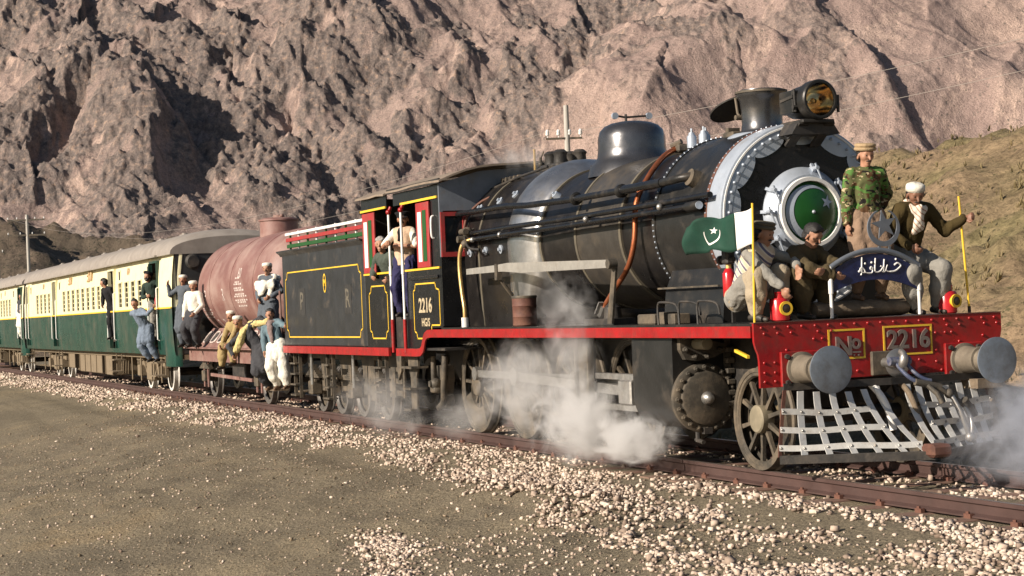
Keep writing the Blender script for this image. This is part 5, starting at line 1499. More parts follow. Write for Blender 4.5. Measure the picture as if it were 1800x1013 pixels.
    for xc in (x1 - 5.2, x0 + 5.0):
        bo = MB(); bo.box(xc - 1.9, xc + 1.9, -1.12, -1.02, .62, .80); bg = bo.build('bogie', under, root, 0)
        MB().box(xc - 1.9, xc + 1.9, 1.02, 1.12, .62, .80).build('side_beam', under, bg, 0)
        for dx in (-1.42, 1.42):
            for sy in (-1, 1):
                y_in, y_out = sy * .80, sy * .935
                w_ = MB().prof((xc + dx, y_in, .46), (xc + dx, y_out, .46), [(0, .36), (0, .487), (.25, .46), (1, .455), (1, .38)], 36, False).build('bogie_wheel', tyre_w, bg, 30)
                MB().prof((xc + dx, sy * .84, .46), (xc + dx, sy * .91, .46), [(0, .39), (.7, .39), (1, .12), (1, .01)], 28).build('wheel_web', grey_iron, w_, 30)
            if True:
                b = MB(); b.bevbox(xc + dx - .16, xc + dx + .16, -1.26, -1.0, .36, .66, .02); b.build('axlebox', under, bg, 0)
                MB().box(xc + dx - .45, xc + dx + .45, -1.22, -1.08, .80, .92).build('spring_plank', under, bg, 0)
            MB().cyl((xc + dx, -.8, .46), (xc + dx, .8, .46), .07, n=10).build('axle', dark_iron, bg)
        for a_, c_ in (((-1.1, .78), (-.35, .30)), ((1.1, .78), (.35, .30))):
            MB().obox((xc + a_[0], -1.15, a_[1]), (xc + c_[0], -1.15, c_[1]), .06, .07).build('brake_strut', under, bg, 0)
        MB().bevbox(xc - .45, xc + .45, -1.22, -1.0, .26, .72, .03).build('bolster', under, bg, 0)
        for dx in (-2.1, -.75, .75, 2.1): MB().cyl((xc + dx, -1.3, .25), (xc + dx, -1.3, .95), .025, n=6).build('hanger', under, bg)
    for xa, xb, z0, z1 in ((x1 - 16.6, x1 - 12.2, .32, .92), (x1 - 11.6, x1 - 10.4, .30, .9), (x1 - 19.0, x1 - 17.6, .4, .9)):
        bx_ = MB().bevbox(xa, xb, -1.32, -.6, z0, z1, .02).build('battery_box', under, root, 0)
        nn = max(1, int((xb - xa) / 1.1))
        for i in range(nn + 1):
            xx = xa + (xb - xa) * i / nn
            MB().box(xx - .02, xx + .02, -1.345, -1.32, z0 + .02, z1 - .02).build('box_strap', under, bx_, 0)
    for i in range(6):
        MB().obox((x1 - 9.6 - .4 * i, -1.0, .35), (x1 - 9.4 - .4 * i, -1.0, .9), .05, .05).build('truss_strut', under, root, 0)
    return root
URDU = []
c1 = coach(-29.35, 'cream and dark green passenger coach with men at its doors, behind the tank wagon', [('884', 6.0, 3.20, .27), ('884', 22.9, 3.20, .27)], True)
# Urdu railway name above the middle windows, drawn as pen strokes
def urdu_pr(x, z, y, s, par, m):
    b = MB()
    S = [[(0, 0), (.16, .05), (.30, 0)], [(.34, 0), (.44, .26), (.46, .30)], [(.50, .02), (.62, .16), (.70, .02), (.80, .10)], [(.86, 0), (.86, .30)], [(.60, .26), (.64, .28)], [(.1, .16), (.14, .18)]]
    for st in S:
        b.tube([(x + p[0] * s, y, z + p[1] * s) for p in st], .025 * s * 2, 5)
    return b.build('coach_lettering', m, par)
urdu_pr(-29.35 - 12.9, 3.13, -1.556, .9, c1, ochre); urdu_pr(-29.35 - 16.8, 3.13, -1.556, .7, c1, ochre)
c2 = coach(-57.9, 'farther cream and green coach cut off by the left edge', [('873', 6.0, 3.20, .27)], False)
# ================================================================== people
def surface_nets(D, org, vox):
    nx, ny, nz = D.shape
    acc = {}
    ids_all, pos_all, quads = [], [], []
    cn = np.array([nx - 1, ny - 1, nz - 1])
    cid = lambda i, j, k: (i * cn[1] + j) * cn[2] + k
    sgn = D < 0
    for ax in range(3):
        s0 = [slice(None)] * 3; s1 = [slice(None)] * 3
        s0[ax] = slice(0, -1); s1[ax] = slice(1, None)
        d0, d1 = D[tuple(s0)], D[tuple(s1)]
        cr = sgn[tuple(s0)] != sgn[tuple(s1)]
        I = np.stack(np.nonzero(cr), -1)
        o1, o2 = [(1, 2), (2, 0), (0, 1)][ax]
        sh = D.shape
        ok = (I[:, o1] > 0) & (I[:, o1] < sh[o1] - 1) & (I[:, o2] > 0) & (I[:, o2] < sh[o2] - 1)
        I = I[ok]
        a, b_ = d0[tuple(I.T)], d1[tuple(I.T)]
        t = a / (a - b_)
        P = I.astype(float); P[:, ax] += t
        cs = []
        for u, v in ((-1, -1), (0, -1), (0, 0), (-1, 0)):
            C = I.copy(); C[:, o1] += u; C[:, o2] += v
            c = cid(C[:, 0], C[:, 1], C[:, 2]); cs.append(c)
            ids_all.append(c); pos_all.append(P)
        q = np.stack(cs, -1)
        inside0 = a < 0
        q[~inside0] = q[~inside0][:, ::-1]
        quads.append(q)
    ids = np.concatenate(ids_all); pos = np.concatenate(pos_all); Q = np.concatenate(quads)
    uq, inv = np.unique(ids, return_inverse=True)
    cnt = np.bincount(inv)
    V = np.stack([np.bincount(inv, pos[:, k]) / cnt for k in range(3)], -1)
    F = np.searchsorted(uq, Q)
    return V * vox + org, F

def sdf_mesh(prims, vox, k=.02, fold=0., ffreq=(9, 9, 3), seed=0, cuts=()):
    """prims: (a, b, ra, rb, flatdir|None, flat); cuts: (point, normal) half spaces removed"""
    lo = np.min([np.minimum(p[0], p[1]) - max(p[2], p[3]) for p in prims], 0) - 3 * vox - .02
    hi = np.max([np.maximum(p[0], p[1]) + max(p[2], p[3]) for p in prims], 0) + 3 * vox + .02
    n = np.ceil((hi - lo) / vox).astype(int) + 1
    D = np.full(n, .3)
    ax = [lo[i] + vox * np.arange(n[i]) for i in range(3)]
    for a, b_, ra, rb, fd, fl in prims:
        m = max(ra, rb) + 2 * k + 2.5 * vox
        i0 = np.maximum(0, np.floor((np.minimum(a, b_) - m - lo) / vox).astype(int)); i1 = np.minimum(n, np.ceil((np.maximum(a, b_) + m - lo) / vox).astype(int) + 1)
        X, Y, Z = np.meshgrid(ax[0][i0[0]:i1[0]], ax[1][i0[1]:i1[1]], ax[2][i0[2]:i1[2]], indexing='ij')
        px, py, pz = X - a[0], Y - a[1], Z - a[2]
        d = b_ - a
        L2 = max(1e-9, d @ d)
        t = np.clip((px * d[0] + py * d[1] + pz * d[2]) / L2, 0, 1)
        qx, qy, qz = px - t * d[0], py - t * d[1], pz - t * d[2]
        if fd is not None:
            c = (qx * fd[0] + qy * fd[1] + qz * fd[2]) * (fl - 1)
            qx, qy, qz = qx + c * fd[0], qy + c * fd[1], qz + c * fd[2]
        dd = np.sqrt(qx * qx + qy * qy + qz * qz) - (ra + (rb - ra) * t)
        if fd is not None: dd = dd / max(1., fl ** .5)
        sl_ = tuple(slice(i0[i], i1[i]) for i in range(3))
        o_ = D[sl_]
        h = np.clip(.5 + .5 * (o_ - dd) / k, 0, 1)
        D[sl_] = o_ * (1 - h) + dd * h - k * h * (1 - h)
    if fold or cuts:
        X, Y, Z = np.meshgrid(*ax, indexing='ij')
        if fold:
            msk = np.abs(D) < fold * 2 + 2 * vox
            x_, y_, z_ = X[msk], Y[msk], Z[msk]
            wv = vn3(x_ * 5, y_ * 5, z_ * 5, seed + 5) * 1.6
            nz = (1 - 2.4 * np.abs(vn3(x_ * ffreq[0] * 1.5 + wv, y_ * ffreq[1] * 1.5 - wv, z_ * ffreq[2] * 1.7 + wv, seed))) * .75 + vn3(x_ * ffreq[0] * 3, y_ * ffreq[1] * 3, z_ * ffreq[2] * 3, seed + 1) * .3 - .25
            D[msk] += nz * fold
        for p, nn in cuts:
            D = np.maximum(D, (X - p[0]) * nn[0] + (Y - p[1]) * nn[1] + (Z - p[2]) * nn[2])
    return surface_nets(D, lo, vox)

def A3(*p): return np.array(p, dtype=float)
def unit(v): return v / max(1e-9, np.linalg.norm(v))
def two_bone(a, t, l1, l2, hint):
    d = t - a; L_ = np.linalg.norm(d)
    if L_ > (l1 + l2) * .995: t = a + d / L_ * (l1 + l2) * .995; d = t - a; L_ = np.linalg.norm(d)
    x = (l1 * l1 - l2 * l2 + L_ * L_) / (2 * L_); h = math.sqrt(max(0, l1 * l1 - x * x))
    u = d / L_; hv = hint - u * (hint @ u)
    return a + u * x + unit(hv) * h, t

skin_m = mat('brown_skin', (.36, .185, .115), .55, 0, .12, 12)
skin_d = mat('dark_brown_skin', (.22, .108, .068), .55, 0, .12, 12)
hair_m = mat('black_hair', (.014, .012, .011), .6, 0, .3, 40, bump=.004, bscale=120)
hair_g = mat('grey_hair', (.33, .31, .29), .7, 0, .25, 40, bump=.004, bscale=120)
eye_m = mat('dark_eye', (.012, .01, .009), .2, 0, .1, 5)
shoe_m = mat('dark_leather', (.03, .025, .02), .5, 0, .2, 10)
sandal_m = mat('brown_leather', (.12, .07, .04), .6, 0, .2, 10)
def fabric(name, c, var=.13, dirt=None, amt=0): return mat(name, c, .92, 0, var, 7, dirt, amt, 5, .016, 16, .04, .15)
F_beige = fabric('beige_cotton', (.36, .30, .215)); F_olive = fabric('olive_drab_cotton', (.085, .065, .035)); F_sweat = fabric('dark_olive_wool', (.055, .040, .016))
F_grey = fabric('pale_grey_cotton', (.25, .24, .215)); F_white = fabric('white_cotton', (.74, .71, .62)); F_char = fabric('charcoal_wool', (.055, .056, .062)); F_blue = fabric('grey_blue_cotton', (.16, .20, .26))
F_teal = fabric('grey_teal_wool', (.13, .19, .22)); F_mauve = fabric('mauve_wool_scarf', (.22, .165, .155)); F_yel = fabric('pale_yellow_shawl', (.58, .48, .22)); F_khaki = fabric('khaki_cotton', (.33, .25, .12))
F_slate = fabric('slate_cotton', (.10, .115, .135)); F_sage = fabric('faded_green_jacket', (.070, .085, .070)); F_navy = fabric('navy_trousers', (.035, .033, .085)); F_tanv = fabric('tan_knit_vest', (.56, .40, .28)); F_black = fabric('black_wool', (.020, .020, .022)); F_tan = fabric('tan_brown_cotton', (.24, .165, .115))
F_pakol = fabric('tan_wool_cap', (.40, .29, .17), .2); F_pakolg = fabric('grey_green_wool_cap', (.12, .105, .075), .2); F_redc = fabric('red_cloth', (.50, .03, .03)); F_gdk = fabric('dark_green_wool', (.03, .045, .038))
def camo():
    m = bpy.data.materials.new('camouflage_cloth'); m.use_nodes = True
    N, L = m.node_tree.nodes, m.node_tree.links
    tc = N.new('ShaderNodeTexCoord'); b = N['Principled BSDF']; b.inputs['Roughness'].default_value = .9; b.inputs['Specular IOR Level'].default_value = .15
    mp = N.new('ShaderNodeMapping'); mp.inputs['Scale'].default_value = (1, 1, 1.5); L.new(tc.outputs['Object'], mp.inputs['Vector'])
    cur = None
    for sc, th, c, off in ((9, .5, None, 0), (8.5, .53, (.085, .045, .022), 3), (9.5, .55, (.085, .18, .045), 9), (10.5, .585, (.018, .016, .014), 15), (15., .62, (.45, .36, .22), 22)):
        if c is None:
            r = N.new('ShaderNodeRGB'); r.outputs[0].default_value = (.10, .105, .045, 1); cur = r.outputs[0]; continue
        n = N.new('ShaderNodeTexNoise'); n.noise_dimensions = '4D'; n.inputs['W'].default_value = off; n.inputs['Scale'].default_value = sc; n.inputs['Detail'].default_value = 2; n.inputs['Distortion'].default_value = .8
        L.new(mp.outputs[0], n.inputs['Vector'])
        t = N.new('ShaderNodeMapRange'); t.inputs['From Min'].default_value = th; t.inputs['From Max'].default_value = th + .012; L.new(n.outputs['Fac'], t.inputs['Value'])
        x = N.new('ShaderNodeMix'); x.data_type = 'RGBA'; L.new(t.outputs[0], x.inputs['Factor']); L.new(cur, x.inputs['A']); x.inputs['B'].default_value = (*c, 1); cur = x.outputs['Result']
    L.new(cur, b.inputs['Base Color']); return m
F_camo = camo()
def stripes(name, cols, sc, axis_, dist=.0):
    m = bpy.data.materials.new(name); m.use_nodes = True
    N, L = m.node_tree.nodes, m.node_tree.links
    tc = N.new('ShaderNodeTexCoord'); b = N['Principled BSDF']; b.inputs['Roughness'].default_value = .9; b.inputs['Specular IOR Level'].default_value = .15
    wv = N.new('ShaderNodeTexWave'); wv.bands_direction = axis_; wv.inputs['Scale'].default_value = sc; wv.inputs['Distortion'].default_value = dist; wv.inputs['Detail'].default_value = 1
    L.new(tc.outputs['Object'], wv.inputs['Vector'])
    r = N.new('ShaderNodeValToRGB'); r.color_ramp.interpolation = 'CONSTANT'; e = r.color_ramp.elements
    e[0].color = (*cols[0][1], 1); e[1].position = cols[-1][0]; e[1].color = (*cols[-1][1], 1)
    for p, c in cols[1:-1]: q = e.new(p); q.color = (*c, 1)
    L.new(wv.outputs['Fac'], r.inputs['Fac']); L.new(r.outputs['Color'], b.inputs['Base Color']); return m
F_stripe = stripes('striped_waistcoat', [(0, (.60, .50, .36)), (.35, (.66, .60, .50)), (.80, (.20, .13, .16)), (.92, (.12, .13, .20))], 5.5, 'DIAGONAL')
F_check = stripes('patterned_scarf', [(0, (.72, .66, .56)), (.55, (.60, .46, .30)), (.72, (.74, .70, .62)), (.90, (.35, .16, .10))], 9, 'DIAGONAL', 3)

def person(label, loc, yaw, group=None, cat='person', vox=.011, cvox=.014, J=None, tilt=0., head_yaw=0., head_pitch=0., wear=(), hat=None, hair=hair_m, moust=True, beard=False, skin=skin_m, shoes=shoe_m, grip=(.5, .5), size=1., arm_hint=None, leg_hint=None, finger=None, skip_legs=False, bald=False):
    J = dict(J or {})
    j = dict(pelvis=A3(0, 0, .93), chest=A3(0, 0, 1.31), neck=None, hL=A3(.06, .25, .82), hR=A3(.06, -.25, .82), fL=A3(.0, .10, .07), fR=A3(.0, -.10, .07), side=A3(0, 1, 0))
    for k_, v in J.items(): j[k_] = A3(*v)
    up = unit(j['chest'] - j['pelvis']); side = unit(j['side'] - up * (j['side'] @ up)); fwd = np.cross(side, up)
    if j['neck'] is None: j['neck'] = j['chest'] + up * .175
    sL, sR = j['chest'] + up * .10 + side * .168, j['chest'] + up * .10 - side * .168
    hpL, hpR = j['pelvis'] + side * .09 - up * .02, j['pelvis'] - side * .09 - up * .02
    ah = arm_hint or (A3(-.6, .8, -.6), A3(-.6, -.8, -.6)); lh = leg_hint or (A3(1, .15, 0), A3(1, -.15, 0))
    eL, wL = two_bone(sL, j['hL'], .285, .255, A3(*ah[0])); eR, wR = two_bone(sR, j['hR'], .285, .255, A3(*ah[1]))
    kL, aL = two_bone(hpL, j['fL'], .43, .42, A3(*lh[0])); kR, aR = two_bone(hpR, j['fR'], .43, .42, A3(*lh[1]))
    # head frame
    cy, sy_ = math.cos(head_yaw), math.sin(head_yaw); cp, sp2 = math.cos(head_pitch), math.sin(head_pitch)
    hx = A3(cy * cp, sy_ * cp, sp2); hy = A3(-sy_, cy, 0); hz = np.cross(hx, hy)
    hc = j.get('head'); hc = hc if hc is not None else j['neck'] + unit(j['neck'] - j['chest']) * .05 + A3(0, 0, .075) + hx * .025
    HP = lambda x, y, z: hc + hx * x + hy * y + hz * z
    n_ = None
    body = [
        (j['pelvis'], j['chest'], .125, .145, fwd, 1.35), (sL - side * .03, sR + side * .03, .065, .065, None, 1), (j['chest'] + up * .08, hc - hz * .02, .056, .050, None, 1),
        (HP(-.015, 0, .035), HP(.0, 0, .04), .090, .088, hy, 1.12), (HP(.02, 0, -.015), HP(.05, 0, -.085), .064, .034, hy, 1.02), (HP(.045, -.028, -.005), HP(.045, .028, -.005), .042, .042, None, 1),
        (HP(.088, 0, .018), HP(.112, 0, -.026), .009, .0145, None, 1), (HP(.075, -.036, .036), HP(.075, .036, .036), .017, .017, None, 1), (HP(.083, -.018, -.060), HP(.083, .018, -.060), .011, .011, None, 1),
        (HP(.0, .084, .012), HP(-.008, .088, -.026), .021, .015, hy, 1.8), (HP(.0, -.084, .012), HP(-.008, -.088, -.026), .021, .015, hy, 1.8),
    ]
    for s_, e_, w_ in ((sL, eL, wL), (sR, eR, wR)): body += [(s_, e_, .050, .040, n_, 1), (e_, w_, .041, .027, n_, 1)]
    for h_, k_, a_ in ((hpL, kL, aL), (hpR, kR, aR)):
        body += [(h_, k_, .085, .058, n_, 1), (k_, a_, .056, .036, n_, 1)]
    root_l = A3(*loc)
    c_, s2 = math.cos(yaw), math.sin(yaw)
    def toW(V):
        V = np.asarray(V) * size
        return np.stack([V[:, 0] * c_ - V[:, 1] * s2 + root_l[0], V[:, 0] * s2 + V[:, 1] * c_ + root_l[1], V[:, 2] + root_l[2]], -1)
    # hands with fingers
    fing = []
    for q, (e_, w_, sg, g_) in enumerate(((eL, wL, 1, grip[0]), (eR, wR, -1, grip[1]))):
        fd = unit(w_ - e_)
        if finger and finger[q] is not None: fd = unit(A3(*finger[q]))
        nrm = -side * sg * 1.0
        nrm = unit(nrm - fd * (nrm @ fd)); ac = np.cross(fd, nrm)
        if ac @ fwd < 0: ac = -ac           # thumb side to the front
        body.append((w_, w_ + fd * .075, .027, .030, nrm, 1.6)); body.append((w_ + fd * .06 - ac * .026, w_ + fd * .06 + ac * .026, .015, .015, None, 1))
        for i, (o_, l_) in enumerate(((.032, .066), (.011, .076), (-.011, .072), (-.032, .056))):
            p0 = w_ + fd * .075 + ac * o_
            a1 = g_ * .8; a2 = g_ * 1.7
            p1 = p0 + (fd * math.cos(a1) + nrm * math.sin(a1)) * l_ * .55
            p2 = p1 + (fd * math.cos(a2) + nrm * math.sin(a2)) * l_ * .55
            fing += [(p0, p1, .0092, .0088, None, 1), (p1, p2, .0088, .0075, None, 1)]
        t0 = w_ + fd * .022 + ac * .026; t1 = t0 + (ac * .7 + fd * .6 + nrm * .3 * g_) * .042; t2 = t1 + (fd * .9 + nrm * .5 * g_) * .032
        fing += [(t0, t1, .012, .010, None, 1), (t1, t2, .010, .008, None, 1)]
    for h_, k_, a_ in ((hpL, kL, aL), (hpR, kR, aR)):
        ff = j.get('toe'); ff = unit(A3(*ff)) if ff is not None else unit(A3(1, 0, -.05))
        body += [(a_ + A3(0, 0, -.02) - ff * .04, a_ + A3(0, 0, -.035) + ff * .12, .034, .028, None, 1)]
    root = thing('person', tuple(loc), label, cat, group)
    V, F = sdf_mesh(body + fing, vox, .012 if vox < .01 else .016)
    mesh_obj('body', toW(V), F, skin, root, 180)
    # face: eyes, brows, moustache
    b = MB()
    for sg in (-1, 1): b.ball(HP(.079, sg * .031, .012), .0125, 8, 6)
    b.v = [tuple(v) for v in toW(b.v)]; b.build('eyes', eye_m, root, 180)
    hp = [(HP(.082, s_ * .016, .034), HP(.076, s_ * .048, .031), .006, .005, None, 1) for s_ in (-1, 1)]
    if moust: hp += [(HP(.098, 0, -.040), HP(.082, s_ * .030, -.050), .009, .006, None, 1) for s_ in (-1, 1)]
    if beard: hp += [(HP(.06, s_ * .045, -.03), HP(.085, 0, -.095), .022, .022, None, 1) for s_ in (-1, 1)] + [(HP(.0, s_ * .078, .0), HP(.06, s_ * .05, -.06), .012, .016, None, 1) for s_ in (-1, 1)]
    V, F = sdf_mesh(hp, .0055, .004); mesh_obj('facial_hair', toW(V), F, hair, root, 180)
    if not bald:
        hh = [(HP(-.028, 0, .045), HP(-.005, 0, .062), .093, .084, hy, 1.08), (HP(-.06, -.03, -.02), HP(-.06, .03, -.02), .05, .05, None, 1), (HP(.0, .083, .03), HP(-.02, .085, -.02), .014, .012, None, 1), (HP(.0, -.083, .03), HP(-.02, -.085, -.02), .014, .012, None, 1)]
        if hat is None: hh += [(HP(.045, -.04, .085), HP(.045, .04, .085), .034, .034, None, 1)]
        V, F = sdf_mesh(hh, .011, .015, .006, (40, 40, 40), 3, cuts=[(HP(.062, 0, 0), hx), (HP(0, 0, .06), hz)] if hat else [(HP(.088, 0, 0), hx)])
        mesh_obj('hair', toW(V), F, hair, root, 180)
    # shoes
    for a_ in (aL, aR):
        ff = j.get('toe'); ff = unit(A3(*ff)) if ff is not None else unit(A3(1, 0, -.05))
        V, F = sdf_mesh([(a_ + A3(0, 0, -.025) - ff * .055, a_ + A3(0, 0, -.040) + ff * .14, .041, .033, A3(0, 0, 1), 1.1), (a_ + A3(0, 0, -.01) - ff * .02, a_ + A3(0, 0, -.02) + ff * .06, .040, .036, None, 1)], .014, .01)
        mesh_obj('shoe', toW(V), F, shoes, root, 180)
    # clothing
    knee_c = (kL + kR) / 2
    for it in wear:
        kind, m_ = it[0], it[1]
        opt = it[2] if len(it) > 2 else {}
        x_ = opt.get('r', 0.)
        pr_, cuts, fold, ffq = [], [], .012, (10, 10, 5)
        def sleeves(r0, r1, r2, end=.02):
            for s_, e_, w_ in ((sL, eL, wL), (sR, eR, wR)):
                pr_.extend([(s_, e_, r0 + x_, r1 + x_, None, 1), (e_, w_ - unit(w_ - e_) * end, r1 + x_, r2 + x_, None, 1)])
        def torso(r0, r1, fl=1.28):
            pr_.extend([(j['pelvis'] + up * .02, j['chest'] + up * .02, r0 + x_, r1 + x_, fwd, fl), (sL - side * .035, sR + side * .035, .080 + x_, .080 + x_, None, 1), (j['chest'] + up * .10, j['chest'] + up * .135, .088, .066, None, 1)])
        if kind == 'kameez':
            torso(.148, .156); sleeves(.064, .057, .046)
            ln = opt.get('len', 1.0)
            for h_, k_, a_ in ((hpL, kL, aL), (hpR, kR, aR)):
                e1 = h_ + (k_ - h_) * min(1, ln); pr_.append((h_, e1, .135 + x_, .135 + x_, None, 1))
                if ln > 1: pr_.append((k_, k_ + (a_ - k_) * (ln - 1), .135 + x_, .13 + x_, None, 1))
            pr_.append((j['pelvis'], j['pelvis'] + ((kL + kR) / 2 - j['pelvis']) * min(1, ln), .15 + x_, .14 + x_, None, 1))
            cuts = opt.get('cuts', [])
        elif kind == 'jacket':
            torso(.150, .162); sleeves(.068, .059, .046, .015)
            dn = -up
            pr_.append((j['pelvis'] + up * .05, j['pelvis'] + dn * opt.get('len', .14), .158 + x_, .165 + x_, fwd, 1.25)); fold = .011
            ct = j['pelvis'] + dn * opt.get('len', .14); cuts = [(ct, dn)]
        elif kind == 'sweater':
            torso(.143, .156); sleeves(.063, .055, .043, .02); pr_.append((j['pelvis'], j['pelvis'] - up * .05, .155 + x_, .155 + x_, fwd, 1.25)); fold = .009; cuts = [(j['pelvis'] - up * .06, -up)]
        elif kind == 'shirt':
            torso(.146, .160); fold = .007; e_f = opt.get('sleeve', 1.)
            for s_, e_, w_ in ((sL, eL, wL), (sR, eR, wR)):
                pr_.append((s_, s_ + (e_ - s_) * min(1, e_f), .068, .062, None, 1))
                if e_f >= 1: pr_.append((e_, w_ - unit(w_ - e_) * .02, .060, .045, None, 1))
        elif kind == 'vest':
            pr_ += [(j['pelvis'] + up * .02, j['chest'] + up * .03, .163 + x_, .176 + x_, fwd, 1.26), (sL - side * .045, sR + side * .045, .089 + x_, .089 + x_, None, 1), (j['chest'] + up * .09, j['chest'] + up * .12, .09, .07, None, 1), (j['pelvis'], j['pelvis'] - up * .06, .163 + x_, .166 + x_, fwd, 1.25)]
            fold = .006; cuts = [(j['pelvis'] - up * .08, -up), (sL + side * .045, side), (sR - side * .045, -side)]
        elif kind == 'shalwar':
            for h_, k_, a_ in ((hpL, kL, aL), (hpR, kR, aR)):
                pr_ += [(h_, k_, .110 + x_, .092 + x_, None, 1), (k_, k_ + (a_ - k_) * .5, .092 + x_, .098 + x_, None, 1), (k_ + (a_ - k_) * .5, k_ + (a_ - k_) * .88, .098 + x_, .066 + x_ * .5, None, 1)]
            pr_.append((hpL, hpR, .13, .13, None, 1)); pr_.append((j['pelvis'], (kL + kR) / 2 * .5 + j['pelvis'] * .5, .13, .10, None, 1)); fold = .008; ffq = (9, 9, 3.5)
        elif kind == 'trousers':
            for h_, k_, a_ in ((hpL, kL, aL), (hpR, kR, aR)):
                pr_ += [(h_, k_, .105 + x_, .082 + x_, None, 1), (k_, k_ + (a_ - k_) * .93, .082 + x_, .068 + x_, None, 1)]
            pr_.append((hpL, hpR, .125, .125, None, 1)); fold = .013
        elif kind == 'scarf':       # wound round the neck, ends down the chest
            nb = j['chest'] + up * .135
            ring_ = [nb + (fwd * math.cos(a) * .085 + side * math.sin(a) * .095) - up * .02 * math.cos(a) for a in np.linspace(0, 2 * math.pi, 13)]
            for i in range(12): pr_.append((ring_[i], ring_[i + 1], .040, .040, None, 1))
            fr = j['chest'] + fwd * .14
            pr_ += [(nb + fwd * .09, fr - up * .02, .055, .060, fwd, 1.4), (fr - up * .02, fr - up * opt.get('drop', .12) - side * .03, .062, .035, fwd, 1.8)]
            fold = .010; ffq = (16, 16, 12)
        elif kind == 'shawl':       # over both shoulders, hanging in front
            for s_, sg in ((sL, 1), (sR, -1)):
                pr_ += [(j['chest'] + up * .14 + side * sg * .03 - fwd * .05, s_ + up * .03, .070, .060, None, 1), (s_ + up * .03, s_ + fwd * .12 - up * opt.get('drop', .28) - side * sg * .05, .066, .055, fwd, 1.5)]
            pr_ += [(sL - fwd * .10, sR - fwd * .10, .085, .085, fwd, 1.5), (j['chest'] - fwd * .10 + up * .05, j['chest'] - fwd * .13 - up * .2, .14, .12, fwd, 2.2)]
            pr_ += [(sL + fwd * .10 - up * .06, sR + fwd * .13 - up * .18, .06, .06, fwd, 1.4), (sL + fwd * .11 - up * .14, sR + fwd * .13 - up * .10, .075, .075, fwd, 1.6), (j['chest'] + fwd * .15 - up * .02, j['chest'] + fwd * .16 - up * .16 - side * .06, .10, .07, fwd, 2.0)]
            fold = .008; ffq = (9, 9, 6)
        elif kind == 'poly':        # free cloth through given points (local)
            P = [A3(*p) for p in opt['pts']]; rr = opt.get('rr', .05)
            for i in range(len(P) - 1): pr_.append((P[i], P[i + 1], rr, rr, A3(*opt['flat']) if 'flat' in opt else None, 2.0))
            fold = .012; ffq = (14, 14, 8)
        V, F = sdf_mesh(pr_, cvox, .022, fold, ffq, int(abs(root_l[0] * 7)) + len(label), cuts)
        mesh_obj(opt.get('name', {'poly': 'cloth', 'vest': 'waistcoat'}.get(kind, kind)), toW(V), F, m_, root, 180)
    # headgear
    if hat:
        kind, m_ = hat
        b = MB(); c0 = HP(-.012, 0, .055); ux = hz
        if kind == 'pakol':
            b.prof(HP(-.012, 0, .052), HP(-.016, 0, .135), [(0, .094), (.05, .112), (.25, .122), (.45, .116), (.5, .104), (.55, .110), (.72, .116), (.9, .112), (1, .09), (1.03, .01)], 28, False)
        elif kind == 'cap':
            b.prof(HP(-.012, 0, .050), HP(-.018, 0, .132), [(0, .096), (.08, .102), (.5, .103), (.74, .097), (.9, .072), (1, .01)], 28, False)
        elif kind == 'beret':
            b.prof(HP(-.012, 0, .050), HP(-.04, .02, .135), [(0, .098), (.1, .104), (.35, .125), (.6, .128), (.85, .10), (1, .01)], 28, False)
        elif kind == 'peaked':
            b.prof(HP(-.012, 0, .045), HP(-.02, 0, .135), [(0, .098), (.3, .104), (.6, .130), (.8, .128), (.95, .09), (1, .01)], 28, False)
            P = [HP(.085 + .055 * math.cos(a), .085 * math.sin(a), .048 - .018 * math.cos(a)) for a in np.linspace(-1.35, 1.35, 11)]; Q = [HP(-.01 + .1 * math.cos(a), .095 * math.sin(a), .056) for a in np.linspace(-1.35, 1.35, 11)]
            b.strip([tuple(p) for p in P], [tuple(q) for q in Q])
        elif kind == 'helmet':
            b.prof(HP(-.012, 0, .03), HP(-.016, 0, .150), [(0, .100), (.3, .110), (.6, .103), (.85, .07), (1, .01)], 28, False)
        b.v = [tuple(v) for v in toW(b.v)]
        b.build('headwear', m_, root, 60)
        if kind == 'cap' and len(hat) > 1 and m_ is F_white:
            b = MB(); b.prof(HP(-.012, 0, .046), HP(-.014, 0, .066), [(0, .1015), (.3, .1045), (1, .1045)], 28, False); b.v = [tuple(v) for v in toW(b.v)]; b.build('cap_band', fabric('pale_cap_band', (.50, .46, .38)), root, 60)
    return root

DK = 1.592
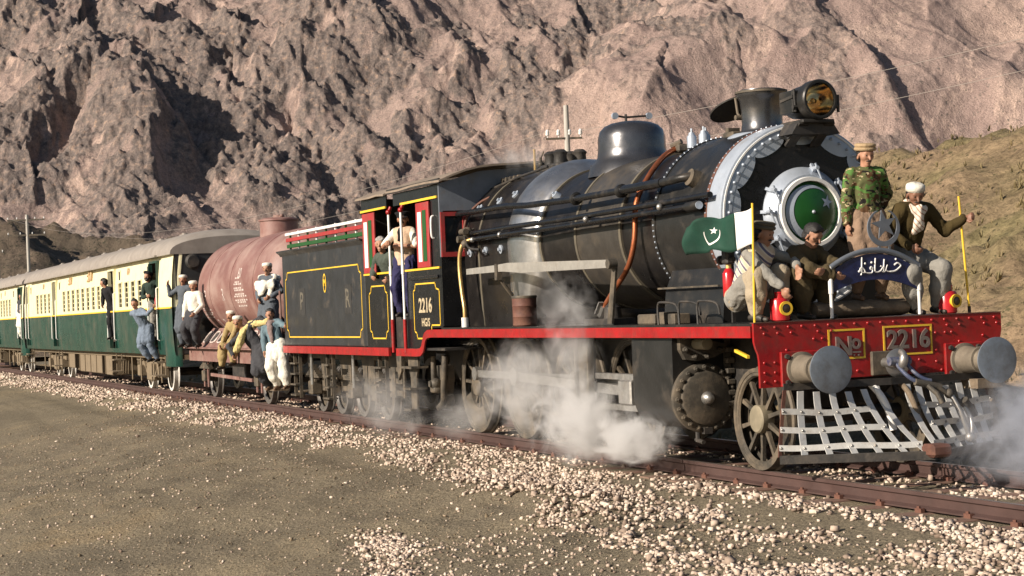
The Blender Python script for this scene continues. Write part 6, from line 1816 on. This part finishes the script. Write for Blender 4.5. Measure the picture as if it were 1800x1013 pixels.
# --- four men on the front platform
person('man in camouflage jacket and tan pakol cap standing upright before the smokebox', (-1.02, .13, 1.765), R(-8), 'men riding on the train', vox=.0102, cvox=.0142,
       J=dict(pelvis=(0, 0, .90), chest=(.01, 0, 1.25), hL=(-.12, .18, .92), hR=(.06, -.25, .80), fL=(.02, .12, .07), fR=(-.02, -.14, .07)), head_yaw=R(4), head_pitch=R(-10),
       wear=(('shalwar', F_tan, {'r': -.01}), ('kameez', F_tan, {'len': .8, 'r': -.012, 'name': 'kameez'}), ('jacket', F_camo, {'len': .24, 'r': .004})), hat=('pakol', F_pakol), shoes=sandal_m, size=.985, grip=(.9, .5))
person('man in white skullcap and patterned scarf reaching out to the yellow pole', (-.98, .70, DK), R(-4), 'men riding on the train', vox=.0102, cvox=.0142,
       J=dict(pelvis=(-.12, -.06, .66), chest=(.03, -.04, 1.02), head=(.12, -.05, 1.265), hL=(.27, .44, 1.00), hR=(.20, -.18, .72), fL=(.10, .16, .07), fR=(.10, -.10, .07), toe=(1, .15, -.05)), head_yaw=R(-8), head_pitch=R(-24),
       wear=(('shalwar', F_grey, {'r': .012}), ('sweater', F_sweat, {'r': .008}), ('scarf', F_check, {'drop': .10})), hat=('cap', F_white), skin=skin_d, grip=(1.3, .7), arm_hint=((-.3, .3, -1), (-.6, -.9, -.3)), finger=(((.5, .75, .1)), None), leg_hint=((1, .35, 0), (1, -.25, 0)))
person('squatting man in striped waistcoat and grey cap beside the near red lamp', (-.98, -1.20, DK), R(22), 'men riding on the train', vox=.0102, cvox=.0142,
       J=dict(pelvis=(-.22, -.0, .27), chest=(-.05, .0, .62), head=(.06, .03, .895), hL=(.33, .20, .55), hR=(.40, -.12, .33), fL=(.10, .16, .07), fR=(.06, -.16, .07)), head_yaw=R(10), head_pitch=R(-14),
       wear=(('shalwar', F_beige, {'r': .012}), ('kameez', F_grey, {'len': .55, 'r': .0}), ('vest', F_stripe, {'r': .012})), hat=('pakol', F_pakolg), grip=(.5, .5), finger=((.25, .1, -1), (.4, .2, -1)), arm_hint=((-.2, 1, .1), (-.2, -1, -.2)), leg_hint=((1, .3, 1), (1, -.3, 1)), moust=True)
person('bareheaded man in olive drab squatting with arms folded on his knees', (-1.05, -.63, DK), R(12), 'men riding on the train', vox=.0102, cvox=.0142,
       J=dict(pelvis=(-.20, 0, .27), chest=(-.02, 0, .60), head=(.12, .03, .865), hL=(.34, -.02, .50), hR=(.36, .06, .44), fL=(.12, .16, .07), fR=(.10, -.12, .07)), head_yaw=R(8), head_pitch=R(-26),
       wear=(('shalwar', F_olive, {'r': .012}), ('kameez', F_olive, {'len': .5, 'r': .014})), hat=None, grip=(.4, .4), arm_hint=((.1, 1, -.1), (.1, -1, -.1)), leg_hint=((1, .3, 1), (1, -.3, 1)))
# --- cab
person('grey haired man in faded green jacket leaning out of the tender cab opening', (-13.12, -1.22, 1.40), R(-62), 'footplate crew', vox=0.0144,
       J=dict(pelvis=(-.05, 0, .92), chest=(.10, -.02, 1.24), head=(.24, -.02, 1.53), hL=(.30, .22, .98), hR=(.26, -.20, 1.02)), head_yaw=R(30), head_pitch=R(0),
       wear=(('jacket', F_sage, {'r': .01}), ('trousers', F_navy)), hair=hair_g, grip=(.8, .8), moust=False)
person('driver in peaked cap, white shirt and tan vest holding a white cab post', (-12.06, -1.36, 1.76), R(-50), 'footplate crew', vox=0.0144,
       J=dict(pelvis=(0, 0, .90), chest=(0, 0, 1.25), hL=(.20, .05, 1.13), hR=(.32, -.14, 1.17)), head_yaw=R(20), head_pitch=R(-2),
       wear=(('trousers', F_navy), ('shirt', F_white, {'sleeve': .9}), ('vest', F_tanv), ('poly', F_black, {'pts': [(.12, .0, 1.40), (.155, .0, 1.34), (.16, 0, 1.22)], 'rr': .02, 'name': 'necktie'})), hat=('peaked', F_black), grip=(.6, 1.3), arm_hint=((-.2, 1, -.3), (-.2, -1, -.8)), size=.98)
MB().box(-12.38, -11.74, -1.44, -.85, 1.28, 1.755).build('footplate_riser', dark_iron, cab, 0)
# --- between tender and tank wagon
person('man in white cap and white shawl standing behind the tender corner', (-21.05, -1.30, 1.19), R(-50), 'men hanging on behind the tender', vox=0.0156, cvox=0.0192,
       J=dict(hL=(.15, .16, 1.05), hR=(.15, -.14, 1.0)), head_yaw=R(15), wear=(('shalwar', F_slate), ('kameez', F_slate, {'len': 1.0}), ('shawl', F_white, {'drop': .30})), hat=('cap', F_white))
person('man half hidden behind the white shawled rider', (-21.9, -.95, 1.19), R(-40), 'men hanging on behind the tender', vox=0.0168, cvox=0.0216,
       J=dict(pelvis=(0, 0, .80), chest=(0, 0, 1.12)), wear=(('kameez', F_char, {'len': .9}), ('shalwar', F_char)), hat=None)
person('boy in white trousers, teal jumper and mauve scarf holding on behind the tender', (-19.55, -1.47, .43), R(-40), 'men hanging on behind the tender', vox=0.0144, cvox=0.0156,
       J=dict(pelvis=(-.10, -.14, .88), chest=(-.18, -.25, 1.20), hL=(.30, .30, 1.24), hR=(.02, -.36, .72), fL=(.0, .10, .07), fR=(-.04, -.12, .07)), head_yaw=R(8), head_pitch=R(8),
       wear=(('shalwar', F_white, {'r': .022}), ('kameez', F_white, {'len': .6, 'r': -.012}), ('sweater', F_teal, {'r': .004}), ('scarf', F_mauve, {'drop': .30})), hat=None, moust=False, shoes=sandal_m, size=.97, grip=(.9, .4), arm_hint=((-.3, .2, -1), (-.4, -1, -.2)))
person('man in black kameez and pale yellow shawl leaning far out from the step', (-19.95, -1.47, .40), R(-40), 'men hanging on behind the tender', vox=0.0144, cvox=0.0156,
       J=dict(pelvis=(.02, -.33, .80), chest=(.06, -.56, 1.10), head=(.12, -.75, 1.36), neck=(.07, -.65, 1.26), side=(.05, .8, .55), hL=(.18, -.02, 1.30), hR=(.30, -.78, .70), fL=(.02, .02, .07), fR=(.0, -.16, .07)), head_yaw=R(12), head_pitch=R(0), leg_hint=((1, .0, .4), (1, -.2, .2)),
       wear=(('shalwar', F_char, {'r': -.012}), ('kameez', F_char, {'len': .95, 'r': -.004}), ('poly', F_yel, {'pts': [(.16, -.10, 1.34), (.12, -.32, 1.33), (.05, -.50, 1.30), (.14, -.62, 1.16), (.24, -.64, 1.00), (.26, -.72, .82)], 'rr': .07, 'name': 'shawl'})), hat=('cap', F_white), shoes=sandal_m, grip=(.9, .6), arm_hint=((0, -.2, 1), (.3, -1, 0)))
person('man in khaki crouching on the tank wagon frame behind the leaning rider', (-24.45, -1.16, .78), R(-60), 'men hanging on behind the tender', vox=0.0156, cvox=0.0180,
       J=dict(pelvis=(-.10, .02, .52), chest=(.02, -.05, .85), head=(.10, -.10, 1.10), hL=(.35, .05, .50), hR=(.35, -.15, .48), fL=(.30, .14, .10), fR=(.32, -.20, .02)), head_yaw=R(15), wear=(('shalwar', F_khaki, {'r': .01}), ('jacket', F_khaki)), hat=('cap', F_white), leg_hint=((1, .2, .6), (1, -.2, .6)))
# --- tank wagon end, by the coach
person('man in long grey kameez standing by the coach end with one arm raised', (-29.05, -1.36, 1.19), R(-50), 'men riding by the coach end', vox=0.0168, cvox=0.0204,
       J=dict(hR=(.10, -.38, 1.50), hL=(.06, .22, .86)), head_yaw=R(20), wear=(('shalwar', F_slate), ('kameez', F_slate, {'len': 1.15, 'r': .0})), hat=('cap', F_white), arm_hint=((-.5, .8, -.5), (0, -1, -.6)))
person('man in white cap, white shirt and dark trousers at the tank wagon end', (-27.75, -1.40, 1.19), R(-45), 'men riding by the coach end', vox=0.0168, cvox=0.0204,
       J=dict(pelvis=(0, 0, .80), chest=(0, 0, 1.14), hL=(.2, .15, .8), hR=(.1, -.22, .72), fR=(.05, -.12, .07)), head_yaw=R(20), head_pitch=R(-10), wear=(('shalwar', F_char), ('kameez', F_char, {'len': .8, 'r': -.03}), ('shirt', F_white)), hat=('cap', F_white))
# --- coach doors
person('man in grey blue shalwar kameez hanging off the front coach door rail', (-31.50, -1.66, .82), R(-40), 'men at the coach doors', vox=0.0156, cvox=0.0180,
       J=dict(pelvis=(.08, -.16, .86), chest=(.24, -.26, 1.19), head=(.35, -.31, 1.47), neck=(.29, -.28, 1.36), hL=(.50, .30, 1.35), hR=(.48, .18, 1.20), fL=(.0, .10, .07), fR=(.02, -.10, .07)), head_yaw=R(12), head_pitch=R(4), wear=(('shalwar', F_blue), ('kameez', F_blue, {'len': .75, 'r': -.005})), hat=None, grip=(1.2, 1.2), leg_hint=((.8, -.4, .2), (.8, -.5, .2)), arm_hint=((.2, -.3, -1), (.3, -.3, -1)))
person('man in dark beret and green jumper standing in the front coach door', (-31.95, -1.42, 1.38), R(-40), 'men at the coach doors', vox=0.0156, cvox=0.0180,
       J=dict(pelvis=(.04, -.06, .95), chest=(.10, -.14, 1.30), hL=(.38, .28, 1.40), hR=(.25, -.18, 1.1)), head_yaw=R(0), wear=(('trousers', F_grey), ('sweater', F_gdk), ('poly', F_redc, {'pts': [(.40, .22, 1.20), (.42, .22, 1.02), (.40, .18, .86)], 'rr': .06, 'name': 'red_flag_roll'})), hat=('beret', F_black), beard=True, grip=(1.2, .8))
person('man in dark jacket leaning out of the middle coach door', (-38.05, -1.55, 1.36), R(-60), 'men at the coach doors', vox=0.0180, cvox=0.0216,
       J=dict(pelvis=(0, 0, .95), chest=(.12, -.02, 1.33), head=(.22, -.08, 1.62), hL=(.1, .25, .9), hR=(.15, -.25, 1.0)), head_yaw=R(-60), wear=(('trousers', F_black), ('jacket', F_black, {'len': .2})), hat=None)
person('man standing in the doorway of the farther coach', (-58.75, -1.52, 1.36), R(-50), 'men at the coach doors', vox=0.0216, cvox=0.0240,
       J=dict(hL=(.2, .2, 1.1)), wear=(('shalwar', F_white), ('kameez', F_white, {'len': .9}), ('vest', F_char, {'r': .01})), hat=None)
# ================================================================== things on the front platform
# log the men stand on
b = MB(); secs = []
for k_ in range(9):
    y = -.62 + 1.12 * k_ / 8; secs.append([(-.98 + (.16 + .012 * math.sin(k_ * 2 + i)) * math.cos(2 * math.pi * i / 14), y, 1.682 + .088 * math.sin(2 * math.pi * i / 14) * (1 + .08 * math.sin(k_ * 1.7 + i * 2))) for i in range(14)])
b.loft(secs); o = b.build('timber_log', timber, None, 40); prop(o, 'rough brown log lying along the front platform behind the blue headboard', 'log')

# headboard
HBX = -.70
hb = thing('headboard', (HBX, 0, 1.592), 'dark blue arched headboard with white Urdu lettering on two silver posts', 'sign')
def arcz(y, z0, h, half): return z0 + h * (1 - (y / half) ** 2)
N_ = 25; ys = np.linspace(-.50, .50, N_)
top = [(y, arcz(y, 2.085, .165, .5)) for y in ys]; bot = [(y, arcz(y, 1.865, .115, .5)) for y in ys]
b = MB(); b.prism(top + bot[::-1], 'x', HBX - .012, HBX + .012); bd = b.build('board', blue_p, hb, 20)
b = MB(); b.tube([(HBX, y, arcz(y, 2.115, .170, .53)) for y in np.linspace(-.53, .53, 25)], .030, 10); b.build('arched_rail', grey_paint, hb, 60)
for sy in (-1, 1):
    b = MB(); b.cyl((HBX, sy * .53, 1.60), (HBX, sy * .53, 2.12), .018, n=12); b.cyl((HBX, sy * .53, 1.85), (HBX, sy * .53, 2.13), .026, n=12); b.build('board_post', white_p, hb, 50)
# lettering, brush strokes copied from the board
def stroke(pts, r, y0, z0, s):
    return MB().tube(smooth_path([(HBX + .016, y0 + p[0] * s, z0 + p[1] * s) for p in pts], 5), r, 6)
S_ = [  # x to the right, y up, units of the zoomed lettering
    ([(196, 33), (214, 42), (232, 30), (216, 14), (196, 4), (172, 2)], 1.0),               # khah bowl
    ([(172, 2), (158, 4), (150, 14), (158, 34)], .8),                                       # dal
    ([(150, 14), (140, 2), (128, 4)], .8),
    ([(142, 62), (138, 30), (136, 6)], .9),                                                # alif
    ([(120, 30), (132, 24), (120, 8), (104, 2), (92, 4)], .9),                              # ha
    ([(94, 68), (90, 34), (88, 6)], .9),                                                   # alif
    ([(78, 20), (68, 28), (64, 18), (76, 14), (72, 0), (54, -2), (36, 2)], .9),             # fe
    ([(36, 2), (30, 16), (18, 26), (8, 18), (14, 4), (36, 2)], .9),                         # zah loop
    ([(20, 74), (18, 40), (16, 6), (12, -10)], .9),                                        # zah upright
]
for pts, kk in S_:
    o = stroke(pts, .009 * kk, -.20, 2.052, .00220).build('lettering_stroke', white_p, bd, 60)
for p in ((206, 60), (72, 48), (36, 44), (2, 8)):
    MB().ball((HBX + .016, -.20 + p[0] * .0022, 2.052 + p[1] * .0022), .012, 8, 6).build('lettering_dot', white_p, bd, 60)
# star and crescent above
cy0, cz0, ro, ri = .13, 2.515, .195, .160
P, Q = [], []
for i in range(57):
    a = R(112) + R(316) * i / 56
    P.append((cy0 + ro * math.cos(a), cz0 + ro * math.sin(a)))
    Q.append((cy0 + ri * math.cos(a), cz0 + .022 + ri * math.sin(a) * 1.02))
em = MB().prism(P + Q[::-1], 'x', HBX - .008, HBX + .008).build('crescent_emblem', grey_paint, hb, 20)
st5 = star_poly(cy0 + .005, cz0 + .03, .155, R(100), .40)
MB().prism(st5, 'x', HBX - .007, HBX + .009).build('star_emblem', grey_paint, hb, 0)
for dy in (-.06, .06): MB().obox((HBX, cy0 + dy, cz0 - .19), (HBX, cy0 + dy, 2.27), .025, .02, (1, 0, 0)).build('emblem_stalk', grey_paint, hb, 0)

# oil lamps
def oil_lamp(x, y, label, hy):
    L_ = thing('oil_lamp', (x, y, DK), label, 'lamp', 'red oil lamps on the beam')
    b = MB(); b.prof((x, y, DK), (x, y, DK + .30), [(0, .085), (.04, .10), (.70, .105), (.78, .09), (.80, .055), (.96, .055), (.97, .065), (1, .06), (1, .01)], 28, False); b.build('lamp_body', mat('gloss_red_enamel', (.42, .015, .02), .25, 0, .15, 8, (.25, .05, .05), .2, 8), L_, 35)
    d = Vector((math.cos(hy), math.sin(hy), 0)); c = Vector((x, y, DK + .13))
    b = MB(); b.prof(c + d * .08, c + d * .145, [(0, .05), (.4, .055), (.7, .072), (1, .072), (1, .046)], 24, False); b.build('lens_rim', yellow, L_, 35)
    b = MB(); b.prof(c + d * .125, c + d * .150, [(0, .050), (.6, .046), (1, .005)], 20); b.build('lens', mat('smoky_lens', (.05, .035, .025), .12, 0, .2, 10), L_, 60)
    sdv = d.cross(Vector((0, 0, 1)))
    b = MB(); b.tube(smooth_path([Vector((x, y, DK + .26)) - sdv * .06, Vector((x, y, DK + .34)) - sdv * .055, Vector((x, y, DK + .385)), Vector((x, y, DK + .34)) + sdv * .055, Vector((x, y, DK + .26)) + sdv * .06]), .008, 6); b.build('handle', dark_iron, L_, 60)
    return L_
oil_lamp(-.78, -1.09, 'red oil lamp with yellow lens rim beside the squatting man in stripes', R(-2))
oil_lamp(-.78, .93, 'red oil lamp with wire handle at the far end of the beam', R(8))

# yellow poles
pl = thing('yellow_pole', (-.72, 1.16, 1.592), 'thin yellow pole held by the man in the white skullcap', 'pole')
MB().cyl((-.72, 1.16, 1.592), (-.72, 1.16, 1.66), .018, n=8).build('socket', dark_iron, pl)
MB().cyl((-.72, 1.16, 1.64), (-.74, 1.10, 2.83), .0125, n=8).build('rod', yellow, pl)
# flag on its staff
fl = thing('flag', (-.74, -1.41, 1.592), 'green and white flag with star and crescent on a yellow staff', 'flag')
MB().cyl((-.74, -1.41, 1.592), (-.72, -1.39, 2.80), .0125, n=8).build('staff', yellow, fl)
def flag_pt(u, v):
    """u 0 hoist..1 fly, v 0 bottom..1 top"""
    L_ = .92
    wv = .045 * math.sin(u * 10 + v * 2.2) * u ** .6 + .03 * math.sin(u * 19 - v * 4) * u
    x = -.725 - u * L_ * .90 - wv * .3; y = -1.39 - u * L_ * .36 + wv * 1.0
    z = 2.39 + v * .38 * (1 - .16 * u) - .10 * u - .03 * math.sin(u * 6) + .015 * math.sin(u * 14 + 4 * v)
    return Vector((x, y, z))
def flag_patch(u0, u1, nu, m_, name):
    V = [tuple(flag_pt(u0 + (u1 - u0) * i / nu, j_ / 10)) for i in range(nu + 1) for j_ in range(11)]
    F = [(i * 11 + j_, (i + 1) * 11 + j_, (i + 1) * 11 + j_ + 1, i * 11 + j_ + 1) for i in range(nu) for j_ in range(10)]
    o = mesh_obj(name, V, F, m_, fl, 180)
    md = o.modifiers.new('thickness', 'SOLIDIFY'); md.thickness = .004; md.offset = 0
    return o
flag_patch(0, .25, 8, white_cloth, 'white_panel'); gp = flag_patch(.25, 1, 24, green_flag, 'green_panel')
def on_flag(poly):
    out = []
    for u, v in poly:
        p = flag_pt(u, v); a = flag_pt(u + .01, v) - p; c = flag_pt(u, v + .01) - p
        n_ = a.cross(c).normalized()
        if n_.y > 0: n_ = -n_
        out.append(tuple(p + n_ * .005))
    return out
P, Q = [], []
for i in range(33):
    a = R(-205) + R(250) * i / 32
    P.append((.625 + .135 * math.cos(a), .5 + .30 * math.sin(a))); Q.append((.655 + .115 * math.cos(a), .535 + .25 * math.sin(a)))
P, Q = [], []
for i in range(33):
    a = R(150) + R(230) * i / 32
    P.append((.62 - .135 * math.cos(a) * -1, .48 + .30 * math.sin(a))); Q.append((.622 + .118 * math.cos(a) * 1.0, .515 + .265 * math.sin(a)))
b = MB(); b.strip(on_flag(P), on_flag(Q)); b.build('flag_crescent', white_cloth, fl, 0)
sp3 = [(.62 + x * .5, .64 + z) for x, z in star_poly(0, 0, .11, R(90))]
b = MB(); b.add(on_flag(sp3) + on_flag([(.62, .64)]), [(i, (i + 1) % 10, 10) for i in range(10)]); b.build('flag_star', white_cloth, fl, 0)

# fire extinguisher behind the squatting man
ex = thing('fire_extinguisher', (-1.38, -1.34, DK), 'red fire extinguisher standing behind the striped waistcoat', 'extinguisher')
MB().prof((-1.38, -1.34, 1.86), (-1.38, -1.34, 2.16), [(0, .06), (.05, .066), (.82, .066), (.95, .045), (1, .03)], 20).build('cylinder_body', MATS['gloss_red_enamel'], ex, 40)
MB().cyl((-1.38, -1.34, 2.15), (-1.38, -1.34, 2.22), .03, n=12).build('neck', brass, ex)
MB().cyl((-1.50, -1.36, 2.25), (-1.28, -1.33, 2.25), .03, n=10).cyl((-1.52, -1.36, 2.25), (-1.48, -1.36, 2.25), .05, n=12).bevbox(-1.43, -1.31, -1.40, -1.29, 2.20, 2.46, .02).build('valve_head', dark_iron, ex)
MB().obox((-1.44, -1.27, DK), (-1.44, -1.27, 2.3), .04, .03, (1, 0, 0)).build('bracket', dark_iron, ex, 0)
# rusty drum on the running board
dr = thing('rusty_drum', (-7.3, -1.28, 1.582), 'small rusty brown drum standing on the red running board', 'drum')
MB().prof((-7.3, -1.28, 1.582), (-7.3, -1.28, 1.98), [(0, .15), (.04, .165), (.3, .162), (.32, .168), (.34, .162), (.66, .162), (.68, .168), (.70, .162), (.96, .165), (1, .15), (.97, .14), (.95, .01)], 28, False).build('drum_body', rust, dr, 40)
MB().prof((-7.3, -1.28, 1.955), (-7.3, -1.28, 1.99), [(0, .167), (.5, .172), (1, .167)], 28, False).build('drum_rim', grey_iron, dr, 40)

# ================================================================== telegraph poles and wires
pole_m = mat('pale_concrete_pole', (.42, .40, .36), .85, 0, .15, 4, (.25, .23, .2), .25, 4)
insul = mat('white_porcelain', (.72, .72, .70), .3, 0, .05, 5)
def tpole(x, y, zb, zt, arms, label, rot=0., th=.06):
    T = thing('telegraph_pole', (x, y, zb), label, 'pole', 'telegraph poles behind the train')
    MB().cyl((x, y, zb), (x, y, zt), .13 + .6 * (th - .06), .075 + .6 * (th - .06), 12).build('mast', pole_m, T, 60)
    pts = []
    for za, hw, ni in arms:
        d = Vector((math.cos(rot), math.sin(rot), 0)); c = Vector((x, y, za))
        MB().obox(c - d * hw + Vector((0, -.1, 0)), c + d * hw + Vector((0, -.1, 0)), th, th).build('crossarm', grey_iron, T, 0)
        for i in range(ni):
            p = c + d * (-hw + .05 + (2 * hw - .1) * i / (ni - 1)) + Vector((0, -.1, 0))
            MB().cyl(p, p + Vector((0, 0, .12)), .015, n=6).prof(p + Vector((0, 0, .10)), p + Vector((0, 0, .28)), [(0, .05), (.2, .065), (.5, .05), (.6, .06), (.9, .04), (1, .01)], 12).build('insulator', insul, T, 50)
            pts.append(p + Vector((0, 0, .22)))
    return pts
zz = lambda x, y: float(ground_h(np.array([x]), np.array([y]))[0] - .6 + 1.0 * hill_h(np.array([x]), np.array([y]))[0])
wA = tpole(-36.4, 12, zz(-36.4, 12) - .3, 7.85, ((6.85, .55, 4), (6.0, .50, 3)), 'pale telegraph pole with two crossarms rising behind the boiler', R(72))
wB = tpole(-163, 12, -4, 12.1, ((11.6, 1.7, 5), (10.2, 1.7, 4)), 'tall telegraph pole above the coach roofs at far left', R(72), .16)
wC = tpole(-178, 11, -4, 9.5, ((9.2, .6, 2),), 'short pale pole beyond the coaches at the left edge', R(60))
wire_m = mat('weathered_wire', (.30, .27, .24), .6, .2, .1, 3)
def wire(a, c, sag, label):
    a, c = Vector(a), Vector(c)
    P = [a.lerp(c, i / 24) - Vector((0, 0, sag * 4 * (i / 24) * (1 - i / 24))) for i in range(25)]
    o = MB().tube(P, .007, 5).build('overhead_wire', wire_m, None, 60); prop(o, label, 'wire', 'overhead wires')
wire(wB[0], wA[0], 2.2, 'upper overhead wire crossing the left slopes towards the boiler pole')
wire(wB[3], wA[4], 2.2, 'lower overhead wire crossing the left slopes towards the boiler pole')
wire(wA[3], (-2, 26, 10.4), .6, 'upper overhead wire climbing right above the hillside')
wire(wA[6], (-2, 26, 9.7), .6, 'lower overhead wire climbing right above the hillside')

# ================================================================== steam and smoke
def vapour(name, c, rad, dens, col, label, nscale, seed, thr=.45, rot=(0, 0, 0), aniso=.2, stretch=(1, 1, 1), absorb=None):
    """ellipsoid-ish closed shell round a noisy volume that thins to nothing at its skin"""
    b = MB(); b.ball((0, 0, 0), 1.0, 24, 14)
    o = mesh_obj(name, b.v, b.f, None, None, 60)
    o.location = c; o.scale = rad; o.rotation_euler = rot
    m = bpy.data.materials.new(name); m.use_nodes = True
    N, L = m.node_tree.nodes, m.node_tree.links
    N.remove(N['Principled BSDF'])
    pv = N.new('ShaderNodeVolumePrincipled'); pv.inputs['Color'].default_value = (*col, 1); pv.inputs['Anisotropy'].default_value = aniso
    tc = N.new('ShaderNodeTexCoord')
    ln = N.new('ShaderNodeVectorMath'); ln.operation = 'LENGTH'; L.new(tc.outputs['Object'], ln.inputs[0])
    fo = N.new('ShaderNodeMapRange'); fo.interpolation_type = 'SMOOTHSTEP'; fo.inputs['From Min'].default_value = 1.0; fo.inputs['From Max'].default_value = .15
    L.new(ln.outputs['Value'], fo.inputs['Value'])
    g = N.new('ShaderNodeNewGeometry')
    mp = N.new('ShaderNodeMapping'); mp.inputs['Scale'].default_value = stretch; mp.inputs['Location'].default_value = (seed * 3.7, seed * 1.3, seed); L.new(g.outputs['Position'], mp.inputs['Vector'])
    n = N.new('ShaderNodeTexNoise'); n.inputs['Scale'].default_value = nscale; n.inputs['Detail'].default_value = 5; n.inputs['Roughness'].default_value = .62; n.inputs['Distortion'].default_value = 1.1
    L.new(mp.outputs[0], n.inputs['Vector'])
    sc_ = N.new('ShaderNodeMapRange'); sc_.clamp = False; sc_.inputs['From Min'].default_value = .36; sc_.inputs['From Max'].default_value = .66; L.new(n.outputs['Fac'], sc_.inputs['Value'])
    fq = N.new('ShaderNodeMath'); fq.operation = 'MULTIPLY_ADD'; L.new(fo.outputs[0], fq.inputs[0]); fq.inputs[1].default_value = .95; L.new(sc_.outputs[0], fq.inputs[2])
    mr = N.new('ShaderNodeMapRange'); mr.interpolation_type = 'SMOOTHSTEP'; mr.inputs['From Min'].default_value = thr + .15; mr.inputs['From Max'].default_value = thr + 1.45; L.new(fq.outputs[0], mr.inputs['Value'])
    f2 = N.new('ShaderNodeMapRange'); f2.interpolation_type = 'SMOOTHSTEP'; f2.inputs['From Min'].default_value = 1.0; f2.inputs['From Max'].default_value = .55; L.new(ln.outputs['Value'], f2.inputs['Value'])
    mu = N.new('ShaderNodeMath'); mu.operation = 'MULTIPLY'; L.new(mr.outputs[0], mu.inputs[0]); L.new(f2.outputs[0], mu.inputs[1])
    m2 = N.new('ShaderNodeMath'); m2.operation = 'MULTIPLY'; L.new(mu.outputs[0], m2.inputs[0]); m2.inputs[1].default_value = dens * .85
    L.new(m2.outputs[0], pv.inputs['Density'])
    L.new(pv.outputs[0], N['Material Output'].inputs['Volume'])
    o.data.materials.clear(); o.data.materials.append(m)
    return prop(o, label, 'steam' if 'steam' in name else 'smoke', kind='stuff')
W_ = (.985, .985, .985)
SP = [
    ('steam_cloud', (-3.75, -1.45, .26), (1.55, .55, .42), 14., 'low white steam jet by the near cylinder drain', 3.4, 1, .62, (1, 1, 1.3)),
    ('steam_cloud', (-4.9, -1.62, .45), (1.35, .75, .80), 9., 'white steam billowing over the ballast below the cylinder', 2.8, 2, .66, (1, 1, 1)),
    ('steam_cloud', (-5.35, -1.50, 1.25), (.95, .55, 1.45), 4.0, 'thin steam column rising past the red valance', 2.4, 3, .66, (1.2, 1.2, .8)),
    ('steam_cloud', (-7.1, -1.50, .80), (1.9, .60, 1.05), 4.0, 'thin steam veil over the rear driving wheels', 2.2, 4, .70, (1, 1, 1)),
    ('steam_cloud', (-9.3, -1.50, .30), (1.6, .60, .60), 1.5, 'steam wisp by the rearmost driving wheel', 2.4, 8, .70, (1, 1, 1)),
    ('steam_cloud', (-12.8, -1.60, .38), (3.8, .70, .85), 1.1, 'wispy steam drifting under the cab and tender', 2.0, 9, .72, (.8, 1, 1)),
    ('smoke_cloud', (.75, .95, .42), (1.1, 1.45, .85), 5.0, 'bluish smoke puff at the far side of the cowcatcher', 2.2, 5, .56, (1, 1, 1)),
    ('steam_cloud', (-10.0, -.25, 4.02), (1.6, .5, .36), 1.8, 'faint steam wisp over the cab roof', 3.0, 6, .72, (1, 1, 1)),
    ('smoke_cloud', (-4.4, .7, 6.0), (1.7, 1.1, 2.0), .30, 'thin dark smoke haze above the chimney', 1.3, 7, .60, (1, 1, .7)),
]
for nm_, c_, r_, d_, lb_, ns_, sd_, th_, st_ in SP:
    vapour(nm_, c_, r_, d_, (.16, .15, .15) if 'dark' in lb_ else ((.80, .84, .92) if nm_ == 'smoke_cloud' else W_), lb_, ns_, sd_, th_, stretch=st_)
